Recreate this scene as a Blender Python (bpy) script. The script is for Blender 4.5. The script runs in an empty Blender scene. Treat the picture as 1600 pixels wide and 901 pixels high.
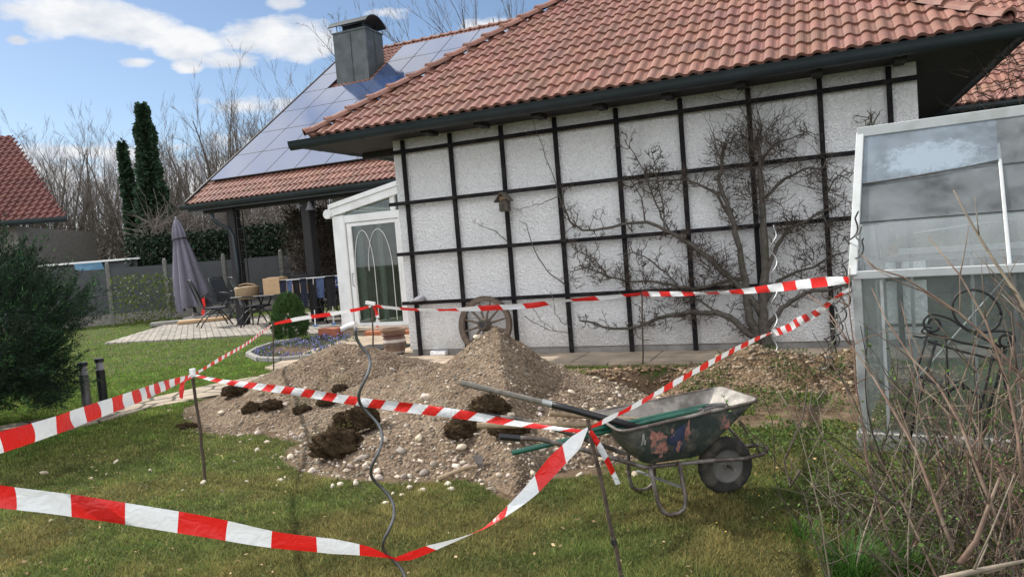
import bpy, bmesh, math, random
import numpy as np
from mathutils import Vector, Matrix
PI=math.pi; R=math.radians
random.seed(7); rng=np.random.default_rng(7)
SC=bpy.context.scene; COL=SC.collection

# ------------------------------------------------------------------ camera
F=1150.; ROLL=-0.0795; PITCH=0.0556; YAW=0.4049
EYE=np.array([0,0,1.6]); ORG=np.array([-1.485,11.47,0.])
fw=np.array([0,math.cos(PITCH),-math.sin(PITCH)]); up0=np.array([0,math.sin(PITCH),math.cos(PITCH)]); rt0=np.array([1.,0,0])
rt=math.cos(ROLL)*rt0+math.sin(ROLL)*up0; up=-math.sin(ROLL)*rt0+math.cos(ROLL)*up0
cd=bpy.data.cameras.new('camera'); cam=bpy.data.objects.new('camera',cd); COL.objects.link(cam)
cd.sensor_width=36; cd.lens=F/1600*36; cd.clip_end=2000; cd.clip_start=.05
M=Matrix.Identity(4)
for i in range(3): M[i][0]=rt[i]; M[i][1]=up[i]; M[i][2]=-fw[i]; M[i][3]=EYE[i]
cam.matrix_world=M; SC.camera=cam
# ------------------------------------------------------------------ light
SUN_EL=R(41); SUN_AZ=R(-61)          # azimuth from +Y, positive towards +X
w=bpy.data.worlds.new('World'); SC.world=w; w.use_nodes=True
SC.view_settings.view_transform='Standard'; SC.view_settings.look='None'; SC.view_settings.gamma=1
SC.view_settings.exposure=1.15
def world():
    nt=w.node_tree; ns=nt.nodes; ns.clear(); L=nt.links.new
    def m(op,a,b=None,c=None,clamp=False):
        n=ns.new('ShaderNodeMath'); n.operation=op; n.use_clamp=clamp
        for i,v in enumerate((a,b,c)):
            if v is None: continue
            if isinstance(v,(int,float)): n.inputs[i].default_value=v
            else: L(v,n.inputs[i])
        return n.outputs[0]
    out=ns.new('ShaderNodeOutputWorld')
    sky=ns.new('ShaderNodeTexSky'); sky.sky_type='NISHITA'; sky.sun_disc=False
    sky.sun_elevation=SUN_EL; sky.sun_rotation=SUN_AZ; sky.air_density=1.0; sky.dust_density=.6; sky.ozone_density=2.0; sky.altitude=400
    bg=ns.new('ShaderNodeBackground'); bg.inputs[1].default_value=SKY_S
    L(sky.outputs[0],bg.inputs[0])
    tc=ns.new('ShaderNodeTexCoord'); sp=ns.new('ShaderNodeSeparateXYZ'); L(tc.outputs['Generated'],sp.inputs[0])
    x,y,z=sp.outputs
    az=m('ARCTAN2',x,y); el=m('ARCSINE',z)
    mp=ns.new('ShaderNodeMapping'); mp.inputs['Scale'].default_value=(1,1,2.2); L(tc.outputs['Generated'],mp.inputs[0])
    def noise(sc,det,ro=.6,off=0):
        n=ns.new('ShaderNodeTexNoise'); n.inputs['Scale'].default_value=sc; n.inputs['Detail'].default_value=det; n.inputs['Roughness'].default_value=ro
        L(mp.outputs[0],n.inputs[0]); return n.outputs['Fac']
    n1=noise(9,9,.58); n2=noise(2.2,6,.55)
    acc=None
    def pxdir(px,py):
        r=fw*F+rt*(px-800)-up*(py-450.5); r/=np.linalg.norm(r); return math.atan2(r[0],r[1]),math.asin(r[2])
    blobs=[(95,22,120,42),(195,45,90,34),(285,66,62,26),(30,18,40,16),(215,97,30,9),(293,104,26,11),(415,55,75,34),(362,95,55,16),(465,75,75,38),
           (600,18,60,17),(437,3,34,14),(390,165,75,26),(500,190,90,30),(690,85,60,26),(770,50,60,24),(120,235,160,22),(60,300,170,60),(240,300,190,70),(430,290,200,70),(620,140,60,30),(25,62,16,9)]
    for (px,py,rx,ry) in blobs:
        a,e=pxdir(px,py); ra=rx/F*.88; re=ry/F*.88
        # the camera's roll tilts the picture; clouds lie level in the sky
        dx=m('MULTIPLY',m('SUBTRACT',az,a),1/ra); dy=m('MULTIPLY',m('SUBTRACT',el,e),1/re)
        d=m('SQRT',m('ADD',m('MULTIPLY',dx,dx),m('MULTIPLY',dy,dy)))
        v=m('SUBTRACT',1,d)
        acc=v if acc is None else m('SMOOTH_MAX',acc,v,.10)
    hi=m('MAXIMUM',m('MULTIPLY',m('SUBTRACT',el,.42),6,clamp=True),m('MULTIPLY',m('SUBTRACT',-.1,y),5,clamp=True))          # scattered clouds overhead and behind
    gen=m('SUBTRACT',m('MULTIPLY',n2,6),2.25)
    back=m('MULTIPLY',m('MULTIPLY',m('SUBTRACT',.0,y),2.0,clamp=True),1.2); gen=m('ADD',gen,back)  # thicker unseen cloud added behind the camera to brighten the white wall
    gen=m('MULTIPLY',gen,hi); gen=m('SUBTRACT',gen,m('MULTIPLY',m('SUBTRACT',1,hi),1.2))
    acc=m('MAXIMUM',acc,gen)
    f=m('ADD',acc,m('MULTIPLY',m('SUBTRACT',n1,.53),3.4))
    f=m('MULTIPLY',m('ADD',f,.02),1.5,clamp=True)
    f=m('MULTIPLY',f,m('SUBTRACT',2.0,f),clamp=True)
    shade=noise(14,6,.6)
    cb=ns.new('ShaderNodeBackground'); 
    cr=ns.new('ShaderNodeValToRGB'); cr.color_ramp.elements[0].position=.35; cr.color_ramp.elements[1].position=.62
    cr.color_ramp.elements[0].color=(.72,.76,.84,1); cr.color_ramp.elements[1].color=(1,1,1,1)
    L(shade,cr.inputs[0]); L(cr.outputs[0],cb.inputs[0])
    # unseen front-lit clouds behind the camera, given extra brightness to light the wall
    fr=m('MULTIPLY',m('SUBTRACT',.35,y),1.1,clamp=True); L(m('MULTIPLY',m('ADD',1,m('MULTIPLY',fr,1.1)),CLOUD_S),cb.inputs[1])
    thin=ns.new('ShaderNodeMixShader'); 
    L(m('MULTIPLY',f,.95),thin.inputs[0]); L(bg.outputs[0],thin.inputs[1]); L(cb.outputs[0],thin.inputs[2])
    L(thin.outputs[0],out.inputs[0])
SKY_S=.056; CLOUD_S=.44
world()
sd=bpy.data.lights.new('sun','SUN'); sd.energy=2.8; sd.angle=R(.9); sd.color=(1,.95,.87)
so=bpy.data.objects.new('sun',sd); COL.objects.link(so)
sdir=Vector((math.sin(SUN_AZ)*math.cos(SUN_EL),math.cos(SUN_AZ)*math.cos(SUN_EL),math.sin(SUN_EL)))
so.rotation_euler=sdir.to_track_quat('Z','Y').to_euler(); so.location=(-20,20,30)

# ------------------------------------------------------------------ geometry helpers
UV=np.array([math.cos(YAW),-math.sin(YAW),0]); NV=np.array([-math.sin(YAW),-math.cos(YAW),0]); ZV=np.array([0,0,1.])
def ray(x,y): return fw*F+rt*(x-800)-up*(y-450.5)
def pl(x,y,n,d):
    r=ray(x,y); return EYE+r*((d-EYE@n)/(r@n))
def gz(x,y,z=0): return pl(x,y,ZV,z)
def gn(x,y,n): return pl(x,y,NV,ORG@NV+n)
def gy(x,y,Y): return pl(x,y,np.array([0,1.,0]),Y)
def W(u,n,z): return ORG+UV*u+NV*n+ZV*z
def loc(P): d=np.asarray(P)-ORG; return d@UV,d@NV,P[2]

class MB:
    def __init__(s): s.v=[]; s.f=[]; s.c=[]; s.mi=[]
    def add(s,vs,fs,c=None,mi=0):
        o=len(s.v); s.v.extend([tuple(float(q) for q in p) for p in vs]); s.f.extend([tuple(i+o for i in f) for f in fs])
        s.c.extend([c if c is not None else (1,1,1)]*len(vs)); s.mi.extend([mi]*len(fs)); return s
    def box(s,c,size,rot=None,col=None,mi=0,bev=0):
        hx,hy,hz=[q/2 for q in size]; c=np.asarray(c,float)
        if bev>0:
            b=min(bev,hx*.49,hy*.49,hz*.49); P=[]
            # chamfered box: 24 verts
            bm=bmesh.new(); bmesh.ops.create_cube(bm,size=1)
            for v in bm.verts: v.co=Vector((v.co.x*2*hx,v.co.y*2*hy,v.co.z*2*hz))
            bmesh.ops.bevel(bm,geom=bm.edges[:],offset=b,segments=1,affect='EDGES')
            bm.verts.index_update(); P=[np.array(v.co) for v in bm.verts]; Fc=[tuple(v.index for v in f.verts) for f in bm.faces]; bm.free()
        else:
            P=[np.array((x*hx,y*hy,z*hz)) for x in(-1,1) for y in(-1,1) for z in(-1,1)]
            Fc=[(0,1,3,2),(4,6,7,5),(0,4,5,1),(2,3,7,6),(0,2,6,4),(1,5,7,3)]
        if rot is not None:
            rr=np.array(rot); P=[rr@p for p in P]
        return s.add([p+c for p in P],Fc,col,mi)
    def bar(s,a,b,wd,ht,upv=(0,0,1),col=None,mi=0,bev=0):
        a=np.asarray(a,float); b=np.asarray(b,float); d=b-a; l=np.linalg.norm(d); d/=l
        u=np.asarray(upv,float); sx=np.cross(u,d); sx/=np.linalg.norm(sx); u=np.cross(d,sx)
        return s.box((a+b)/2,(wd,l,ht),np.array([-sx,d,u]).T,col,mi,bev)
    def tube(s,pts,r,k=6,col=None,mi=0,cap=True,flat=1.0):
        pts=[np.asarray(p,float) for p in pts]; n=len(pts)
        if not hasattr(r,'__len__'): r=[r]*n
        d0=pts[1]-pts[0]; d0/=np.linalg.norm(d0)+1e-9
        a=np.cross(d0,(0,0,1.) if abs(d0[2])<.9 else (1.,0,0)); a/=np.linalg.norm(a); vs=[]
        for i in range(n):
            d=pts[min(i+1,n-1)]-pts[max(i-1,0)]; d/=np.linalg.norm(d)+1e-9
            a=a-d*(a@d); a/=np.linalg.norm(a)+1e-9; b=np.cross(d,a)
            for j in range(k):
                t=2*PI*j/k; vs.append(pts[i]+(a*math.cos(t)+b*math.sin(t)*flat)*r[i])
        fs=[(i*k+j,i*k+(j+1)%k,(i+1)*k+(j+1)%k,(i+1)*k+j) for i in range(n-1) for j in range(k)]
        if cap and k>2: fs+= [tuple(range(k))[::-1],tuple((n-1)*k+j for j in range(k))]
        return s.add(vs,fs,col,mi)
    def lathe(s,prof,c=(0,0,0),k=24,col=None,mi=0,fn=None,close=False):
        vs=[];c=np.asarray(c,float)
        for i,(r,z) in enumerate(prof):
            for j in range(k):
                t=2*PI*j/k; rr=r*(fn(t,i) if fn else 1); vs.append(c+np.array([rr*math.cos(t),rr*math.sin(t),z]))
        n=len(prof); fs=[(i*k+j,i*k+(j+1)%k,(i+1)*k+(j+1)%k,(i+1)*k+j) for i in range(n-1) for j in range(k)]
        if close: fs+=[tuple(range(k))[::-1],tuple((n-1)*k+j for j in range(k))]
        return s.add(vs,fs,col,mi)
    def poly(s,pts,thick=None,nrm=(0,0,1),col=None,mi=0):
        pts=[np.asarray(p,float) for p in pts]; n=len(pts)
        if thick is None: return s.add(pts,[tuple(range(n))],col,mi)
        t=np.asarray(nrm,float)*thick
        return s.add(pts+[p-t for p in pts],[tuple(range(n)),tuple(range(2*n-1,n-1,-1))]+[((i+1)%n,i,n+i,n+(i+1)%n) for i in range(n)],col,mi)
    def build(s,name,mats,parent=None,smooth=False,attr=False,autosm=None):
        me=bpy.data.meshes.new(name); me.from_pydata(s.v,[],s.f)
        if not isinstance(mats,(list,tuple)): mats=[mats]
        for m_ in mats: me.materials.append(m_)
        if len(mats)>1: me.polygons.foreach_set('material_index',s.mi)
        if attr or len(set(s.c))>1:
            a=me.color_attributes.new('tone','FLOAT_COLOR','POINT')
            a.data.foreach_set('color',np.hstack([np.array(s.c,float),np.ones((len(s.c),1))]).ravel())
        if smooth: me.polygons.foreach_set('use_smooth',[True]*len(me.polygons))
        me.update()
        if smooth and autosm:
            me.set_sharp_from_angle(angle=R(autosm))
        return link(name,me,parent)
def link(name,me,parent=None):
    o=bpy.data.objects.new(name,me); COL.objects.link(o)
    if parent is not None:
        o.parent=parent
        if parent.name in WORLD: o.matrix_parent_inverse=Matrix.Translation(-Vector(parent.location))
    return o
WORLD=set()      # empties whose parts are modelled in world coordinates
def npmesh(name,V,Fc,mat,parent=None,cols=None,smooth=False):
    """V (n,3) Fc (m,k) constant k"""
    me=bpy.data.meshes.new(name); n=len(V); m_,k=Fc.shape
    me.vertices.add(n); me.vertices.foreach_set('co',V.astype(np.float32).ravel())
    me.loops.add(m_*k); me.loops.foreach_set('vertex_index',Fc.astype(np.int32).ravel())
    me.polygons.add(m_); me.polygons.foreach_set('loop_start',np.arange(0,m_*k,k,dtype=np.int32)); me.polygons.foreach_set('loop_total',np.full(m_,k,dtype=np.int32))
    if smooth: me.polygons.foreach_set('use_smooth',np.ones(m_,bool))
    me.update(calc_edges=True)
    for mm in (mat if isinstance(mat,(list,tuple)) else [mat]): me.materials.append(mm)
    if cols is not None:
        a=me.color_attributes.new('tone','FLOAT_COLOR','POINT'); c4=np.ones((n,4),np.float32); c4[:,:3]=cols; a.data.foreach_set('color',c4.ravel())
    me.validate(); return link(name,me,parent)
def tag(o,label=None,cat=None,group=None,kind=None):
    if label: o['label']=label
    if cat: o['category']=cat
    if group: o['group']=group
    if kind: o['kind']=kind
    return o
def empty(name,loc_,rz=0,label=None,cat=None,group=None,world=True):
    """world=True: parts are modelled in world coordinates, local otherwise"""
    o=bpy.data.objects.new(name,None); COL.objects.link(o); o.location=tuple(float(q) for q in loc_); o.rotation_euler=(0,0,rz); o.empty_display_size=.1
    if world and rz==0: WORLD.add(o.name)
    return tag(o,label,cat,group)
def copy_tree(o,parent=None):
    c=o.copy(); COL.objects.link(c)
    if parent is not None: c.parent=parent
    for ch in list(o.children): copy_tree(ch,c)
    return c

# ------------------------------------------------------------------ materials
def srgb(h):
    h=h.lstrip('#'); v=[int(h[i:i+2],16)/255 for i in (0,2,4)]
    return tuple((c/12.92 if c<=.04045 else ((c+.055)/1.055)**2.4) for c in v)
def newmat(name):
    m_=bpy.data.materials.new(name); m_.use_nodes=True; nt=m_.node_tree; return m_,nt,nt.nodes['Principled BSDF']
def mat(name,col,rough=.6,metal=0,var=.15,vscale=8,bump=0,bscale=40,col2=None,spec=.5,tone=False,detail=6,stretch=None,sss=0,translucent=False,dirt=None):
    m_,nt,b=newmat(name); L=nt.links.new; ns=nt.nodes
    tc=ns.new('ShaderNodeTexCoord'); co=tc.outputs['Object']
    if stretch:
        mp=ns.new('ShaderNodeMapping'); mp.inputs['Scale'].default_value=stretch; L(co,mp.inputs[0]); co=mp.outputs[0]
    n=ns.new('ShaderNodeTexNoise'); n.inputs['Scale'].default_value=vscale; n.inputs['Detail'].default_value=detail; n.inputs['Roughness'].default_value=.65; L(co,n.inputs[0])
    c2=col2 if col2 else tuple(c*(1-var) for c in col); c1=col if col2 else tuple(min(1,c*(1+var)) for c in col)
    mx=ns.new('ShaderNodeMix'); mx.data_type='RGBA'; mx.inputs['A'].default_value=(*c2,1); mx.inputs['B'].default_value=(*c1,1)
    rp=ns.new('ShaderNodeMapRange'); rp.inputs['From Min'].default_value=.35; rp.inputs['From Max'].default_value=.65; L(n.outputs['Fac'],rp.inputs['Value']); L(rp.outputs[0],mx.inputs['Factor'])
    cur=mx.outputs['Result']
    if dirt:
        n3=ns.new('ShaderNodeTexNoise'); n3.inputs['Scale'].default_value=dirt[1]; n3.inputs['Detail'].default_value=8; L(co,n3.inputs[0])
        r3=ns.new('ShaderNodeMapRange'); r3.inputs['From Min'].default_value=.5; r3.inputs['From Max'].default_value=.62; r3.inputs['To Max'].default_value=dirt[2]; L(n3.outputs['Fac'],r3.inputs['Value'])
        m3=ns.new('ShaderNodeMix'); m3.data_type='RGBA'; m3.inputs['B'].default_value=(*dirt[0],1); L(cur,m3.inputs['A']); L(r3.outputs[0],m3.inputs['Factor']); cur=m3.outputs['Result']
    if tone:
        at=ns.new('ShaderNodeAttribute'); at.attribute_name='tone'
        m2=ns.new('ShaderNodeMix'); m2.data_type='RGBA'; m2.blend_type='MULTIPLY'; m2.inputs['Factor'].default_value=1; L(cur,m2.inputs['A']); L(at.outputs['Color'],m2.inputs['B']); cur=m2.outputs['Result']
    L(cur,b.inputs['Base Color']); b.inputs['Roughness'].default_value=rough; b.inputs['Metallic'].default_value=metal; b.inputs['Specular IOR Level'].default_value=spec
    if bump:
        n2=ns.new('ShaderNodeTexNoise'); n2.inputs['Scale'].default_value=bscale; n2.inputs['Detail'].default_value=5; L(co,n2.inputs[0])
        bp=ns.new('ShaderNodeBump'); bp.inputs['Strength'].default_value=1; bp.inputs['Distance'].default_value=bump; L(n2.outputs['Fac'],bp.inputs['Height']); L(bp.outputs[0],b.inputs['Normal'])
    if translucent:
        out=ns['Material Output']; tr=ns.new('ShaderNodeBsdfTranslucent'); L(cur,tr.inputs[0]); ms=ns.new('ShaderNodeMixShader'); ms.inputs[0].default_value=.35
        L(b.outputs[0],ms.inputs[1]); L(tr.outputs[0],ms.inputs[2]); L(ms.outputs[0],out.inputs[0])
    return m_
def glass(name,tint=(.85,.9,.88),gl=.12,dust=.08,dustc=(.6,.62,.6),blotch=None,rough=.02):
    m_,nt,b=newmat(name); ns=nt.nodes; L=nt.links.new; out=ns['Material Output']; ns.remove(b)
    tr=ns.new('ShaderNodeBsdfTransparent'); tr.inputs[0].default_value=(*tint,1)
    g=ns.new('ShaderNodeBsdfGlossy'); g.inputs['Roughness'].default_value=rough
    fr=ns.new('ShaderNodeFresnel'); fr.inputs[0].default_value=1.5
    ad=ns.new('ShaderNodeMath'); ad.operation='ADD'; ad.use_clamp=True; ad.inputs[1].default_value=gl; L(fr.outputs[0],ad.inputs[0])
    m1=ns.new('ShaderNodeMixShader'); L(ad.outputs[0],m1.inputs[0]); L(tr.outputs[0],m1.inputs[1]); L(g.outputs[0],m1.inputs[2])
    d=ns.new('ShaderNodeBsdfDiffuse'); d.inputs[0].default_value=(*dustc,1)
    tl=ns.new('ShaderNodeBsdfTranslucent'); tl.inputs[0].default_value=(*dustc,1); md=ns.new('ShaderNodeMixShader'); L(d.outputs[0],md.inputs[1]); L(tl.outputs[0],md.inputs[2])
    tc=ns.new('ShaderNodeTexCoord'); n=ns.new('ShaderNodeTexNoise'); n.inputs['Scale'].default_value=3.5; n.inputs['Detail'].default_value=8; n.inputs['Roughness'].default_value=.7; L(tc.outputs['Object'],n.inputs[0])
    mr=ns.new('ShaderNodeMapRange'); mr.inputs['From Min'].default_value=.35; mr.inputs['From Max'].default_value=.7; mr.inputs['To Min'].default_value=dust*.4; mr.inputs['To Max'].default_value=dust*1.8; L(n.outputs['Fac'],mr.inputs['Value'])
    fac=mr.outputs[0]
    if blotch:   # condensation patch: centre (object coords), radii
        c,r=blotch
        mp=ns.new('ShaderNodeMapping'); mp.vector_type='POINT'; mp.inputs['Location'].default_value=tuple(-c[i]/r[i] for i in range(3)); mp.inputs['Scale'].default_value=tuple(1/q for q in r); L(tc.outputs['Object'],mp.inputs[0])
        ln=ns.new('ShaderNodeVectorMath'); ln.operation='LENGTH'; L(mp.outputs[0],ln.inputs[0])
        n4=ns.new('ShaderNodeTexNoise'); n4.inputs['Scale'].default_value=14; n4.inputs['Detail'].default_value=9; n4.inputs['Roughness'].default_value=.75; L(tc.outputs['Object'],n4.inputs[0])
        s1=ns.new('ShaderNodeMath'); s1.operation='MULTIPLY_ADD'; s1.inputs[1].default_value=1.6; s1.inputs[2].default_value=.15; L(n4.outputs['Fac'],s1.inputs[0])
        s2=ns.new('ShaderNodeMath'); s2.operation='SUBTRACT'; L(s1.outputs[0],s2.inputs[0]); L(ln.outputs['Value'],s2.inputs[1])
        s3=ns.new('ShaderNodeMapRange'); s3.inputs['From Min'].default_value=0; s3.inputs['From Max'].default_value=.5; s3.inputs['To Max'].default_value=.62; L(s2.outputs[0],s3.inputs['Value'])
        mxx=ns.new('ShaderNodeMath'); mxx.operation='MAXIMUM'; L(fac,mxx.inputs[0]); L(s3.outputs[0],mxx.inputs[1]); fac=mxx.outputs[0]
    m2=ns.new('ShaderNodeMixShader'); L(fac,m2.inputs[0]); L(m1.outputs[0],m2.inputs[1]); L(md.outputs[0],m2.inputs[2]); L(m2.outputs[0],out.inputs[0])
    return m_

MT={}
MT['tile']=mat('roof_tile',(.215,.098,.072),.62,var=.18,vscale=30,bump=.002,bscale=150,tone=True,dirt=((.12,.09,.07),7.0,.30))
MT['tile_far']=mat('roof_tile_dark',(.10,.036,.032),.9,spec=.15,var=.2,vscale=10,tone=True)
MT['gutter']=mat('gutter_metal',(.017,.026,.032),.45,metal=.1,var=.2,vscale=3)
MT['soffit']=mat('soffit_wood',(.018,.016,.018),.7,stretch=(1,1,8),var=.3)
MT['dark_wood']=mat('dark_stained_wood',(.010,.009,.011),.85,spec=.2,var=.35,vscale=25,bump=.003,bscale=60,dirt=((.05,.042,.035),6,.3))
MT['concrete']=mat('concrete',(.26,.25,.235),.9,var=.2,vscale=5,bump=.003,bscale=80)
MT['white_pvc']=mat('white_plastic_frame',(.78,.79,.79),.35,var=.04,vscale=3,dirt=((.5,.5,.48),2,.3))
MT['sill']=mat('cream_stone_sill',(.55,.47,.38),.7,var=.1)
MT['brick']=mat('red_brick_step',(.36,.13,.06),.8,var=.25,vscale=12)
MT['alu']=mat('greenhouse_aluminium',(.40,.42,.42),.45,metal=.55,var=.2,vscale=6,dirt=((.14,.14,.12),4,.5))
MT['alu_white']=mat('greenhouse_pale_aluminium',(.44,.46,.46),.5,metal=.2,var=.08,vscale=5,dirt=((.25,.26,.23),5,.45))
MT['alu_dark']=mat('dark_grey_bar',(.12,.125,.12),.5,metal=.3,var=.2)  # darker grey for some greenhouse bars and the lap strips
MT['chimney']=mat('chimney_sheet_metal',(.080,.092,.095),.5,metal=.35,var=.2,vscale=2.5,dirt=((.05,.06,.055),3,.5))
MT['iron']=mat('wrought_iron',(.012,.012,.013),.6,metal=.2,var=.2,vscale=30)
MT['bark']=mat('bark',(.085,.07,.055),.9,var=.35,vscale=14,bump=.01,bscale=30)
MT['bark_grey']=mat('bark_grey',(.082,.070,.060),.95,var=.4,vscale=20,bump=.008,bscale=40,dirt=((.05,.06,.035),6,.5))
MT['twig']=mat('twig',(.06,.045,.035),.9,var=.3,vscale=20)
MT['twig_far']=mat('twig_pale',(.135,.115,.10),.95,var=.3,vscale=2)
MT['foliage']=mat('foliage_conifer',(.030,.058,.034),.8,var=.3,vscale=6,tone=True,spec=.12)
MT['leaf']=mat('leaf_green',(.10,.17,.04),.6,var=.3,vscale=10,tone=True,translucent=True,spec=.25)
MT['grass']=mat('grass_blades',(.165,.175,.068),.75,var=.2,vscale=1.2,tone=True,translucent=True,spec=.12)
MT['red']=mat('tape_red',(.72,.02,.02),.4,var=.05)
MT['rust']=mat('rusty_rod',(.075,.055,.04),.8,metal=.3,var=.5,vscale=40)
MT['zinc']=mat('galvanised_spiral',(.13,.135,.14),.42,metal=.7,var=.25,vscale=20)
MT['zinc_lt']=mat('pale_galvanised_spiral',(.36,.37,.37),.4,metal=.5,var=.2,vscale=20)
MT['wood_handle']=mat('weathered_wood_handle',(.30,.22,.14),.75,var=.25,vscale=30,stretch=(1,1,1))
MT['grey_handle']=mat('grey_wood_handle',(.17,.155,.13),.75,var=.3,vscale=30)
MT['black_plastic']=mat('black_plastic',(.012,.012,.014),.4,var=.2)
MT['green_plastic']=mat('green_coated_tube',(.012,.085,.058),.35,var=.2)
MT['rubber']=mat('tyre_rubber',(.03,.029,.027),.85,var=.3,vscale=12,dirt=((.13,.115,.09),9,.55))
MT['soil']=mat('soil_sod',(.064,.043,.025),1.0,spec=.05,var=.4,vscale=12,bump=.04,bscale=36,col2=(.026,.018,.011))
MT['terracotta']=mat('terracotta',(.33,.11,.06),.75,var=.15)
MT['umbrella']=mat('parasol_cloth',(.165,.155,.20),.85,var=.08,vscale=5)
MT['cardboard']=mat('cardboard',(.45,.30,.17),.8,var=.1)
MT['fence']=mat('grey_fence_panel',(.062,.066,.072),.7,var=.12,vscale=3)
MT['fence_post']=mat('grey_concrete_post',(.16,.155,.145),.9,var=.2)
MT['kerb']=mat('fence_kerb',(.21,.195,.175),.9,var=.2)
MT['house_wall']=mat('far_plaster',(.5,.5,.48),.9,var=.15,bump=.01,bscale=25)
MT['patio_metal']=mat('patio_dark_metal',(.018,.02,.024),.45,metal=.4,var=.2)
MT['patio_mesh']=mat('patio_mesh_cloth',(.04,.045,.055),.6,var=.2)
MT['oldwood']=mat('old_wheel_wood',(.12,.09,.068),.85,var=.35,vscale=25,bump=.004,bscale=60)
MT['stone']=mat('pebble',(.50,.46,.40),.85,var=.25,vscale=25,tone=True,bump=.003,bscale=60)
MT['panel_frame']=mat('panel_frame',(.03,.03,.035),.6,spec=.3,var=.1)
MT['blue']=mat('blue_cloth',(.05,.09,.28),.9,var=.3,vscale=12); MT['navy']=mat('navy_cloth',(.012,.016,.035),.9,var=.3,vscale=12)
MT['black_cloth']=mat('black_cloth',(.012,.011,.014),.9,var=.3); MT['pattern']=mat('blue_patterned_cloth',(.16,.22,.38),.9,var=.6,vscale=30,col2=(.03,.05,.15))
MT['white']=mat('white_paint',(.8,.8,.8),.45,var=.03); MT['grey_cloth']=mat('grey_cloth',(.25,.24,.27),.9,var=.2)

def plaster():
    m_,nt,b=newmat('rough_plaster'); ns=nt.nodes; L=nt.links.new
    tc=ns.new('ShaderNodeTexCoord'); co=tc.outputs['Object']
    n=ns.new('ShaderNodeTexNoise'); n.inputs['Scale'].default_value=1.3; n.inputs['Detail'].default_value=8; L(co,n.inputs[0])
    mx=ns.new('ShaderNodeMix'); mx.data_type='RGBA'; mx.inputs['A'].default_value=(.78,.785,.79,1); mx.inputs['B'].default_value=(.85,.855,.86,1); L(n.outputs['Fac'],mx.inputs['Factor'])
    v=ns.new('ShaderNodeTexNoise'); v.inputs['Scale'].default_value=34; v.inputs['Detail'].default_value=3; v.inputs['Roughness'].default_value=.55; v.inputs['Distortion'].default_value=.6; L(co,v.inputs[0])
    mr=ns.new('ShaderNodeMapRange'); mr.inputs['From Min'].default_value=.38; mr.inputs['From Max'].default_value=.62; L(v.outputs['Fac'],mr.inputs['Value'])
    bp=ns.new('ShaderNodeBump'); bp.inputs['Strength'].default_value=.9; bp.inputs['Distance'].default_value=.016; L(mr.outputs[0],bp.inputs['Height']); L(bp.outputs[0],b.inputs['Normal'])
    # dirt held in the hollows of the render
    m2=ns.new('ShaderNodeMix'); m2.data_type='RGBA'; m2.inputs['A'].default_value=(.58,.58,.58,1); L(mx.outputs['Result'],m2.inputs['B'])
    mr2=ns.new('ShaderNodeMapRange'); mr2.inputs['From Min'].default_value=.30; mr2.inputs['From Max'].default_value=.46; L(v.outputs['Fac'],mr2.inputs['Value']); L(mr2.outputs[0],m2.inputs['Factor'])
    sp=ns.new('ShaderNodeSeparateXYZ'); L(co,sp.inputs[0]); n5=ns.new('ShaderNodeTexNoise'); n5.inputs['Scale'].default_value=2.6; n5.inputs['Detail'].default_value=8; n5.inputs['Roughness'].default_value=.7; L(co,n5.inputs[0])
    a1=ns.new('ShaderNodeMath'); a1.operation='MULTIPLY_ADD'; a1.inputs[1].default_value=-1.3; a1.inputs[2].default_value=.95; L(n5.outputs['Fac'],a1.inputs[0]); a2=ns.new('ShaderNodeMath'); a2.operation='ADD'; L(a1.outputs[0],a2.inputs[0]); L(sp.outputs[2],a2.inputs[1])
    r5=ns.new('ShaderNodeMapRange'); r5.inputs['From Min'].default_value=.35; r5.inputs['From Max'].default_value=.75; r5.inputs['To Min'].default_value=.45; r5.inputs['To Max'].default_value=0; L(a2.outputs[0],r5.inputs['Value'])
    m5=ns.new('ShaderNodeMix'); m5.data_type='RGBA'; m5.inputs['B'].default_value=(.42,.37,.31,1); L(r5.outputs[0],m5.inputs['Factor']); L(m2.outputs['Result'],m5.inputs['A'])
    mp=ns.new('ShaderNodeMapping'); mp.inputs['Scale'].default_value=(1,1,.12); L(co,mp.inputs[0]); n6=ns.new('ShaderNodeTexNoise'); n6.inputs['Scale'].default_value=4; n6.inputs['Detail'].default_value=7; L(mp.outputs[0],n6.inputs[0])
    r6=ns.new('ShaderNodeMapRange'); r6.inputs['From Min'].default_value=.56; r6.inputs['From Max'].default_value=.74; r6.inputs['To Max'].default_value=.30; L(n6.outputs['Fac'],r6.inputs['Value'])
    m6=ns.new('ShaderNodeMix'); m6.data_type='RGBA'; m6.inputs['B'].default_value=(.42,.42,.40,1); L(r6.outputs[0],m6.inputs['Factor']); L(m5.outputs['Result'],m6.inputs['A'])
    L(m6.outputs['Result'],b.inputs['Base Color']); b.inputs['Roughness'].default_value=.9; return m_
MT['plaster']=plaster()
def panelmat():
    m_,nt,b=newmat('solar_glass'); ns=nt.nodes; L=nt.links.new
    tc=ns.new('ShaderNodeTexCoord'); br=ns.new('ShaderNodeTexBrick'); L(tc.outputs['UV'],br.inputs[0])
    br.offset=0; br.inputs['Scale'].default_value=1; br.inputs['Brick Width'].default_value=1/6; br.inputs['Row Height'].default_value=1/9; br.inputs['Mortar Size'].default_value=.004
    br.inputs['Color1'].default_value=(.015,.045,.15,1); br.inputs['Color2'].default_value=(.02,.055,.18,1); br.inputs['Mortar'].default_value=(.06,.08,.13,1)
    L(br.outputs['Color'],b.inputs['Base Color']); b.inputs['Roughness'].default_value=.12; b.inputs['IOR'].default_value=2.6
    b.inputs['Coat Weight'].default_value=1; b.inputs['Coat Roughness'].default_value=.06; b.inputs['Coat IOR'].default_value=2.4
    return m_
MT['solar']=panelmat()
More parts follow.
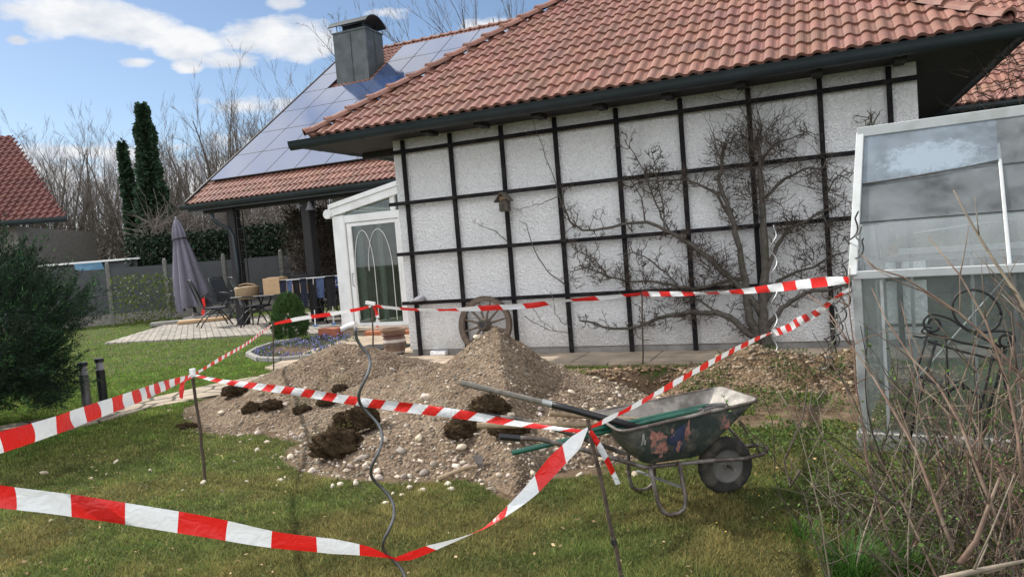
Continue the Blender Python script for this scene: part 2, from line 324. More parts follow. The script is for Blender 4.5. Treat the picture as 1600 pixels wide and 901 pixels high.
MT['glass_door']=glass('door_glass',(.62,.68,.66),.01,.03)
MT['glass_gh']=glass('greenhouse_glass',(.93,.96,.96),.01,.12,(.55,.59,.61))
c_=W(6.62,3.80,2.02)
MT['glass_fog']=glass('greenhouse_glass_fogged',(.93,.96,.97),.02,.20,(.50,.58,.66),blotch=(tuple(c_),(.42,.5,.19)))

# ------------------------------------------------------------------ terrain
def sstep(a,b,x): t=np.clip((x-a)/(b-a),0,1); return t*t*(3-2*t)
def vnoise(x,y,s,seed=0):
    """value noise, vectorised"""
    r=np.random.default_rng(seed).random((256,256)); x=np.asarray(x)*s+57.3; y=np.asarray(y)*s+91.7
    xi=np.floor(x).astype(int); yi=np.floor(y).astype(int); fx=x-xi; fy=y-yi; fx=fx*fx*(3-2*fx); fy=fy*fy*(3-2*fy)
    g=lambda a,b:r[a%256,b%256]
    return (g(xi,yi)*(1-fx)+g(xi+1,yi)*fx)*(1-fy)+(g(xi,yi+1)*(1-fx)+g(xi+1,yi+1)*fx)*fy
def fbm(x,y,s,o=4,seed=0): return sum(vnoise(x,y,s*2**i,seed+i)*.5**i for i in range(o))/(2-.5**(o-1))
PIT=(1.15,8.1)
def uvn(x,y): dx=x-ORG[0]; dy=y-ORG[1]; return dx*UV[0]+dy*UV[1], dx*NV[0]+dy*NV[1]
def ground_h(x,y):
    d=np.sqrt(((x-PIT[0])/1.05)**2+((y-PIT[1])/.85)**2)+ (fbm(x,y,2.2,3,5)-.5)*.35
    h=-.50*(1-sstep(.72,1.05,d))
    h=h+(fbm(x,y,.35,3,2)-.5)*.03*(np.hypot(x,y)<40)
    h=h+(fbm(x,y,6,2,3)-.5)*.012
    # dug, trampled soil bank right of the pit
    b=np.exp(-(((x-2.6)/1.0)**2+((y-6.6)/.9)**2)); h=h+.07*b*fbm(x,y,3,3,9)
    return h
def cone(x,y,cx,cy,H,rx,ry,rot=0,p=1.15):
    c,s=math.cos(rot),math.sin(rot); dx=(x-cx)*c+(y-cy)*s; dy=-(x-cx)*s+(y-cy)*c
    d=np.sqrt((dx/rx)**2+(dy/ry)**2+.004); return H*np.clip(1.06-d**p,-1,1)
def heap_h(x,y):
    n=(fbm(x,y,1.6,4,11)-.5)
    k=lambda *a:np.maximum(*a)
    h=cone(x,y,-.22,7.2,.64,1.45,1.8,0,1.0)
    # sharp crest running from the top of the heap towards the camera
    xc=x+.19-.05*(7-y)+.10*(fbm(y*1.0,y*0+3,1.3,3,44)-.5); cr=.86-.80*np.clip(xc,0,9)-.60*np.clip(-xc,0,9)-.37*np.clip(7.0-y,0,9)-.95*np.clip(y-7.0,0,9); h=k(h,cr)
    h=k(h,cone(x,y,-2.15,9.0,.60,1.65,1.5,.2,1.0))
    h=k(h,cone(x,y,-1.1,8.0,.36,1.5,1.3,.5,1.2))
    h=k(h,cone(x,y,-.55,6.2,.33,1.25,.95,0,1.3))
    h=k(h,cone(x,y,-2.55,7.7,.17,.78,.55,-.2,1.4))
    h=k(h,cone(x,y,.35,5.75,.26,.75,.55,0,1.4))
    h=k(h,cone(x,y,.55,7.2,.30,.7,1.0,.3,1.4))
    h=k(h,cone(x,y,-1.15,6.3,.14,.72,.72,0,1.5))
    h=h+n*.13*np.clip((h+.1)*5,.3,1)+(fbm(x,y,9,3,17)-.5)*.035
    return h
def soil_h(x,y):
    h=cone(x,y,2.45,7.75,.33,1.15,.85,-.35,1.1)
    h=np.maximum(h,cone(x,y,3.35,7.35,.26,.8,.7,0,1.1))
    h=np.maximum(h,cone(x,y,1.75,8.25,.22,.7,.45,-.35,1.1))
    return h+(fbm(x,y,2.2,4,21)-.5)*.15*np.clip((h+.1)*5,.3,1)+(fbm(x,y,10,3,27)-.5)*.05
# paved areas in wall coordinates / world polygons
def inpoly(x,y,P):
    P=np.asarray(P)[:,:2]; r=np.zeros(np.shape(x),bool); n=len(P)
    for i in range(n):
        x1,y1=P[i]; x2,y2=P[(i+1)%n]; c=((y1>y)!=(y2>y))&(x<(x2-x1)*(y-y1)/(y2-y1+1e-12)+x1); r^=c
    return r
Wp=lambda L_:[W(u,n,0) for u,n in L_]
TERR=Wp([(-10.65,-2.75),(-8.5,-3.1),(-6.4,-3.55),(-5.0,-3.4),(-3.72,-3.15),(-3.72,-9),(-10,-9.3),(-13.3,-6.9)])
APRON=Wp([(-3.2,-2.75),(-.16,-2.75),(-.16,.0),(7.6,.0),(7.6,.85),(3.2,.95),(.5,1.05),(-1.2,1.55),(-2.3,.95),(-2.75,-.6)])
pp=[(470,572),(400,590),(333,602),(267,617),(213,629),(150,640),(80,655),(0,668)]; pq=[(0,700),(80,680),(150,662),(187,652),(233,639),(300,627),(340,619),(383,611),(440,604),(500,592)]
PATH=[gz(*q) for q in pp]+[gz(*q) for q in pq]
BED=[gz(*q) for q in [(388,557),(402,549),(425,541),(470,533),(520,524),(545,527),(560,535),(520,548),(500,560),(440,566),(405,565)]]
def build_ground():
    xs=np.concatenate([-np.geomspace(400,9,26),np.arange(-8.9,5.0,.075),np.geomspace(5.0,400,28)])
    ys=np.concatenate([np.array([-60,-20,-8,-3,0,1,1.6]),np.arange(1.9,13,.075),np.geomspace(13,600,50)])
    X,Y=np.meshgrid(xs,ys); H=ground_h(X,Y); V=np.stack([X,Y,H],-1).reshape(-1,3)
    ny,nx=X.shape; i=np.arange(ny*nx).reshape(ny,nx); Fc=np.stack([i[:-1,:-1],i[:-1,1:],i[1:,1:],i[1:,:-1]],-1).reshape(-1,4)
    x,y=V[:,0],V[:,1]
    return V,Fc,soilmask(x,y)
def soilmask(x,y):
    m=1-sstep(-.10,.03,-np.maximum(heap_h(x,y),soil_h(x,y))*.6)
    m=np.clip(sstep(-.10,.02,np.maximum(heap_h(x,y),soil_h(x,y))),0,1)
    d=np.sqrt(((x-PIT[0])/1.1)**2+((y-PIT[1])/.9)**2); m=np.maximum(m,1-sstep(.85,1.12,d+(fbm(x,y,2.5,3,5)-.5)*.5))
    d=np.sqrt(((x-2.35)/1.0)**2+((y-6.3)/.75)**2); m=np.maximum(m,(1-sstep(.5,1.1,d))*sstep(.35,.6,fbm(x,y,3,3,8)))
    d=np.sqrt(((x-.35)/1.3)**2+((y-5.25)/.35)**2); m=np.maximum(m,(1-sstep(.5,1.1,d))*sstep(.3,.6,fbm(x,y,4,3,8)))
    m=np.maximum(m,inpoly(x,y,BED)*1.0)
    return m
V,Fc,gm=build_ground()
def groundmat():
    m_,nt,b=newmat('lawn_ground'); ns=nt.nodes; L=nt.links.new
    tc=ns.new('ShaderNodeTexCoord'); co=tc.outputs['Object']
    def nz(s,d=8,r=.65):
        n=ns.new('ShaderNodeTexNoise'); n.inputs['Scale'].default_value=s; n.inputs['Detail'].default_value=d; n.inputs['Roughness'].default_value=r; L(co,n.inputs[0]); return n.outputs['Fac']
    def ramp(f,els):
        r=ns.new('ShaderNodeValToRGB'); e=r.color_ramp.elements
        while len(e)<len(els): e.new(.5)
        for q,(p,c) in zip(e,els): q.position=p; q.color=(*c,1)
        L(f,r.inputs[0]); return r.outputs[0]
    g1=ramp(nz(1.1),[(.3,(.060,.082,.028)),(.5,(.085,.100,.037)),(.72,(.125,.118,.055))])
    g2=ramp(nz(55,5),[(.3,(.35,.35,.35)),(.7,(1.35,1.35,1.3))])
    mg=ns.new('ShaderNodeMix'); mg.data_type='RGBA'; mg.blend_type='MULTIPLY'; mg.inputs['Factor'].default_value=1; L(g1,mg.inputs['A']); L(g2,mg.inputs['B'])
    s1=ramp(nz(5),[(.3,(.06,.040,.024)),(.5,(.13,.092,.06)),(.72,(.21,.16,.11))])
    at=ns.new('ShaderNodeAttribute'); at.attribute_name='tone'; sp=ns.new('ShaderNodeSeparateXYZ'); L(at.outputs['Vector'],sp.inputs[0])
    ad=ns.new('ShaderNodeMath'); ad.operation='MULTIPLY_ADD'; L(nz(12,6),ad.inputs[0]); ad.inputs[1].default_value=.9; ad.inputs[2].default_value=-.45
    a2=ns.new('ShaderNodeMath'); a2.operation='ADD'; L(ad.outputs[0],a2.inputs[0]); L(sp.outputs[0],a2.inputs[1])
    mr=ns.new('ShaderNodeMapRange'); mr.inputs['From Min'].default_value=.35; mr.inputs['From Max'].default_value=.6; L(a2.outputs[0],mr.inputs['Value'])
    mx=ns.new('ShaderNodeMix'); mx.data_type='RGBA'; L(mr.outputs[0],mx.inputs['Factor']); L(mg.outputs['Result'],mx.inputs['A']); L(s1,mx.inputs['B'])
    L(mx.outputs['Result'],b.inputs['Base Color']); b.inputs['Roughness'].default_value=1; b.inputs['Specular IOR Level'].default_value=.1
    bp=ns.new('ShaderNodeBump'); bp.inputs['Distance'].default_value=.02; L(nz(40,6),bp.inputs['Height']); L(bp.outputs[0],b.inputs['Normal']); return m_
MT['ground']=groundmat()
tag(npmesh('ground',V,Fc,MT['ground'],cols=np.stack([gm,gm*0,gm*0],-1),smooth=True),kind='structure')

def pavemat(name,c1,c2,joint,sx,sy,rot,kind='brick'):
    m_,nt,b=newmat(name); ns=nt.nodes; L=nt.links.new
    tc=ns.new('ShaderNodeTexCoord'); mp=ns.new('ShaderNodeMapping'); mp.inputs['Rotation'].default_value=(0,0,rot); L(tc.outputs['Object'],mp.inputs[0])
    n=ns.new('ShaderNodeTexNoise'); n.inputs['Scale'].default_value=3; n.inputs['Detail'].default_value=9; L(mp.outputs[0],n.inputs[0])
    if kind=='brick':
        br=ns.new('ShaderNodeTexBrick'); L(mp.outputs[0],br.inputs[0]); br.inputs['Scale'].default_value=1; br.inputs['Brick Width'].default_value=sx; br.inputs['Row Height'].default_value=sy
        br.inputs['Mortar Size'].default_value=.012; br.inputs['Mortar Smooth'].default_value=.3; br.inputs['Color1'].default_value=(*c1,1); br.inputs['Color2'].default_value=(*c2,1); br.inputs['Mortar'].default_value=(*joint,1)
        c=br.outputs['Color']; h=br.outputs['Fac']; inv=True
    else:
        v=ns.new('ShaderNodeTexVoronoi'); v.feature='DISTANCE_TO_EDGE'; v.inputs['Scale'].default_value=sx; v.inputs['Randomness'].default_value=.95; L(mp.outputs[0],v.inputs[0])
        v2=ns.new('ShaderNodeTexVoronoi'); v2.inputs['Scale'].default_value=sx; v2.inputs['Randomness'].default_value=.95; L(mp.outputs[0],v2.inputs[0])
        sp=ns.new('ShaderNodeSeparateColor'); L(v2.outputs['Color'],sp.inputs[0])
        m1=ns.new('ShaderNodeMix'); m1.data_type='RGBA'; m1.inputs['A'].default_value=(*c1,1); m1.inputs['B'].default_value=(*c2,1); L(sp.outputs[0],m1.inputs['Factor'])
        mr=ns.new('ShaderNodeMapRange'); mr.inputs['From Min'].default_value=.02; mr.inputs['From Max'].default_value=.05; L(v.outputs['Distance'],mr.inputs['Value'])
        m2=ns.new('ShaderNodeMix'); m2.data_type='RGBA'; m2.inputs['A'].default_value=(*joint,1); L(mr.outputs[0],m2.inputs['Factor']); L(m1.outputs['Result'],m2.inputs['B']); c=m2.outputs['Result']; h=mr.outputs[0]; inv=False
    mm=ns.new('ShaderNodeMix'); mm.data_type='RGBA'; mm.blend_type='MULTIPLY'; mm.inputs['Factor'].default_value=1; L(c,mm.inputs['A'])
    rr=ns.new('ShaderNodeValToRGB'); rr.color_ramp.elements[0].position=.3; rr.color_ramp.elements[0].color=(.6,.6,.6,1); rr.color_ramp.elements[1].position=.7; rr.color_ramp.elements[1].color=(1.25,1.22,1.18,1); L(n.outputs['Fac'],rr.inputs[0]); L(rr.outputs[0],mm.inputs['B'])
    L(mm.outputs['Result'],b.inputs['Base Color']); b.inputs['Roughness'].default_value=.9
    bp=ns.new('ShaderNodeBump'); bp.inputs['Distance'].default_value=.01; bp.invert=inv; L(h,bp.inputs['Height']); L(bp.outputs[0],b.inputs['Normal']); return m_
MT['cobble']=pavemat('terrace_cobbles',(.36,.33,.29),(.26,.24,.215),(.15,.135,.11),.21,.15,-YAW+PI/2)
MT['flag']=pavemat('flagstones',(.40,.33,.25),(.32,.27,.21),(.05,.05,.03),2.1,1,0,'v')
MT['slab']=pavemat('apron_slabs',(.40,.32,.24),(.35,.285,.215),(.14,.11,.08),1.05,1.3,YAW)
def sheet(name,P,m_,z,th=.06):
    mb=MB(); mb.poly([(p[0],p[1],z) for p in P],th); return tag(mb.build(name,m_),kind='structure')
def ccw(P): 
    a=sum(P[i][0]*P[(i+1)%len(P)][1]-P[(i+1)%len(P)][0]*P[i][1] for i in range(len(P))); return P if a>0 else P[::-1]
sheet('terrace',ccw(TERR),MT['cobble'],.045,.2); sheet('apron_paving',ccw(APRON),MT['slab'],.034,.2); sheet('garden_path',ccw(PATH),MT['flag'],.024,.12)

# ------------------------------------------------------------------ buildings
TP=.70; CP=1/math.hypot(1,TP); SP=TP*CP
def tile_face(mb,org,e,S,Nn,length,urange,pitch=.175,course=.33,seg=8,hgt=.036,seed=1,lift=.028):
    r=random.Random(seed); nc=int(length/course)+1
    prof=[]
    for i in range(seg+1):
        t=i/seg
        # wide roll, narrow pan with a small rib
        prof.append(hgt*max(0,math.sin(PI*min(1,t/.68)))**.75 if t<.68 else hgt*.10*math.sin(PI*(t-.68)/.32))
    for c in range(nc):
        s0=c*course; s1=min((c+1)*course+.02,length)
        if s1-s0<.05: continue
        a,b=urange(s0+course*.5)
        k0=int(math.floor(a/pitch)); k1=int(math.ceil(b/pitch))
        for k in range(k0,k1):
            if k%2==0 or k==k0:
                g=r.uniform(.82,1.14); col=(g*r.uniform(.97,1.03),g*r.uniform(.93,1.04),g*r.uniform(.9,1.05))
            us=[(k+i/seg)*pitch for i in range(seg+1)]
            if us[-1]<a or us[0]>b: continue
            jl=r.uniform(-.003,.004); vs=[]
            for i,u in enumerate(us):
                u=min(max(u,a),b)
                vs.append(org+e*u+S*s0+Nn*(prof[i]-.012)); vs.append(org+e*u+S*(s0-.004)+Nn*(prof[i]+lift+jl)); vs.append(org+e*u+S*s1+Nn*prof[i])
            fs=[]
            for i in range(seg):
                q=3*i; fs+=[(q,q+3,q+4,q+1)]; fs+=[(q+1,q+4,q+5,q+2)]
            mb.add(vs,fs,col)
def caps(mb,A,B,r=.105,step=.38,seed=3):
    rr=random.Random(seed); A=np.asarray(A);B=np.asarray(B); L_=np.linalg.norm(B-A); d=(B-A)/L_; n=int(L_/step)
    sd=np.cross(d,ZV); sd/=np.linalg.norm(sd); upn=np.cross(sd,d)
    for i in range(n+1):
        g=rr.uniform(.85,1.2); col=(g,g*.97,g*.95); vs=[]; k=10
        for (t,ra,li) in ((0,r*1.13,.022),(.0,r*.98,.0),(.03,r*1.13,.022),(.33,r*.98,.004),(1.12,r*.93,-.004)):
            for j in range(k+1):
                an=PI*j/k; vs.append(A+d*(i*step+t*step)+sd*math.cos(an)*ra+upn*(math.sin(an)*ra*.85+li-.02))
        fs=[(q*(k+1)+j,q*(k+1)+j+1,(q+1)*(k+1)+j+1,(q+1)*(k+1)+j) for q in (1,3) for j in range(k)]
        fs+=[(j,j+1,k+1+j+1,k+1+j) for j in range(k)]+[(j,j+1,2*(k+1)+j+1,2*(k+1)+j) for j in range(k)]+[(2*(k+1)+j,2*(k+1)+j+1,3*(k+1)+j+1,3*(k+1)+j) for j in range(k)]
        mb.add(vs,fs,col)
def gutter(mb,A,B,outv,r=.075,wall=.004,h=.11):
    """half-round gutter with a rolled lip and board behind it; A,B = top outer edge; outv = horizontal, away from wall"""
    A=np.asarray(A);B=np.asarray(B); o=np.asarray(outv,float); k=8; prof=[]
    for j in range(k+1):
        an=PI*j/k; prof.append((-r+r*math.cos(an),-math.sin(an)*h))
    prof=[(.008,.008)]+prof
    inn=[(p[0]*.93-.005,p[1]*.9+.003) for p in prof][::-1]; pr=prof+inn; n=len(pr)
    vs=[P+o*p[0]+ZV*p[1] for P in (A,B) for p in pr]
    mb.add(vs,[(i,(i+1)%n,n+(i+1)%n,n+i) for i in range(n)]+[tuple(range(n))[::-1],tuple(range(n,2*n))])
    L_=np.linalg.norm(B-A); d=(B-A)/L_; m_=int(L_/.9)
    for i in range(m_+1):       # brackets
        P=A+d*(L_*(i+.5)/(m_+1)); vs=[P+dd*d+o*(p[0]*1.06+.002)+ZV*(p[1]*1.05-.0) for dd in (-.014,.014) for p in prof]; q=len(prof)
        mb.add(vs,[(j,j+1,q+j+1,q+j) for j in range(q-1)])
UL,UR,NF,ZE=-1.32,7.86,.62,3.535
BASE=W(3,0,0)
G=empty('half_timbered_building',BASE,0,'white roughcast building with black timber lattice under a red tiled hip roof','building')
mb=MB(); cen=W((-.2+6.97)/2,-4.05,1.80); ROTW=np.array([UV,-NV,ZV]).T
mb.box(cen,(7.17,8.1,3.36),ROTW); mb.build('wall',MT['plaster'],G)
mb=MB(); mb.box(W((-.2+6.97)/2,-4.05,.06),(7.13,8.06,.12),ROTW); mb.build('plinth',MT['concrete'],G)
RT=np.array([UV,-NV,ZV]).T
# roof body (boarded) and tiles
apx=(UR-UL)/2; UM=(UL+UR)/2; zt=ZE+apx*TP; BK=-13
def P_(u,n,z,dz=0): return W(u,n,z+dz)
mb=MB(); dz=-.035
A=[P_(UL,NF,ZE,dz),P_(UR,NF,ZE,dz),P_(UR,BK,ZE,dz),P_(UL,BK,ZE,dz),P_(UM,NF-apx,zt,dz),P_(UM,BK,zt,dz)]
Bt=[P_(UL,NF,3.42),P_(UR,NF,3.42),P_(UR,-5.75,3.42),P_(UL,-5.75,3.42)]
mb.add(A[:3]+[A[3],A[4],A[5]],[(0,1,4),(1,2,5,4),(3,0,4,5)])
mb.build('roof_boarding',MT['soffit'],G)
mb=MB(); mb.add(Bt+[b-ZV*.03 for b in Bt],[(0,3,2,1),(4,5,6,7),(0,1,5,4),(1,2,6,5),(3,0,4,7),(2,3,7,6)]); mb.add([P_(UL,NF,3.42),P_(UR,NF,3.42),P_(UR,NF,3.50),P_(UL,NF,3.50)],[(0,1,2,3)])
mb.add([P_(UL,NF,3.42),P_(UL,-5.7,3.42),P_(UL,-5.7,3.50),P_(UL,NF,3.50)],[(3,2,1,0)]); mb.add([P_(UR,NF,3.42),P_(UR,-5.7,3.42),P_(UR,-5.7,3.50),P_(UR,NF,3.50)],[(0,1,2,3)])
mb.build('soffit',MT['soffit'],G)
Sf=-NV*CP+ZV*SP; Nf=NV*SP+ZV*CP
rf=MB(); tile_face(rf,W(UL,NF+.03,ZE-.02),UV,Sf,Nf,apx/CP,lambda s:(s*CP-.075,(UR-UL)-s*CP+.075))
roof=rf.build('roof',MT['tile'],G,attr=True)
rl=MB(); Sl=UV*CP+ZV*SP; Nl=-UV*SP+ZV*CP
tile_face(rl,W(UL-.03,NF,ZE-.02),-NV,Sl,Nl,apx/CP,lambda s:(s*CP,min(12.5,6.0+s*CP+.3)),seg=4,seed=5)
Sr=-UV*CP+ZV*SP; Nr=UV*SP+ZV*CP
tile_face(rl,W(UR+.03,NF,ZE-.02),-NV,Sr,Nr,apx/CP,lambda s:(s*CP,min(12.5,6.0+s*CP+.3)),seg=4,seed=6)
rl.build('side_roof',MT['tile'],G,attr=True)
mb=MB(); caps(mb,P_(UL-.02,NF+.02,ZE+.03),P_(UM,NF-apx,zt,.08)); mb.build('hip_cap',MT['tile'],roof,attr=True)
mb=MB(); caps(mb,P_(UR-.08,NF-.04,ZE+.06),P_(UM,NF-apx,zt,.08),seed=9); mb.build('hip_cap',MT['tile'],roof,attr=True)
mb=MB(); gutter(mb,W(UL-.28,.76,3.475),W(UR+.20,.76,3.475),NV,r=.08,h=.125); mb.build('gutter',MT['gutter'],G,smooth=True,autosm=40)
mb=MB(); gutter(mb,W(UL-.14,.70,3.472),W(UL-.14,-5.3,3.472),-UV,r=.075,h=.12); mb.build('gutter',MT['gutter'],G,smooth=True,autosm=40)
mb=MB(); gutter(mb,W(UR+.14,.70,3.472),W(UR+.14,-5.3,3.472),UV,r=.075,h=.12); mb.build('gutter',MT['gutter'],G,smooth=True,autosm=40)
for (px,py) in [(668,207),(750,196),(840,182),(936,166),(1042,148),(1156,131),(1277,113),(1407,93)]:
    u,_,_=loc(gn(px,py,.42)); m2=MB(); m2.box(W(u,.36,3.362),(.12,.34,.07),RT,bev=.010); m2.build('rafter_end',MT['soffit'],G)
for n_ in (-.8,-1.9,-3.0,-4.1): m2=MB(); m2.box(W(-.75,n_,3.338),(1.05,.13,.11),RT,bev=.012); m2.build('rafter_end',MT['soffit'],G)

# lattice on the wall
T_=empty('timber_lattice',W(3,.05,0),0,'black timber climbing lattice fixed across the white wall','lattice')
US=[0,.823,1.651,2.485,3.363,4.232,5.094,5.92,6.682]; HS=[3.189,2.405,1.626,.862]
for i,u in enumerate(US):
    mb=MB(); mb.bar(W(u,.045,.02+.02*(i%2)),W(u+random.uniform(-.008,.008),.045,3.37),.060,.045,NV,bev=.005); mb.build('upright',MT['dark_wood'],T_)
for h,(a,b) in zip(HS,[(-.2,6.97),(-.30,6.97),(-.24,6.97),(-.22,6.97)]):
    mb=MB(); mb.bar(W(a,.092,h),W(b,.092,h),.042,.055,ZV,bev=.005); mb.build('rail',MT['dark_wood'],T_)

# ------------------------------ main house with solar roof
HN,HZ=-5.57,3.50; HU0,HU1=-10.42,19
H=empty('solar_house',W(-2,-8,0),0,'house with solar panels over a red tiled gable roof and a grey sheet metal chimney','house')
mb=MB(); 
wallcol=MT['house_wall']
mb.box(W(-3.36,-7.4,1.75),(6.3,1.0,3.5),RT); mb.box(W(5,-13.5,1.8),(22,11,3.6),RT); mb.build('wall',wallcol,H)
mb=MB(); mb.box(W(13,-6.85,1.76),(12,.1,3.5),RT); mb.build('dark_cladding',MT['soffit'],H)
RN=-13.75; RL=(HN-RN)/CP
mb=MB(); a=[W(HU0,HN,HZ-.05),W(HU1,HN,HZ-.05),W(HU1,RN,HZ+(HN-RN)*TP-.05),W(HU0,RN,HZ+(HN-RN)*TP-.05)]; mb.poly(a,.16,Nf)
b=[W(-5.5,RN,HZ+(HN-RN)*TP-.05),W(HU1,RN,HZ+(HN-RN)*TP-.05),W(HU1,RN-8,HZ-.05),W(-5.5,RN-8,HZ-.05)]; mb.poly(b,.16,-NV*SP+ZV*CP)
mb.build('roof_boarding',MT['soffit'],H)
mb=MB(); tile_face(mb,W(HU0,HN,HZ),UV,Sf,Nf,RL,lambda s:(0,HU1-HU0) if s<1.3 or s>8 else (0,HU1-HU0),seg=6,seed=12)
hroof=mb.build('roof',MT['tile'],H,attr=True)
mb=MB(); mb.bar(W(HU0-.02,HN,HZ+.02),W(HU0-.02,RN,HZ+(HN-RN)*TP+.02),.05,.16,ZV); mb.build('verge_board',MT['soffit'],H)
mb=MB(); caps(mb,W(HU0,RN,HZ+(HN-RN)*TP+.02),W(HU1,RN,HZ+(HN-RN)*TP+.02)); mb.build('ridge_cap',MT['tile'],hroof,attr=True)
mb=MB(); gutter(mb,W(HU0-.15,HN+.16,HZ-.04),W(HU1,HN+.16,HZ-.04),NV,r=.08,h=.11); mb.bar(W(HU0,HN-.05,HZ-.13),W(HU1,HN-.05,HZ-.13),.06,.16,ZV); mb.build('gutter',MT['gutter'],H)
# panels
def panel(u,n0,du,dn,i):
    P0=W(u,n0,HZ+(HN-n0)*TP)+Nf*.13; e=UV*(du-.014); s=Sf*((dn-.014)/CP)
    mb=MB(); mb.poly([P0,P0+e,P0+e+s,P0+s],.035,Nf,mi=0); 
    o=mb.build('solar_panel',[MT['panel_frame']],H)
    b=.010; m2=MB(); Q=P0+Nf*.002+UV*b+Sf*b; e2=e-UV*2*b; s2=s-Sf*2*b; m2.add([Q,Q+e2,Q+e2+s2,Q+s2],[(0,1,2,3)]); g=m2.build('panel_glass',MT['solar'],o)
    uv=g.data.uv_layers.new(name='UVMap'); 
    for k,c in enumerate([(0,0),(1,0),(1,1),(0,1)]): uv.data[k].uv=c
for c in range(9):
    for r_ in range(6):
        u=-10.25+c*1.01; n0=-6.42-r_*1.15
        if r_>=4 and c>=1: 
            u=-7.5+(c-1)*1.01
            if c>6: continue
        panel(u,n0,1.01,1.15,c)
# chimney
mb=MB(); mb.box(W(-8.45,-11.85,8.2),(1.3,1.05,2.15),RT); ch=mb.build('chimney',MT['chimney'],hroof)
mb=MB(); 
for u in (-8.42,): mb.bar(W(u,-11.31,7.3),W(u,-11.31,9.26),.035,.03,NV)
for n_ in (-11.85,): mb.bar(W(-7.785,n_,7.4),W(-7.785,n_,9.26),.03,.035,NV)
mb.box(W(-8.45,-11.85,9.27),(1.36,1.11,.05),RT); mb.box(W(-8.45,-11.29,7.42),(1.40,.10,.12),RT); mb.build('flashing',MT['chimney'],ch)
mb=MB(); k=12
vs=[]
for u_ in (-9.22,-7.68):
    for dz_ in (.03,0):
        for j in range(k+1):
            t=j/k; vs.append(W(u_,-11.22-1.26*t,9.45+dz_+.30*math.sin(PI*t)**.75))
q=2*(k+1); mb.add(vs,[(j,j+1,q+j+1,q+j) for j in range(k)]+[(k+1+j,q+k+1+j,q+k+2+j,k+2+j) for j in range(k)]+[(j,k+1+j,k+2+j,j+1) for j in range(k)]+[(q+j,q+j+1,q+k+2+j,q+k+1+j) for j in range(k)])
for u in (-9.0,-7.92):
    for n_ in (-11.45,-12.25): mb.bar(W(u,n_,9.28),W(u,n_,9.55),.02,.02,NV)
mb.box(W(-8.45,-11.85,9.40),(.8,.6,.25),RT)
mb.build('cowl',MT['gutter'],ch)
for (u,n_) in ((-9.2,-6.0),(-6.72,-6.1),(-9.2,-12.5)):
    mb=MB(); mb.bar(W(u,n_,.05),W(u,n_,3.4+(0 if n_>-7 else 4.3)),.27,.27,NV,bev=.02); mb.build('porch_post',MT['soffit'],H)
mb=MB(); mb.bar(W(-10.2,-6.0,3.33),W(-3.7,-6.0,3.33),.16,.2,ZV); mb.build('porch_beam',MT['soffit'],H)
mb=MB(); pts=[gn(331,334,-5.6),gn(333,343,-5.6),gn(345,352,-5.7),gn(358,358,-5.85),gn(364,368,-5.85),gn(372,420,-5.85),gn(377,470,-5.85)]; mb.tube(pts,.05,8); mb.build('downpipe',MT['gutter'],H,smooth=True)
lt=empty('rose_ladder',W(-8.85,-5.9,0),0,'thin dark climbing ladder standing beside the porch post','trellis')
for du in (0,.22): mb=MB(); mb.bar(W(-8.95+du,-5.85,.05),W(-8.95+du,-5.85,3.2),.025,.025,NV); mb.build('rail',MT['iron'],lt)
for i in range(10): mb=MB(); mb.bar(W(-8.95,-5.85,.3+.3*i),W(-8.73,-5.85,.3+.3*i),.015,.015,ZV); mb.build('rung',MT['iron'],lt)
for i,(px,py,nm,lb) in enumerate([(466,322,'hanging_star','pale star ornament hanging under the porch eave'),(484,322,'hanging_bell','pale bell ornament hanging under the porch eave')]):
    c=gn(px,py,-5.95); mb=MB()
    if i==0:
        for k in range(5):
            an=2*PI*k/5; mb.tube([c,c+(UV*math.cos(an)+ZV*math.sin(an))*.13],[.035,.006],6)
    else: mb.lathe([(.02,.14),(.05,.1),(.07,0),(.12,-.1),(.0,-.1)],c,12)
    mb.tube([c+ZV*.1,c+ZV*(3.36-c[2])],.006,4)
    tag(mb.build(nm,MT['grey_cloth']),lb,'ornament')

# ------------------------------ conservatory
Cn=empty('conservatory',W(-2,-3,0),0,'white framed lean-to conservatory with a glass door between the two houses','conservatory')
CN=-2.95
def cb(a,b,n0,n1,z0,z1): return W((a+b)/2,(n0+n1)/2,(z0+z1)/2),(b-a,abs(n1-n0),z1-z0)
def cbox(mb,a,b,n0,n1,z0,z1,bev=0): c,s_=cb(a,b,n0,n1,z0,z1); mb.box(c,s_,RT,bev=bev); return mb
cbox(MB(),-3.66,-.22,CN-3.4,CN-.02,.0,.16).build('base',MT['sill'],Cn)
cbox(MB(),-2.9,-.22,CN-.02,CN+.30,.0,.12,.01).build('doorstep',MT['brick'],Cn)
cbox(MB(),-3.3,-.22,CN-.019,CN+.12,.121,.20,.01).build('sill',MT['sill'],Cn)
cbox(MB(),-3.63,-3.33,CN-.16,CN+.03,.16,2.55,.015).build('corner_post',MT['white_pvc'],Cn)
cbox(MB(),-3.335,-.24,CN-.12,CN+.012,2.38,2.54,.01).build('lintel',MT['white_pvc'],Cn)
cbox(MB(),-2.06,-1.92,CN-.1,CN+.0,.2,2.38,.008).build('mullion',MT['white_pvc'],Cn)
dr=MB(); cbox(dr,-3.31,-3.20,CN-.09,CN-.01,.2,2.37,.006); cbox(dr,-2.13,-2.062,CN-.09,CN-.01,.2,2.37,.006); cbox(dr,-3.20,-2.13,CN-.088,CN-.012,2.30,2.37); cbox(dr,-3.20,-2.13,CN-.088,CN-.012,.2,.27); door=dr.build('door',MT['white_pvc'],Cn)
cbox(MB(),-3.205,-2.125,CN-.06,CN-.045,.26,2.31).build('pane',MT['glass_door'],door)
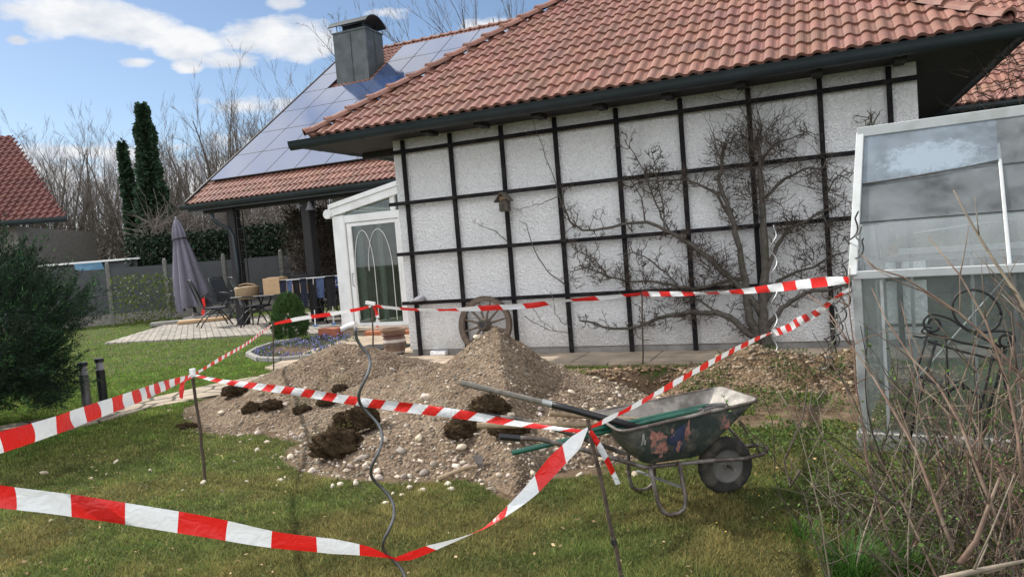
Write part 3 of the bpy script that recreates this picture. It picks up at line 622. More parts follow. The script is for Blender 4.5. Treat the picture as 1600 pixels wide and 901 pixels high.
mb=MB(); mb.tube([W(-3.23,CN+.0,1.05),W(-3.23,CN+.05,1.07),W(-3.23,CN+.05,1.3),W(-3.23,CN+.0,1.32)],.012,6); mb.build('handle',MT['alu'],door)
mb=MB()
for (u0,u1,zt_) in ((-3.19,-2.72,2.25),(-2.86,-2.28,2.25)):
    um=(u0+u1)/2; pts=[W(u0+.0,CN-.035,1.55)]; 
    pts=[W(u0+(um-u0)*(1-math.cos(t)) if t<PI/2 else u1-(u1-um)*(1-abs(math.cos(t))),CN-.038,1.35+.85*math.sin(t)) for t in np.linspace(0,PI,17)]
    mb.tube([W(u0,CN-.038,.35)]+pts+[W(u1,CN-.038,.35)] if u0<-3 else pts+[W(u1,CN-.038,.3)],.007,5)
mb.build('arch_muntin',MT['white_pvc'],door)
cbox(MB(),-1.925,-.24,CN-.06,CN-.045,.2,2.385).build('side_pane',MT['glass_door'],Cn)
# gable triangle and roof
zr=lambda u:2.60+.19*(u+3.63)
mb=MB(); mb.poly([W(-3.33,CN-.05,2.535),W(-.24,CN-.05,2.535),W(-.24,CN-.05,zr(-.24)+.1),W(-3.33,CN-.05,zr(-3.33))],.012,NV); mb.build('gable_pane',MT['glass_door'],Cn)
cbox(MB(),-2.2,-2.08,CN-.1,CN+.005,2.54,2.95,.008).build('gable_bar',MT['white_pvc'],Cn)
mb=MB()
for dz0,dz1,dn in ((-.06,.10,.06),(.10,.20,.09)):
    a,b=-3.66,-.24; P=[W(a,CN+dn,zr(a)+dz0),W(b,CN+dn,zr(b)+dz0),W(b,CN+dn,zr(b)+dz1-.004),W(a,CN+dn,zr(a)+dz1-.004)]; mb.poly(P,.14,NV)
mb.build('roof_fascia',MT['white_pvc'],Cn)
mb=MB(); mb.tube([W(-3.70,CN+.09,2.60),W(-3.70,CN-3.4,2.60)],.10,10); mb.build('roof_gutter',MT['white_pvc'],Cn,smooth=True,autosm=50)
mb=MB(); mb.poly([W(-3.66,CN+.03,zr(-3.66)+.17),W(-.24,CN+.03,zr(-.24)+.17),W(-.24,CN-3.4,zr(-.24)+.17),W(-3.66,CN-3.4,zr(-3.66)+.17)],.03); mb.build('roof_pane',MT['glass_door'],Cn)
for k in range(4): cbox(MB(),-3.62,-3.54,CN-.9-.8*k,CN-.82-.8*k,.16,2.5).build('side_bar',MT['white_pvc'],Cn)
mb=MB(); mb.poly([W(-3.6,CN-.17,.17),W(-3.6,CN-3.3,.17),W(-3.6,CN-3.3,2.5),W(-3.6,CN-.17,2.5)],.01,UV); mb.build('side_pane',MT['glass_door'],Cn)
# white drain pipe beside it
mb=MB(); pts=[gn(556,506,-2.7),gn(545,509,-2.75),gn(535,514,-2.75),gn(528,520,-2.75),gn(524,525,-2.72)]; mb.tube(pts,.06,10)
tag(mb.build('drain_pipe',MT['white_pvc'],smooth=True,autosm=50),'bent white drain pipe at the foot of the conservatory corner','pipe')
# potted palm inside
pm=empty('potted_palm',W(-2.15,-3.9,.16),0,'green potted palm behind the conservatory glass','palm')
mb=MB(); mb.lathe([(.0,0),(.13,0),(.19,.42),(.21,.44),(.21,.47),(.17,.47),(.16,.42),(0,.42)],W(-2.15,-3.9,.16),18); mb.build('pot',MT['grey_cloth'],pm,smooth=True,autosm=40)
mb=MB(); mb.tube([W(-2.15,-3.9,.55),W(-2.15,-3.9,.95)],[.07,.05],8); mb.build('trunk',MT['bark'],pm)
mb=MB(); r_=random.Random(4)
for k in range(22):
    an=r_.uniform(0,2*PI); L_=r_.uniform(.6,1.0); c=np.array(W(-2.15,-3.9,.95)); pts=[]
    for t in np.linspace(0,1,7): pts.append(c+np.array([math.cos(an),math.sin(an),0])*L_*t*.75+ZV*(L_*(1.1*t-.75*t*t)))
    mb.tube(pts,.006,3)
    for i in range(1,26):
        t=i/26*6; j=min(int(t),5); p=pts[j]+(pts[j+1]-pts[j])*(t-j); d=pts[j+1]-pts[j]; d/=np.linalg.norm(d); sd=np.cross(d,ZV)
        for sg in (-1,1):
            q=p+(sd*sg*.9+d*.8-ZV*.25)*.16; g=r_.uniform(.5,.9); mb.add([p-d*.008,p+d*.008,q],[(0,1,2)],(g,g,g))
mb.build('fronds',MT['foliage'],pm,attr=True)
# ------------------------------ birdhouse, wagon wheel, pot, small things by the wall
bh=empty('birdhouse',W(1.67,.13,2.2),0,'small dark wooden birdhouse hanging on the lattice','birdhouse')
c0=W(1.70,.22,2.20)
mb=MB(); mb.box(c0,(.13,.13,.16),RT,bev=.006); bd=mb.build('body',MT['bark'],bh)
mb=MB()
for sg in (-1,1): a=c0+ZV*.185+NV*.03; b=c0+UV*sg*.115+ZV*.06+NV*.02; mb.bar(a,b,.19,.016,ZV+UV*sg)
mb.poly([c0+UV*-.075+ZV*.085+NV*.069,c0+UV*.075+ZV*.085+NV*.069,c0+ZV*.17+NV*.069],.13,NV); mb.build('roof',MT['bark'],bh)
mb=MB(); mb.tube([c0+NV*.068,c0+NV*.073],.024,14); mb.tube([c0+NV*.07-ZV*.05,c0+NV*.12-ZV*.05],.006,6); mb.build('entrance_hole',MT['black_plastic'],bh)
mb=MB(); [mb.box(c0+UV*(-.03+.03*i)+ZV*.11+NV*.074,(.012,.006,.05),RT) for i in range(3)]; mb.build('trim_slats',MT['cardboard'],bh)
wh=empty('wagon_wheel',W(1.25,.2,.1),0,'old wooden spoked wagon wheel leaning on the white wall behind the heap','wagon wheel')
cw=W(1.245,.24,.50); tl=R(8); Aw=UV; Bw=ZV*math.cos(tl)-NV*math.sin(tl); Xw=np.cross(Aw,Bw); Xw=NV*math.cos(tl)+ZV*math.sin(tl)
def ring(mb,c,A,B,X,r0,r1,d,k=40,seg=None):
    vs=[]
    for j in range(k):
        t=2*PI*j/k; e=A*math.cos(t)+B*math.sin(t)
        vs+=[c+e*r0-X*d/2,c+e*r1-X*d/2,c+e*r1+X*d/2,c+e*r0+X*d/2]
    fs=[]
    for j in range(k):
        a=4*j;b=4*((j+1)%k)
        for q in range(4): fs.append((a+q,a+(q+1)%4,b+(q+1)%4,b+q))
    mb.add(vs,fs)
mb=MB(); ring(mb,cw,Aw,Bw,Xw,.345,.415,.055); mb.build('rim',MT['oldwood'],wh)
mb=MB(); ring(mb,cw,Aw,Bw,Xw,.4155,.424,.06); mb.build('iron_tyre',MT['rust'],wh)
mb=MB(); mb.tube([cw-Xw*.05,cw-Xw*.02,cw+Xw*.05,cw+Xw*.11],[.085,.10,.095,.075],16); hb=mb.build('hub',MT['bark'],wh)
mb=MB(); mb.tube([cw+Xw*.111,cw+Xw*.114],.045,14); mb.build('axle_hole',MT['black_plastic'],hb)
for j in range(12):
    t=2*PI*(j+.5)/12; e=Aw*math.cos(t)+Bw*math.sin(t)
    mb=MB(); mb.tube([cw+e*.08,cw+e*.2,cw+e*.35],[.021,.017,.014],6); mb.build('spoke',MT['oldwood'],wh)
pt=empty('flower_pot',W(-.62,-.2,.03),0,'round brown glazed flower pot with pale bands by the building corner','pot')
pc=gz(618,553,.035); sc=1.0
prof=[(0,0),(.13,0),(.15,.02),(.175,.10),(.185,.2),(.18,.26),(.165,.30),(.19,.315),(.2,.335),(.175,.35),(.185,.37),(.215,.40),(.215,.42),(.18,.42),(.17,.40),(.165,.33),(0,.33)]
def potmat():
    m_,nt,b=newmat('pot_glaze'); ns=nt.nodes; L=nt.links.new; tc=ns.new('ShaderNodeTexCoord'); sp=ns.new('ShaderNodeSeparateXYZ'); L(tc.outputs['Object'],sp.inputs[0])
    mr=ns.new('ShaderNodeMapRange'); mr.inputs['From Min'].default_value=float(pc[2]); mr.inputs['From Max'].default_value=float(pc[2])+.43; L(sp.outputs[2],mr.inputs['Value'])
    r=ns.new('ShaderNodeValToRGB'); r.color_ramp.interpolation='CONSTANT'; e=r.color_ramp.elements
    els=[(0,(.05,.035,.03)),(.08,(.42,.37,.34)),(.17,(.17,.10,.07)),(.3,(.13,.085,.065)),(.5,(.45,.4,.36)),(.6,(.11,.05,.035)),(.82,(.20,.125,.085))]
    while len(e)<len(els): e.new(.5)
    for q,(p,c) in zip(e,els): q.position=p; q.color=(*c,1)
    n=ns.new('ShaderNodeTexNoise'); n.inputs['Scale'].default_value=9; L(tc.outputs['Object'],n.inputs[0]); ad=ns.new('ShaderNodeMath'); ad.operation='MULTIPLY_ADD'; ad.inputs[1].default_value=.05; ad.inputs[2].default_value=0; L(n.outputs['Fac'],ad.inputs[0]); a2=ns.new('ShaderNodeMath'); L(mr.outputs[0],a2.inputs[0]); L(ad.outputs[0],a2.inputs[1]); L(a2.outputs[0],r.inputs[0])
    L(r.outputs[0],b.inputs['Base Color']); b.inputs['Roughness'].default_value=.55; return m_
mb=MB(); mb.lathe(prof,pc,48,fn=lambda t,i:1+(.035*abs(math.sin(t*9)) if i in (7,8,11,12) else 0)); mb.build('bowl',potmat(),pt,smooth=True,autosm=35)
mb=MB()
for k in range(9):
    an=2*PI*k/9; c=pc+np.array([math.cos(an)*.182,math.sin(an)*.182,.155]); tg=np.array([-math.sin(an),math.cos(an),0])
    mb.tube([c+(tg*math.cos(t)+ZV*math.sin(t))*.028 for t in np.linspace(0,2*PI,11)],.008,5,cap=False)
mb.build('relief_rings',MT['oldwood'],pt)
mb=MB(); c=pc+UV*-.75-NV*2.1; mb.box(np.array([*gz(600,541,.055)[:2],.05]),(.95,.55,.02),RT,bev=.006)
tag(mb.build('doormat',MT['black_cloth']),'dark doormat on the paving in front of the conservatory step','doormat')
mb=MB(); mb.box(gz(686,551,.07),(.26,.10,.07),RT,bev=.006); [mb.box(gz(686,551,.108)+UV*q,(.06,.05,.004),RT) for q in (-.07,.0,.07)]
tag(mb.build('white_brick',MT['white']),'small pale brick lying at the foot of the wall','brick')
mb=MB(); c=W(.12,.13,.90); mb.lathe([(0,-.01),(.09,-.01),(.10,.01),(.075,.045),(.03,.065),(0,.068)],c,14,fn=lambda t,i:1+.12*math.sin(3*t)); mb.tube([c-UV*.08,c-UV*.14+ZV*.0,c-UV*.17-ZV*.02],[.02,.015,.008],6)
tag(mb.build('work_glove',MT['grey_cloth'],smooth=True),'crumpled dark work glove lying on the lowest lattice rail','glove')
mb=MB(); mb.box(gz(517,520,.11),(.5,.22,.22),RT,bev=.012)
tag(mb.build('plant_trough',MT['terracotta']),'low red brown plant trough beside the white drain pipe','trough')

# ------------------------------------------------------------------ heaps of gravel and soil
def heapmat(name,els,bs=45,bd=.02,crest=False):
    m_,nt,b=newmat(name); ns=nt.nodes; L=nt.links.new; tc=ns.new('ShaderNodeTexCoord'); co=tc.outputs['Object']
    n=ns.new('ShaderNodeTexNoise'); n.inputs['Scale'].default_value=3; n.inputs['Detail'].default_value=10; n.inputs['Roughness'].default_value=.7; L(co,n.inputs[0])
    r=ns.new('ShaderNodeValToRGB'); e=r.color_ramp.elements
    while len(e)<len(els): e.new(.5)
    for q,(p,c) in zip(e,els): q.position=p; q.color=(*c,1)
    L(n.outputs['Fac'],r.inputs[0])
    v=ns.new('ShaderNodeTexVoronoi'); v.inputs['Scale'].default_value=bs; L(co,v.inputs[0]); sp=ns.new('ShaderNodeSeparateColor'); L(v.outputs['Color'],sp.inputs[0])
    mr=ns.new('ShaderNodeMapRange'); mr.inputs['To Min'].default_value=.6; mr.inputs['To Max'].default_value=1.5; L(sp.outputs[0],mr.inputs['Value'])
    mx=ns.new('ShaderNodeMix'); mx.data_type='RGBA'; mx.blend_type='MULTIPLY'; mx.inputs['Factor'].default_value=1; L(r.outputs[0],mx.inputs['A']); cc=ns.new('ShaderNodeCombineXYZ'); [L(mr.outputs[0],cc.inputs[i]) for i in range(3)]; L(cc.outputs[0],mx.inputs['B'])
    L(mx.outputs['Result'],b.inputs['Base Color']); b.inputs['Roughness'].default_value=1; b.inputs['Specular IOR Level'].default_value=.15
    bp=ns.new('ShaderNodeBump'); bp.invert=True; bp.inputs['Distance'].default_value=bd; L(v.outputs['Distance'],bp.inputs['Height']); L(bp.outputs[0],b.inputs['Normal']); return m_
MT['gravel']=heapmat('gravelly_soil',[(.3,(.085,.060,.040)),(.5,(.145,.106,.073)),(.72,(.215,.168,.122))],42,.015)
MT['brown_soil']=heapmat('brown_soil',[(.3,(.06,.04,.024)),(.5,(.12,.083,.05)),(.7,(.19,.145,.10))],34,.02)
def heapmesh(name,fn,x0,x1,y0,y1,d,m_):
    X,Y=np.meshgrid(np.arange(x0,x1,d),np.arange(y0,y1,d)); h=fn(X,Y); g=ground_h(X,Y)
    Z_=g+h; ny,nx=X.shape; i=np.arange(ny*nx).reshape(ny,nx); q=np.stack([i[:-1,:-1],i[:-1,1:],i[1:,1:],i[1:,:-1]],-1).reshape(-1,4)
    keep=(h.ravel()[q]>-.03).any(1); q=q[keep]; V=np.stack([X,Y,Z_],-1).reshape(-1,3); us=np.unique(q); mp=-np.ones(len(V),int); mp[us]=np.arange(len(us)); return npmesh(name,V[us],mp[q],m_,smooth=True)
GH=tag(heapmesh('gravel_heap',heap_h,-4.6,2.2,4.6,11.2,.03,MT['gravel']),'large heap of dug gravelly soil with two peaks in front of the wall','gravel heap')
SH=tag(heapmesh('soil_heap',soil_h,.8,4.6,6.0,9.2,.035,MT['brown_soil']),'lower brown soil heap behind the wheelbarrow beside the greenhouse','soil heap')
def surf(x,y): 
    g=ground_h(x,y); return g+np.maximum(0,np.maximum(heap_h(x,y),soil_h(x,y)))
# pebbles on and in the heaps
bm=bmesh.new(); bmesh.ops.create_icosphere(bm,subdivisions=1,radius=1); ICO=np.array([v.co[:] for v in bm.verts]); ICF=np.array([[v.index for v in f.verts] for f in bm.faces]); bm.free()
bm=bmesh.new(); bmesh.ops.create_icosphere(bm,subdivisions=2,radius=1); ICO2=np.array([v.co[:] for v in bm.verts]); ICF2=np.array([[v.index for v in f.verts] for f in bm.faces]); bm.free()
def stones(name,P,S,mat_,parent=None,base=(ICO,ICF),r=rng,tone=None,flat=.62):
    n=len(P); B,Fb=base; k=len(B)
    an=r.uniform(0,2*PI,n); sx=S*r.uniform(.75,1.35,n); sy=S*r.uniform(.6,1.0,n); sz=S*r.uniform(flat*.75,flat*1.25,n)
    jit=1+r.normal(0,.10,(n,k,1)); v=B[None]*jit*np.stack([sx,sy,sz],-1)[:,None]
    tl=r.normal(0,.3,n); ct,st=np.cos(tl)[:,None],np.sin(tl)[:,None]; x=v[...,0]*ct-v[...,2]*st; z=v[...,0]*st+v[...,2]*ct; v=np.stack([x,v[...,1],z],-1)
    c,s_=np.cos(an)[:,None],np.sin(an)[:,None]; v=np.stack([v[...,0]*c-v[...,1]*s_,v[...,0]*s_+v[...,1]*c,v[...,2]],-1)+P[:,None]
    f=(Fb[None]+(np.arange(n)*k)[:,None,None]).reshape(-1,3)
    if tone is None:
        g=r.uniform(.20,.68,n); w_=r.random(n)<.09; g[w_]=r.uniform(.7,1.35,w_.sum()); wm=np.where(w_,.6,.9)*r.uniform(.4,1,n); tone=np.stack([g*(1+.06*wm),g*(1-.10*wm),g*(1-.30*wm)],-1)
    return npmesh(name,v.reshape(-1,3),f,mat_,parent,np.repeat(tone,k,0),smooth=False)
def scatter(fn,x0,x1,y0,y1,n,lo,hi,dens=lambda x,y,h:1.0,r=rng,pw=2.2):
    x=r.uniform(x0,x1,n); y=r.uniform(y0,y1,n); h=fn(x,y); d=np.broadcast_to(dens(x,y,h),x.shape); k=((h>-.03)&(r.random(n)<d))|((h>-.16)&(h<=-.03)&(r.random(n)<.16*np.clip((h+.16)/.13,0,1)**1.5)); x,y,h=x[k],y[k],h[k]
    S=lo+(hi-lo)*r.random(len(x))**pw
    return np.stack([x,y,ground_h(x,y)+np.maximum(h,0)+S*.12],-1),S
P,S=scatter(heap_h,-4.4,2,4.8,11,42000,.005,.019,lambda x,y,h:(.40+.60*sstep(8.8,6.0,y)+0*h)*(.50+.50*sstep(.40,.52,fbm(x,y,1.1,3,91)))*(1-.55*sstep(-.2,.15,x)*sstep(.12,.3,h)),pw=2.6)
tag(stones('gravel_stones',P,S,MT['stone'],tone=None),'pale gravel and pebbles covering the large heap','gravel',kind='stuff')
P,S=scatter(heap_h,-4.3,1.4,4.8,8.6,2600,.014,.042,lambda x,y,h:sstep(.42,-.02,h)*(x<1.0)*sstep(7.3,6.3,y)+.04,pw=2.6)
g_=rng.uniform(.4,1.25,len(P)); tag(stones('cobble_stones',P,S,MT['stone'],base=(ICO2,ICF2),tone=np.stack([g_*1.03,g_*rng.uniform(.9,.98,len(P)),g_*rng.uniform(.78,.95,len(P))],-1)),'round river cobbles lying at the foot of the large heap','cobbles',kind='stuff')
P,S=scatter(soil_h,.8,4.5,6,9.2,6500,.006,.034,lambda x,y,h:.35+.65*sstep(.42,.55,fbm(x,y,1.6,3,92)),pw=2.8)
g_=rng.uniform(.22,.75,len(P)); tag(stones('soil_stones',P,S,MT['stone'],tone=np.stack([g_,g_*.84,g_*.66],-1)),'stones and clods mixed into the low brown soil heap','stones',kind='stuff')
# pit rim crumbs
n=5000; an=rng.uniform(0,2*PI,n); rr=rng.normal(1.0,.16,n); x=PIT[0]+rr*np.cos(an)*1.1; y=PIT[1]+rr*np.sin(an)*.9; S=.006+.03*rng.random(n)**3
g=rng.uniform(.2,.6,n); tag(stones('soil_crumbs',np.stack([x,y,ground_h(x,y)+S*.2],-1),S,MT['stone'],tone=np.stack([g,g*.72,g*.5],-1)),'brown crumbs of earth round the rim of the dug pit','soil crumbs',kind='stuff')
# scattered single stones on the lawn
spots=[(532,757),(556,757),(614,771),(628,773),(686,752),(603,786),(660,766),(300,665),(181,722),(235,735),(318,755),(386,752),(445,745),(470,742),(438,750),(905,742),(650,752),(640,762),(700,757),(705,765),(402,704),(640,744),(724,733),(520,760)]
SL=['left one of two white stones on the grass below the biggest clod','right one of two white stones on the grass below the biggest clod',
'upper left of three pale stones on the lawn just left of the spiral stake','upper right of three pale stones on the lawn just left of the spiral stake','grey stone at the left tip of the hatchet handle','lowest of three pale stones on the lawn just left of the spiral stake',
'pale stone right of the spiral stake below the cobbles','flat grey stone on the path edge left of the left rod','lone white stone on the shaded lawn at far left','lone stone on the lawn between juniper shadow and left rod',
'small stone at the foot of the left rod','lone pale stone on the lawn right of the left rod foot','left one of two stones on the lawn left of the heap foot cobbles','right one of two stones on the lawn left of the heap foot cobbles',
'stone on the lawn midway between left rod and big clod','pale stone on the grass below the green rake end','small stone on the lawn above the pale stone near the spiral stake','pebble beside the cobbles right of the spiral stake','upper of two white stones below the hatchet handle','lower of two white stones below the hatchet handle',
'grey stone standing alone near the left edge of the gravel','small stone on the cobbles left of the hatchet','stone lying against the hatchet handle','small stone below the biggest clod, left of the two white ones']
for i,(px,py) in enumerate(spots):
    p=gz(px,py); r_=np.random.default_rng(100+i); s_=float(r_.uniform(.012,.03)); p[2]=surf(p[0],p[1])+s_*.3
    o=stones('stone',p[None],np.array([s_]),MT['stone'],base=(ICO2,ICF2),r=r_,tone=np.array([[1.25,1.2,1.1]])*r_.uniform(.7,1.1))
    far=['white pebble nearest','small pebble close','pale chip just left','round pebble just right'][i%4]
    tag(o,SL[i],'stone','loose stones on the lawn')
def clod(name,px,py,sx,sz,seed,label,Y=None,mat_=None,lift=0):
    p=gz(px,py); x,y=p[0],p[1]; p[2]=surf(x,y)+lift; r_=np.random.default_rng(seed)
    bm=bmesh.new(); bmesh.ops.create_icosphere(bm,subdivisions=5,radius=1); V=np.array([v.co[:] for v in bm.verts]); Fx=np.array([[v.index for v in f.verts] for f in bm.faces]); bm.free()
    k=1+(fbm(V[:,0]*9+V[:,2]*8,V[:,1]*9-V[:,2]*6,2.5,3,seed+9)-.5)*.30+(fbm(V[:,0]*2+V[:,2]*1.7,V[:,1]*2-V[:,2],1.3,3,seed)-.5)*.7+(fbm(V[:,0]*3+V[:,2]*3,V[:,1]*3-V[:,2]*2,3.2,3,seed+5)-.5)*.35
    V=V*k[:,None]*np.array([sx,sx*.75,sz]); V[:,2]=np.maximum(V[:,2],-sz*.35); V+=p+np.array([0,0,sz*.25])
    return tag(npmesh(name,V,Fx,mat_ or MT['soil'],smooth=True),label,'sod clod','lumps of lifted turf round the heap')
clod('sod_clod',528,722,.20,.14,1,'biggest lump of dark earth with a tuft of turf, left of the grey spiral stake')
clod('sod_clod',545,696,.13,.13,21,'dark earth lump stacked behind the biggest clod',lift=.05)
clod('sod_clod',572,704,.12,.14,22,'upright dark earth lump between the biggest clod and the spiral stake',lift=.06)
clod('sod_clod',397,662,.10,.08,2,'dark earth lump at the left foot of the heap, second from the left')
clod('sod_clod',370,640,.14,.09,3,'flat dark earth lump at the far left edge of the gravel')
clod('sod_clod',427,660,.12,.07,4,'small dark earth lump in the middle of the row along the heap foot')
clod('sod_clod',474,660,.10,.06,5,'dark earth lump with grass left of the big clod')
clod('sod_clod',535,640,.09,.06,6,'turf lump high on the gravel under the striped tape')
clod('sod_clod',513,655,.10,.07,7,'little earth lump above and left of the big clod')
clod('sod_clod',292,668,.12,.035,8,'flat scrap of turf on the lawn beside the left rod')
clod('sod_clod',770,706,.16,.12,9,'dark earth lump at the right foot of the heap beside the barrow tools')
clod('sod_clod',800,724,.15,.09,10,'dark earth lump on the ground right of the hatchet')
clod('sod_clod',728,712,.15,.10,11,'earth lump lying just above the hatchet')

# ------------------------------------------------------------------ grass
def lawn_ok(x,y):
    m=soilmask(x,y)<.42+.3*(fbm(x,y,4,3,33)-.5)
    for P in (TERR,APRON,PATH,BED): m&=~inpoly(x,y,P)
    u,n_=uvn(x,y); m&=~((u>-.3)&(u<9)&(n_<.05)&(n_>-12)); m&=~((u>-3.7)&(u<-.1)&(n_<-2.6)&(n_>-9)); m&=~((n_<-3.6)&(u>-6))
    return m
def grass(name,n,r0,r1,hs,ws,seed,label,region=None,tonefn=None,spread=.5,pw=0):
    r=np.random.default_rng(seed)
    if region is None:
        rad=r0*(r1/r0)**r.random(n); an=r.uniform(-.70,.70,n); x=rad*np.sin(an); y=rad*np.cos(an)
    else: x=r.uniform(region[0],region[1],n); y=r.uniform(region[2],region[3],n)
    k=lawn_ok(x,y)&(y>1.7) if region is None or region[-1]!='any' else np.ones(n,bool); x,y=x[k],y[k]; n=len(x); d=np.hypot(x,y)
    patch=fbm(x,y,1.7,5,41); fine=fbm(x,y,7,3,43)
    h=hs*r.uniform(.5,1.3,n)*(.6+.9*fine); w_=ws*np.maximum(1,d/3.2)*r.uniform(.7,1.4,n)
    h=h*np.clip(1.1-.02*d,.6,1.1)
    an=r.uniform(0,2*PI,n); le=r.normal(0,spread,n); la=r.uniform(0,2*PI,n)
    c=np.stack([x,y,ground_h(x,y)-.003],-1); sx=np.stack([np.cos(an)*w_,np.sin(an)*w_,0*w_],-1)
    tip=c+np.stack([np.cos(la)*le*h,np.sin(la)*le*h,h],-1); V=np.stack([c-sx,c+sx,tip],1).reshape(-1,3)
    g=r.uniform(.6,1.35,n); yl=.9*np.clip((patch-.35)*3.2+r.normal(0,.25,n),0,1)[:,None]*np.clip(1.75-d/7,0.08,1)[:,None]
    A=np.array([.80,1.0,.72]); B=np.array([1.35,1.05,1.05]); 
    tone=(A*(1-yl)+B*yl)*g[:,None]*(.45+1.15*fine[:,None])*(1+.15*sstep(6,11,d))[:,None]*(1+np.array([-.16,.06,-.25])*sstep(6.5,10,d)[:,None])
    dry=r.random(n)<.09; tone[dry]=np.array([1.9,1.6,1.5])*g[dry][:,None]
    return tag(npmesh(name,V,np.arange(3*n).reshape(-1,3),MT['grass'],cols=np.repeat(tone,3,0)),label,'grass',kind='stuff')
grass('lawn_grass',620000,2.0,14,.026,.0028,51,'short mossy mown grass of the lawn',spread=.8)
grass('far_lawn_grass',200000,8,30,.040,.0024,52,'greener grass of the lawn near the terrace',spread=.6)
# rougher weeds on the right
def weeds(name,n,reg,hs,seed,label):
    r=np.random.default_rng(seed); x=r.uniform(reg[0],reg[1],n); y=r.uniform(reg[2],reg[3],n); k=(fbm(x,y,2.6,4,61)>.47); x,y=x[k],y[k]; n=len(x)
    u,nn=uvn(x,y); k=~((u>6.0)&(nn<4.4)); x,y=x[k],y[k]; n=len(x)
    z=surf(x,y); an=r.uniform(0,2*PI,n); h=hs*r.uniform(.2,1,n); el=r.uniform(.2,1.3,n); L_=r.uniform(.012,.035,n); w_=L_*.35
    c=np.stack([x,y,z+h],-1); d=np.stack([np.cos(an)*np.cos(el),np.sin(an)*np.cos(el),np.sin(el)],-1); s_=np.stack([-np.sin(an),np.cos(an),0*an],-1)
    V=np.stack([c,c+d*L_[:,None]*.5+s_*w_[:,None],c+d*L_[:,None],c+d*L_[:,None]*.5-s_*w_[:,None]],1).reshape(-1,3)
    g=r.uniform(.35,.95,n); tone=np.stack([g*r.uniform(.8,1.3,n),g*1.0,g*.85],-1)
    return tag(npmesh(name,V,np.arange(4*n).reshape(-1,4),MT['leaf'],cols=np.repeat(tone,4,0)),label,'weeds',kind='stuff')
weeds('low_weeds',24000,(1.5,4.6,3.2,7.4),.09,62,'low green weeds among the dug soil and canes on the right')
weeds('pit_weeds',1500,(1.6,4.2,6.4,8.4),.05,63,'sparse weeds sprouting on the low soil heap')

# ------------------------------------------------------------------ barrier tape
def tapemat():
    m_,nt,b=newmat('barrier_tape'); ns=nt.nodes; L=nt.links.new
    at=ns.new('ShaderNodeAttribute'); at.attribute_name='tone'; L(at.outputs['Color'],b.inputs['Base Color']); b.inputs['Roughness'].default_value=.34
    tc=ns.new('ShaderNodeTexCoord'); nb_=ns.new('ShaderNodeTexNoise'); nb_.inputs['Scale'].default_value=16; nb_.inputs['Detail'].default_value=4; nb_.inputs['Distortion'].default_value=1.5; L(tc.outputs['Object'],nb_.inputs[0]); bp=ns.new('ShaderNodeBump'); bp.inputs['Distance'].default_value=.012; bp.inputs['Strength'].default_value=.8; L(nb_.outputs['Fac'],bp.inputs['Height']); L(bp.outputs[0],b.inputs['Normal'])
    out=ns['Material Output']; tr=ns.new('ShaderNodeBsdfTranslucent'); L(at.outputs['Color'],tr.inputs[0]); ms=ns.new('ShaderNodeMixShader'); ms.inputs[0].default_value=.25
    L(b.outputs[0],ms.inputs[1]); L(tr.outputs[0],ms.inputs[2]); L(ms.outputs[0],out.inputs[0]); return m_
MT['tape']=tapemat()
RED=(.66,.018,.016); WHT=(.74,.76,.78)
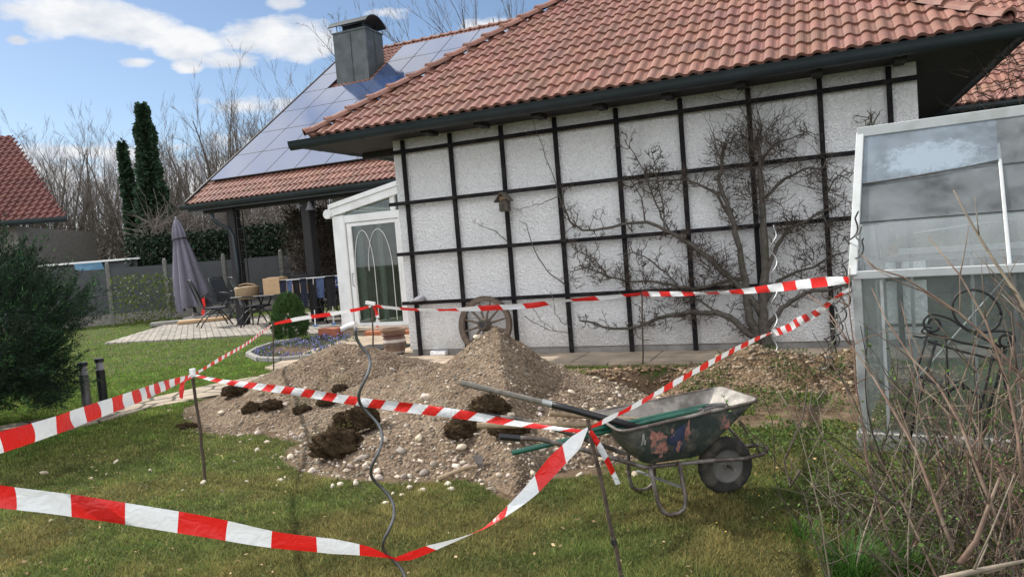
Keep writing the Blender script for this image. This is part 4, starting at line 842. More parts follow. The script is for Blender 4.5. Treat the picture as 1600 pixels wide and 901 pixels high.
def tape(pts,label,width=.075,stripe=.165,phase=0,seed=0,name='barrier_tape',sag=None,slant=.25,grp='red and white barrier tape strung round the heap'):
    """pts: (P3, widthfactor, twist)"""
    P=np.array([p[0] for p in pts]); Wd=np.array([p[1] for p in pts]); Tw=np.array([p[2] for p in pts])
    seg=np.linalg.norm(np.diff(P,axis=0),axis=1); s=np.concatenate([[0],np.cumsum(seg)])
    def cr(Y,x):  # smooth interpolation (catmull-rom via hermite)
        Y=np.asarray(Y,float); m=np.gradient(Y,s,axis=0) if len(s)>2 else np.repeat((Y[1:]-Y[:-1])/(s[1]-s[0]),2,0) if Y.ndim==1 else np.repeat((Y[1:]-Y[:-1])/(s[1]-s[0]),2,0)
        i=np.clip(np.searchsorted(s,x)-1,0,len(s)-2); h=s[i+1]-s[i]; t=(x-s[i])/h
        if Y.ndim==2: h=h[:,None]; t=t[:,None]
        return (2*t**3-3*t**2+1)*Y[i]+(t**3-2*t**2+t)*h*m[i]+(-2*t**3+3*t**2)*Y[i+1]+(t**3-t**2)*h*m[i+1]
    cuts=[0.0]; r=random.Random(seed); x=-phase
    edges=[]
    while x<s[-1]: x+=stripe; edges.append(x)
    xs=np.arange(0,s[-1],.02); xs=np.append(xs,s[-1])
    C=cr(P,xs); wd=np.clip(np.interp(xs,s,Wd),.05,1)*width/2; tw=np.interp(xs,s,Tw)
    T=np.gradient(C,axis=0); T/=np.linalg.norm(T,axis=1)[:,None]
    hz=np.cross(T,ZV); hz/=np.linalg.norm(hz,axis=1)[:,None]; upn=np.cross(hz,T)
    NS=6; vs=[]; n=len(xs)
    wob=np.array([fbm(np.array([q*1.0]),np.array([seed*3.3]),3.0,3,71)[0]-.5 for q in xs])
    D=upn*np.cos(tw+wob*.5)[:,None]+hz*np.sin(tw+wob*.5)[:,None]; Nn=np.cross(T,D)
    mb=MB()
    def row(c,d,nn,wv,sl,crv): return [c+d*wv*q+nn*crv*(1-q*q) for q in np.linspace(-1,1,NS+1)]
    V=[];
    grid=[]
    for i in range(n):
        cr_=wd[i]*.18*math.sin(xs[i]*9+seed); grid.append(row(C[i],D[i],Nn[i],wd[i],0,cr_))
    # colour edges slant a little across the tape: split cells at stripe borders by sampling densely
    col=lambda k:RED if k%2==0 else WHT
    for i in range(n-1):
        for j in range(NS):
            A0,A1,B0,B1=grid[i][j],grid[i][j+1],grid[i+1][j],grid[i+1][j+1]; qs=(j/NS*2-1,(j+1)/NS*2-1)
            fa=[xs[i]+slant*width*.5*q+phase for q in qs]; fb=[xs[i+1]+slant*width*.5*q+phase for q in qs]
            km=max(math.floor(v/stripe) for v in fa+fb)*stripe; kc=round(km/stripe)
            if min(fa+fb)>=km: mb.add([A0,B0,B1,A1],[(0,1,2,3)],col(kc)); continue
            t=[min(1,max(0,(km-fa[q])/(fb[q]-fa[q]))) for q in (0,1)]; M0=A0+(B0-A0)*t[0]; M1=A1+(B1-A1)*t[1]
            mb.add([A0,M0,M1,A1],[(0,1,2,3)],col(kc-1)); mb.add([M0,B0,B1,M1],[(0,1,2,3)],col(kc))
    o=mb.build(name,MT['tape'],attr=True,smooth=False); return tag(o,label,'tape',grp)
def pz(px,py,Y,w_=1,t=0): return (gy(px,py,Y),w_,t)
tape([pz(-190,745,2.35,1,.0),pz(-40,770,2.4),pz(110,789,2.45),pz(215,805,2.5),pz(330,824,2.6,.95),pz(430,843,2.72,.85),pz(520,853,2.8,.8,.1),pz(575,861,2.86,.55,.3),pz(606,869,2.9,.22,.5),pz(617,872,2.9,.2,.8)],'lowest and nearest tape, from the left picture edge to the spiral stake',phase=.107,seed=1,stripe=.172)
tape([pz(617,873,2.9,.25,.4),pz(640,868,2.92,.55,.2),pz(668,858,2.94,.5,.2),pz(720,840,2.98,.28,.7),pz(752,827,3.0,.2,1.3),pz(790,800,3.03,.42,2.3),pz(830,765,3.06,.75,2.7),pz(868,722,3.1,.95,2.85),pz(900,690,3.15,.85,2.9),pz(918,668,3.19,.12,3)],'near tape rising from the spiral stake to the front rod by the wheelbarrow',phase=.02,seed=2,stripe=.172,slant=.5)
tape([pz(914,674,3.2,.2,0),pz(860,668,3.35,.25,.3),pz(800,660,3.5,.40,.2),pz(740,650,3.65,.62,.1),pz(640,637,3.95,.75,0),pz(560,627,4.25,.72,0),pz(480,614,4.6,.72,0),pz(400,603,5.0,.6,.2),pz(345,595,5.3,.4,.3),pz(303,586,5.58,.25,.4)],'tape crossing in front of the heap from the front rod to the left rod',phase=.0,seed=3,stripe=.115,slant=.9)
tape([pz(-150,735,2.15,1,0),pz(-20,697,2.35,.95,0),pz(60,673,2.6,.92,0),pz(140,645,3.1,.92,0),pz(200,624,3.6,.92,0),pz(255,603,4.6,.85,0),pz(285,592,5.2,.55,.2),pz(299,586,5.58,.25,.4)],'tape from the left picture edge up to the left rod, above the lowest one',phase=.05,seed=4,stripe=.165)
tape([pz(303,585,5.6,.3,.3),pz(345,560,6.6,.6,.3),pz(380,540,7.9,.6,.3),pz(408,520,9.6,.6,.2),pz(425,507,11.15,.4,.2)],'tape from the left rod back to the thin rod beside the round bush',phase=.0,seed=5,stripe=.15,slant=.6)
tape([pz(428,506,11.2,.5,.2),pz(460,499,11.3,.8,.2),pz(520,490,11.35,.8,.2),pz(560,483,11.4,.7,.2),pz(581,478,11.38,.35,.2)],'tape in front of the conservatory between two thin rods',phase=.04,seed=6,stripe=.3)
tape([pz(585,478,11.38,.7,.2),pz(640,483,11.0,.6,.4),pz(700,484,10.6,.5,.5),pz(760,481,10.3,1.15,0),pz(830,477,9.95,1.1,.1),pz(880,470,9.7,.6,.9),pz(930,466,9.5,.8,.2),pz(1001,459,9.2,.5,.4)],'tape across the wagon wheel in front of the white wall',phase=.2,seed=7,stripe=.36,slant=.7)
tape([pz(1004,459,9.15,.9,.2),pz(1060,459,8.3,.8,.3),pz(1110,458,7.6,.45,.9),pz(1160,455,6.9,.7,.4),pz(1230,447,6.0,1.0,.1),pz(1290,440,5.3,.95,.0),pz(1327,437,4.95,.6,.2)],'tape in front of the espalier tree ending at the greenhouse corner',phase=.1,seed=8,stripe=.27,slant=.3)
tape([pz(921,668,3.2,.15,.4),pz(945,657,3.4,.5,.6),pz(985,637,3.8,.55,.5),pz(1040,606,4.5,.62,.4),pz(1100,572,5.4,.72,.3),pz(1150,545,6.4,.75,.3),pz(1185,528,7.1,.6,.3),pz(1207,519,7.65,.3,.5)],'tape above the wheelbarrow from the front rod up to the middle spiral stake',phase=.05,seed=9,stripe=.24,slant=.3)
tape([pz(1208,520,7.65,1.0,.2),pz(1225,515,7.2,1.4,.2),pz(1250,501,6.5,1.0,.3),pz(1280,486,5.8,.65,.6),pz(1305,466,5.3,.3,.9),pz(1328,451,4.95,.35,.4)],'short slack tape from the middle spiral stake to the greenhouse corner',phase=.2,seed=10,stripe=.19,slant=.5)
tl=[([pz(922,672,3.18,.3,.3),pz(934,692,3.17,.5,.5),pz(950,722,3.16,.55,.7),pz(966,756,3.15,.4,.5)],.07,'loose tape end hanging from the front rod beside the wheelbarrow'),
    ([pz(300,588,5.58,.3,.2),pz(287,594,5.56,.5,.4),pz(284,607,5.56,.8,.4),pz(283,622,5.56,.6,.6)],.6,'short red tape end hanging from the left rod'),
    ([pz(583,478,11.36,.5,.2),pz(588,487,11.34,.8,.2),pz(590,499,11.34,.9,.2),pz(590,511,11.34,.5,.3)],.16,'short tape end hanging from the rod in front of the conservatory'),
    ([pz(317,462,22,.8,0),pz(318,478,22,.9,0),pz(317,492,22,.7,0)],2.0,'red ribbon hanging below the closed parasol')]
for i,(p_,st,lb) in enumerate(tl): tape(p_,lb,seed=20+i,stripe=st,name='tape_end',grp='loose ends of barrier tape',width=.075 if i<3 else .12)
def rod(top,foot,label,r=.007,knob=False,mat_='rust',name='tape_rod'):
    mb=MB(); n=8; pts=[foot+(top-foot)*i/n+np.array([random.uniform(-1,1),random.uniform(-1,1),0])*r*.5 for i in range(n+1)]; mb.tube(pts,r,7); o=mb.build(name,MT[mat_],smooth=True,autosm=60); tag(o,label,'rod','rods holding the barrier tape'); return o
def g0(p,d=-.08): p=np.array(p); p[2]=surf(p[0],p[1])+d; return p
o=rod(gy(301,580,5.6),g0(gz(322,752)),'left rod on the lawn where three tapes meet',.012)
mb=MB(); c=gy(301,582,5.6); mb.tube([c-ZV*.03,c+ZV*.03],.024,8); mb.build('tape_wrap',MT['white'],o)
rod(gy(427,502,11.2),g0(gz(427,580)),'thin rod beside the round bush and flower bed',.011)
o=rod(gy(581,472,11.38),g0(gz(584,566)),'rod in front of the conservatory step',.013)
mb=MB(); c=gy(578,475,11.36); mb.bar(c-UV*.07+ZV*.03,c+UV*.09,.035,.05,ZV); mb.build('tape_wrap',MT['white'],o)
rod(gy(1003,457,9.2),g0(gz(1004,572)),'thin rod on the grass strip in front of the wall',.010)
fp=gy(985,915,3.1); fp=np.array([fp[0],fp[1],-.1]); tp_=gy(917,655,3.2); o=rod(tp_,fp,'nearest rod, standing in front of the wheelbarrow',.0095)
mb=MB(); q=fp+(tp_-fp)*.42; e=(tp_-fp)/np.linalg.norm(tp_-fp); mb.tube([q-e*.012,q+e*.012],.014,10); mb.build('clamp',MT['black_plastic'],o)
def spiral(foot,top,label,amp=.03,pitch=.17,r=.005,mat_='zinc',ph=0,hook=None,name='spiral_stake'):
    foot=np.asarray(foot);top=np.asarray(top); d=top-foot; L_=np.linalg.norm(d); d/=L_; a=np.cross(d,(0,1,0)); a/=np.linalg.norm(a); b=np.cross(d,a); n=int(L_/pitch*18)
    pts=[]
    for i in range(n+1):
        t=i/n; A=amp*min(1,(1-t)*12)*min(1,.3+t*8); an=2*PI*L_*t/pitch+ph; pts.append(foot+d*L_*t+(a*math.cos(an)+b*math.sin(an))*A)
    mb=MB(); mb.tube(pts,r,7); return tag(mb.build(name,MT[mat_],smooth=True),label,'stake','spiral plant stakes')
sf=gy(626,930,2.88); sf=np.array([sf[0]+.02,sf[1],-.1])
spiral(sf,gy(556,511,2.9),'thick grey spiral stake in the foreground before the heap',.034,.30,.0064,ph=1.2)
spiral(g0(gz(1212,592)),gy(1209,352,7.7),'thin pale spiral stake in front of the espalier tree trunk',.030,.30,.006,'zinc_lt',ph=.5)
spiral(g0(gz(1278,606)),gy(1341,330,4.95),'dark spiral stake, leftmost of three leaning on the greenhouse',.026,.30,.006,ph=0)
spiral(g0(gz(1287,604)),gy(1346,352,4.93),'pale spiral stake, middle of three leaning on the greenhouse',.026,.30,.006,'zinc_lt',ph=2.1)
spiral(g0(gz(1296,600)),gy(1349,372,4.9),'grey spiral stake, shortest of three leaning on the greenhouse',.026,.30,.006,ph=4.2)

# ------------------------------------------------------------------ wheelbarrow and tools
def barrowmat():
    m_,nt,b=newmat('barrow_paint'); ns=nt.nodes; L=nt.links.new; tc=ns.new('ShaderNodeTexCoord'); co=tc.outputs['Object']
    def nz(s,d=8): n=ns.new('ShaderNodeTexNoise'); n.inputs['Scale'].default_value=s; n.inputs['Detail'].default_value=d; n.inputs['Roughness'].default_value=.7; L(co,n.inputs[0]); return n.outputs['Fac']
    def stp(f,a,b_,mx=1): r=ns.new('ShaderNodeMapRange'); r.inputs['From Min'].default_value=a; r.inputs['From Max'].default_value=b_; r.inputs['To Max'].default_value=mx; L(f,r.inputs['Value']); return r.outputs[0]
    def mix(a,bc,f): x=ns.new('ShaderNodeMix'); x.data_type='RGBA'; L(f,x.inputs['Factor']); (L(a,x.inputs['A']) if not isinstance(a,tuple) else setattr(x.inputs['A'],'default_value',(*a,1))); x.inputs['B'].default_value=(*bc,1); return x.outputs['Result']
    c=mix((.026,.040,.040),(.055,.068,.064),stp(nz(6),.4,.6)); c=mix(c,(.20,.18,.155),stp(nz(11),.48,.70,.85)); c=mix(c,(.10,.05,.03),stp(nz(23),.62,.7,.8))
    L(c,b.inputs['Base Color']); b.inputs['Roughness'].default_value=.5; b.inputs['Specular IOR Level'].default_value=.4
    bp=ns.new('ShaderNodeBump'); bp.inputs['Distance'].default_value=.004; L(nz(18),bp.inputs['Height']); L(bp.outputs[0],b.inputs['Normal']); return m_
MT['barrow']=barrowmat(); MT['barrow_in']=mat('dried_mortar_inside',(.30,.28,.25),.9,var=.4,vscale=9,bump=.004,bscale=40,dirt=((.12,.11,.10),7,.8))
MT['frame']=mat('rusty_frame_tube',(.10,.08,.07),.55,metal=.3,var=.4,vscale=20,dirt=((.3,.28,.26),9,.6))
MT['pink']=mat('pink_paint',(.33,.15,.125),.8,var=.4,vscale=35,dirt=((.07,.08,.07),26,1.0)); MT['bluep']=mat('blue_paint',(.03,.04,.09),.7,var=.4,vscale=25,dirt=((.06,.07,.06),18,.7)); MT['whitep']=mat('pale_scratched_paint',(.38,.37,.35),.7,var=.3,vscale=20,dirt=((.06,.07,.06),16,.8))
bo=np.array([.76,4.35,0.]); bx=np.array([.977,.213,0.]); by=np.array([-.213,.977,0.])
bz=float(surf(bo[0],bo[1]))
def Bq(x,y,z): return bo+bx*x+by*y+ZV*(z+bz)
WB=empty('wheelbarrow',bo,0,'worn dark green builder wheelbarrow with pink and blue paint smears, loaded with tools','wheelbarrow')
# tray: lofted rings  (bottom -> rim), ring of points round
def trayring(x0,x1,w0,w1,z0,z1,k=5,rc=.07):
    # rounded quadrilateral with end x0 (handles) x1 (wheel)
    c=[(x0,-w0),(x1,-w1),(x1,w1),(x0,w0)]; out=[]
    for i in range(4):
        p=np.array(c[i]); a=np.array(c[i-1])-p; b=np.array(c[(i+1)%4])-p; a/=np.linalg.norm(a); b/=np.linalg.norm(b)
        for j in range(k+1):
            t=j/k; q=p+a*rc*(1-t)**2+b*rc*t**2; zz=z0+(z1-z0)*(q[0]-x0)/(x1-x0); out.append((q[0],q[1],zz))
    return out
rings=[trayring(-.10,.24,.16,.13,.30,.29,rc=.05),trayring(-.13,.27,.185,.155,.315,.305,rc=.06),trayring(-.22,.44,.235,.215,.44,.47,rc=.07),trayring(-.285,.60,.265,.235,.535,.60,rc=.075)]
def loft(mb,rs,off=0,flip=False):
    n=len(rs[0]); vs=[Bq(*p) for r in rs for p in r]; fs=[]
    for i in range(len(rs)-1):
        for j in range(n):
            q=(i*n+j,i*n+(j+1)%n,(i+1)*n+(j+1)%n,(i+1)*n+j); fs.append(q[::-1] if flip else q)
    fs.append(tuple(range(n))[::-1] if not flip else tuple(range(n))); mb.add(vs,fs)
mb=MB(); loft(mb,rings); tray=mb.build('tray',MT['barrow'],WB,smooth=True,autosm=40)
inr=[[(x*.985+.003,y*.975,z+.006) for x,y,z in r] for r in rings]; mb=MB(); loft(mb,inr,flip=True); mb.build('tray_lining',MT['barrow_in'],tray,smooth=True,autosm=40)
mb=MB(); rp=[Bq(*p) for p in rings[-1]]; mb.tube(rp+[rp[0],rp[1]],.0095,7,cap=False); mb.build('rim',MT['frame'],tray,smooth=True)
# paint smears lie on the near flank (y<0)
def flank(x,t,off=.003):
    """point on near flank between ring 1 (t=0) and rim (t=1)"""
    R_=[rings[1],rings[2],rings[3]]; q=min(1.999,t*2); i=int(q); f=q-i
    def yz(r):
        pts=[p for p in r if p[1]<0]; pts=sorted(pts); xs=[p[0] for p in pts]; return np.interp(x,xs,[p[1] for p in pts]),np.interp(x,xs,[p[2] for p in pts])
    a=yz(R_[i]); b=yz(R_[i+1]); y=a[0]+(b[0]-a[0])*f; z=a[1]+(b[1]-a[1])*f
    return Bq(x,y-off,z-off*.3)
def smear(shapes,name,m_):
    for sh in shapes:
        cx,ct,rx,rt_,sd=sh; n=34; r=random.Random(sd); mb=MB(); V=[flank(cx,ct)]; 
        for ring_ in (.6,1.0):
            for j in range(n):
                an=2*PI*j/n; k=ring_*(1 if ring_<1 else r.uniform(.86,1.04)); k*=(1+.22*math.sin(3*an+sd)+.15*math.sin(5*an+2*sd)+.08*math.sin(9*an+sd))/1.1; V.append(flank(cx+rx*k*math.cos(an),min(.93,max(.02,ct+rt_*k*math.sin(an)))))
        fs=[(0,1+j,1+(j+1)%n) for j in range(n)]+[(1+j,1+n+j,1+n+(j+1)%n,1+(j+1)%n) for j in range(n)]; mb.add(V,fs); mb.build(name,m_,tray)
smear([(-.06,.52,.055,.34,1),(-.02,.30,.03,.22,2),(.37,.62,.038,.22,3),(.13,.62,.018,.3,4)],'paint_smear',MT['pink'])
smear([(.07,.5,.06,.36,5)],'paint_smear',MT['bluep'])
smear([(.08,.3,.022,.15,7),(.035,.62,.014,.2,8)],'paint_smear',MT['pink'])
smear([(-.145,.45,.02,.35,9)],'paint_smear',MT['whitep'])
# frame tubes
for sy in (-1,1):
    mb=MB()
    pts=[Bq(-.95,.27*sy,.60),Bq(-.75,.265*sy,.56),Bq(-.5,.24*sy,.46),Bq(-.3,.2*sy,.37),Bq(-.12,.16*sy,.285),Bq(.1,.13*sy,.265),Bq(.3,.11*sy,.25),Bq(.55,.10*sy,.225),Bq(.68,.09*sy,.235),Bq(.73,.05*sy,.25),Bq(.735,.0,.25)]
    mb.tube(pts,.0135,8); mb.build('frame_tube',MT['frame'],WB,smooth=True)
    mb=MB(); mb.tube([Bq(-.97,.27*sy,.605),Bq(-.86,.268*sy,.58)],.018,8); mb.build('grip',MT['black_plastic'],WB,smooth=True,autosm=60)
    mb=MB(); y=.2*sy
    mb.tube([Bq(.10,.15*sy,.285),Bq(.09,y,.2),Bq(.095,y*1.12,.09),Bq(.08,y*1.15,.035),Bq(.04,y*1.15,.012),Bq(-.02,y*1.15,.012),Bq(-.055,y*1.13,.04),Bq(-.075,y*1.08,.1),Bq(-.085,y,.2),Bq(-.09,.16*sy,.29)],.0125,8); mb.build('leg',MT['frame'],WB,smooth=True)
    mb=MB(); mb.bar(Bq(.66,.085*sy,.24),Bq(.50,.16*sy,.47),.03,.008,bx); mb.build('front_stay',MT['frame'],WB)
mb=MB(); mb.bar(Bq(.085,-.2,.15),Bq(-.03,.2,.15),.022,.006,ZV); mb.build('leg_brace',MT['zinc_lt'],WB)
wc=Bq(.47,0,.172); whl=empty('w',(0,0,0))
bpy.data.objects.remove(whl)
mb=MB(); ring_prof=[(.098,-.034),(.118,-.040),(.145,-.043),(.163,-.034),(.172,-.018),(.174,0),(.172,.018),(.163,.034),(.145,.043),(.118,.040),(.098,.034)]
vs=[];k=40
for (r_,o_) in ring_prof:
    for j in range(k):
        t=2*PI*j/k; rr=r_+(.004 if r_>.16 and j%2 else 0); vs.append(wc+bx*math.cos(t)*rr+ZV*math.sin(t)*rr+by*o_)
n=len(ring_prof); mb.add(vs,[(i*k+j,i*k+(j+1)%k,((i+1)%n)*k+(j+1)%k,((i+1)%n)*k+j) for i in range(n) for j in range(k)])
tyre=mb.build('wheel',MT['rubber'],WB,smooth=True,autosm=50)
mb=MB(); pr=[(0,-.030),(.02,-.032),(.024,-.018),(.06,-.012),(.088,-.022),(.101,-.036),(.106,-.030),(.100,.0),(.106,.030),(.101,.036),(.088,.022),(.06,.012),(.024,.018),(.02,.032),(0,.03)]
vs=[wc+bx*math.cos(2*PI*j/32)*r_+ZV*math.sin(2*PI*j/32)*r_+by*o_ for (r_,o_) in pr for j in range(32)]; mb.add(vs,[(i*32+j,i*32+(j+1)%32,(i+1)*32+(j+1)%32,(i+1)*32+j) for i in range(len(pr)-1) for j in range(32)]); mb.build('rim',MT['fence_post'],tyre,smooth=True,autosm=40)
mb=MB(); mb.tube([wc-by*.12,wc+by*.12],.010,8); mb.build('axle',MT['frame'],tyre)
# mortar rubble in tray
def tool(name,a,b,r,mat_,label,cat,head=None):
    t=empty(name,(a+b)/2,0,label,cat); mb=MB(); a=np.asarray(a);b=np.asarray(b); n=6; mb.tube([a+(b-a)*i/n+ZV*random.uniform(-1,1)*r*.15 for i in range(n+1)],[r*1.05,r*1.08]+[r]*(n-2)+[r*.95],9); mb.build('handle',MT[mat_],t,smooth=True,autosm=50)
    if head: head(t,a,b)
    return t
def blade(t,c,ax,sd,L_,w_,m_='frame',curve=.03):
    ax=ax/np.linalg.norm(ax); sd=sd/np.linalg.norm(sd); nn=np.cross(ax,sd); mb=MB(); nu,nv=6,6; V=[]
    for lay in (0,.003):
        for i in range(nu+1):
            u=i/nu; ww=w_/2*(1 if u<.55 else math.sqrt(max(.02,1-((u-.55)/.45)**2)))
            for j in range(nv+1): v=j/nv*2-1; V.append(c+ax*L_*u+sd*ww*v+nn*(curve*(v*v)+lay))
    q=(nu+1)*(nv+1); fs=[(l*q+i*(nv+1)+j,l*q+i*(nv+1)+j+1,l*q+(i+1)*(nv+1)+j+1,l*q+(i+1)*(nv+1)+j) for l in (0,1) for i in range(nu) for j in range(nv)]; mb.add(V,fs); mb.build('blade',MT[m_],t,smooth=True)
A=gy(720,597,4.35); B=gy(852,629,4.3); C_=gy(1000,668,4.28)
def hd1(t,a,b):
    mb=MB(); d=(b-a)/np.linalg.norm(b-a); mb.tube([b-d*.02,b+d*.04],.021,10); mb.build('ferrule',MT['zinc_lt'],t,smooth=True,autosm=50)
    mb=MB(); mb.tube([b+d*.03,b+d*.15,b+(C_-b)*.6,C_],[.020,.021,.022,.02],9); mb.build('socket',MT['black_plastic'],t,smooth=True); blade(t,C_-d*.02,C_-b+bx*.3,by,.25,.2,'rust')
tool('shovel',A,B,.0175,'grey_handle','shovel whose grey wooden handle tip sticks out highest to the left','shovel',hd1)
def hd2(t,a,b): d=(b-a)/np.linalg.norm(b-a); blade(t,b,d-ZV*.1,by,.22,.18,'rust')
tool('spade',gy(862,634,4.42),gy(1030,668,4.45),.0155,'grey_handle','spade with a grey brown handle lying right behind the black shovel socket','spade',hd2)
tool('hoe',gy(858,646,4.40),gy(1060,660,4.52),.0145,'wood_handle','hoe with a light wooden handle, its end above the brown thick handle','hoe',lambda t,a,b:blade(t,b,-ZV,by,.05,.16,'rust',.002))
tool('pickaxe',gy(745,664,4.35),gy(1010,662,4.40),.0185,'wood_handle','pickaxe with the thickest straight brown handle pointing left from the tray','pickaxe',lambda t,a,b:(lambda mb:(mb.tube([b+by*q*1.0-ZV*abs(q)*.3 for q in (-.2,-.1,0,.1,.2)],[.005,.014,.02,.014,.005],6),mb.build('head',MT['rust'],t)))(MB()))
def rake(t,a,b):
    d=(b-a)/np.linalg.norm(b-a); mb=MB(); mb.tube([b-d*.1,b+d*.03],.010,7); mb.build('ferrule',MT['zinc'],t); mb=MB(); c=b+d*.03; mb.bar(c-by*.03-bx*.0+d*.0,c+d*.16-by*.02,.02,.012,ZV); mb.build('head_bar',MT['zinc'],t)
    for i in range(9): mb=MB(); q=c-by*.03+(d*.16+by*.01)*i/8; mb.tube([q,q-ZV*.05],[.004,.002],5); mb.build('tine',MT['zinc'],t)
tool('garden_rake',gy(800,707,4.15),gy(1090,640,4.42),.0145,'green_plastic','rake with a long green coated handle reaching furthest left and lowest','rake',rake)
tool('cultivator',gy(905,676,4.22),gy(1105,633,4.50),.0135,'green_plastic','cultivator with the shorter green coated handle lying above the green rake','cultivator',lambda t,a,b:(lambda mb:(mb.bar(b-bx*.02,b+bx*.10-by*.03,.05,.012,ZV),mb.build('head',MT['zinc'],t)))(MB()))
# hatchet lying on the lawn
hx=empty('hatchet',gz(720,744),0,'hatchet with a curved pale wooden handle lying at the foot of the heap','hatchet')
a=gz(684,750,.02)+ZV*.01; b=gz(752,733,.035)+ZV*.03
mb=MB(); mb.tube([a,a+(b-a)*.25+ZV*.006,a+(b-a)*.6+ZV*.016,b],[.018,.015,.015,.014],9,flat=1); mb.build('handle',MT['wood_handle'],hx,smooth=True,autosm=60)
d=(b-a)/np.linalg.norm(b-a); up_=np.cross(np.cross(d,ZV),d); mb=MB(); c=b-d*.01
V=[]
for (dd,hh,tt) in ((-.02,-.03,.014),(.025,-.03,.014),(.025,.02,.014),(.035,.075,.003),(-.045,.085,.003),(-.02,.02,.014)):
    for s_ in (-1,1): V.append(c+d*dd+up_*hh+np.cross(d,up_)*tt*s_)
mb.add(V,[(0,2,4,6,8,10),(1,11,9,7,5,3)]+[(2*i,2*i+1,(2*i+3)%12,(2*i+2)%12) for i in range(6)]); mb.build('head',MT['frame'],hx)

# ------------------------------------------------------------------ terrace
um=empty('closed_parasol',gz(307,497),0,'tall closed grey violet parasol standing at the far left of the terrace','parasol')
uf=gz(307,497,.05); ut=gy(275,343,uf[1]); ax_=(ut-uf); Lh=np.linalg.norm(ax_); ax_/=Lh
sdA=np.cross(ax_,NV); sdA/=np.linalg.norm(sdA); sdB=np.cross(ax_,sdA)
mb=MB(); mb.tube([uf,uf+ax_*Lh*.98],.05,10); mb.build('pole',MT['patio_metal'],um,smooth=True,autosm=60)
mb=MB(); mb.lathe([(0,0),(.42,0),(.42,.06),(.12,.09),(.10,.2),(.0,.2)],uf,20); mb.build('base',MT['concrete'],um,smooth=True,autosm=40)
prof=[(1.0,.03),(.985,.085),(.95,.13),(.88,.20),(.80,.25),(.79,.23),(.7,.30),(.55,.40),(.4,.50),(.28,.57),(.2,.60),(.14,.58)]
mb=MB(); k=64; vs=[]; r_=random.Random(3)
for i,(t,r0) in enumerate(prof):
    for j in range(k):
        an=2*PI*j/k; fold=abs(math.sin(an*4+.3))**.6; f=1-(.55*(1-fold))*min(1,i/3); f*=1+.06*math.sin(3*an+i*.5)
        dz=(.075*math.sin(an*2+1.1)+.05*math.sin(an*4))*(i/11)**4
        vs.append(uf+ax_*Lh*(t+dz*.7)+(sdA*math.cos(an)+sdB*math.sin(an))*r0*f*1.02)
n=len(prof); mb.add(vs,[(i*k+j,(i+1)*k+j,(i+1)*k+(j+1)%k,i*k+(j+1)%k) for i in range(n-1) for j in range(k)]+[tuple(range(k))]); mb.build('canopy',MT['umbrella'],um,smooth=True)
mb=MB(); mb.tube([uf+ax_*Lh*(.805)+ (sdA*math.cos(t)+sdB*math.sin(t))*.27 for t in np.linspace(0,2*PI,24)],.02,5,cap=False); mb.build('strap',MT['black_cloth'],um)
mb=MB(); mb.tube([ut-ax_*.02,ut+ax_*.1],[.05,.02],8); mb.build('finial',MT['grey_cloth'],um,smooth=True)
for i,(px,py,s_,lb) in enumerate([(276,503,(1.5,.35,.12),'grey stone edging slab at the left end of the terrace'),(318,500,(1.5,.55,.10),'pale wooden board lying at the parasol foot'),(335,496,(1.2,.4,.16),'dark stone block behind the parasol foot')]):
    p=gz(px,py,.09+.01*i); mb=MB(); mb.box(p,s_,np.array([[math.cos(.35+.05*i),-math.sin(.35),0],[math.sin(.35),math.cos(.35+.05*i),0],[0,0,1]]),bev=.02)
    tag(mb.build(['edging_slab','board','stone_block'][i],[MT['concrete'],MT['cardboard'],MT['fence_post']][i]),lb,['slab','board','block'][i])
def chair(label,px,py,rz,first=None,s=1.27):
    if first is None:
        t=empty('patio_chair',(0,0,0),0,label,'chair','metal patio chairs round the table',world=False)
        mb=MB(); mb.box((0,0,.42),(.5,.48,.022),bev=.008); mb.build('seat',MT['patio_mesh'],t)
        mb=MB(); V=[];
        for i in range(7):
            z=.46+.56*i/6; x=-.25-.17*(i/6)**1.3
            for j in range(7): y=-.21+.42*j/6; V.append((x-.03*(1-(j/3-1)**2),y,z))
        q=49; mb.add(V+[(a-.012,b,c) for a,b,c in V],[(l*q+i*7+j,l*q+i*7+j+1,l*q+(i+1)*7+j+1,l*q+(i+1)*7+j) for l in(0,1) for i in range(6) for j in range(6)]); mb.build('backrest',MT['patio_mesh'],t)
        for sy in (-1,1):
            y=.245*sy
            mb=MB(); mb.tube([(.30,y*1.1,.02),(.25,y,.12),(.17,y,.26),(.08,y,.36),(-.1,y,.42),(-.24,y,.42),(-.29,y,.55),(-.37,y,.8),(-.45,y,1.04)],.014,6); mb.build('side_frame',MT['patio_metal'],t,smooth=True)
            mb=MB(); mb.tube([(-.36,y*1.1,.02),(-.30,y,.12),(-.17,y,.27),(.0,y,.37),(.16,y,.41),(.26,y,.41)],.014,6); mb.build('leg',MT['patio_metal'],t,smooth=True)
            mb=MB(); mb.tube([(-.32,y,.66),(-.15,y*1.12,.69),(.1,y*1.14,.67),(.22,y*1.12,.64),(.26,y*1.08,.56),(.2,y,.43)],.016,6); mb.build('armrest',MT['patio_metal'],t,smooth=True)
        mb=MB(); mb.tube([(-.45,-.245,1.04),(-.465,-.1,1.06),(-.465,.1,1.06),(-.45,.245,1.04)],.014,6); mb.build('top_rail',MT['patio_metal'],t,smooth=True)
    else: t=copy_tree(first); t['label']=label
    p=gz(px,py,.05); t.location=tuple(p); t.rotation_euler=(0,0,rz); t.scale=(s,s,s); return t
c1=chair('patio chair nearest the parasol, leftmost, seen from behind',338,510,R(32)); 
chair('patio chair second from the left with the basket showing through its back',402,508,R(36),c1)
chair('patio chair behind the round green bush at the near side of the table',482,502,R(80),c1)
chair('far patio chair partly hidden behind the leftmost one',366,498,R(-20),c1)
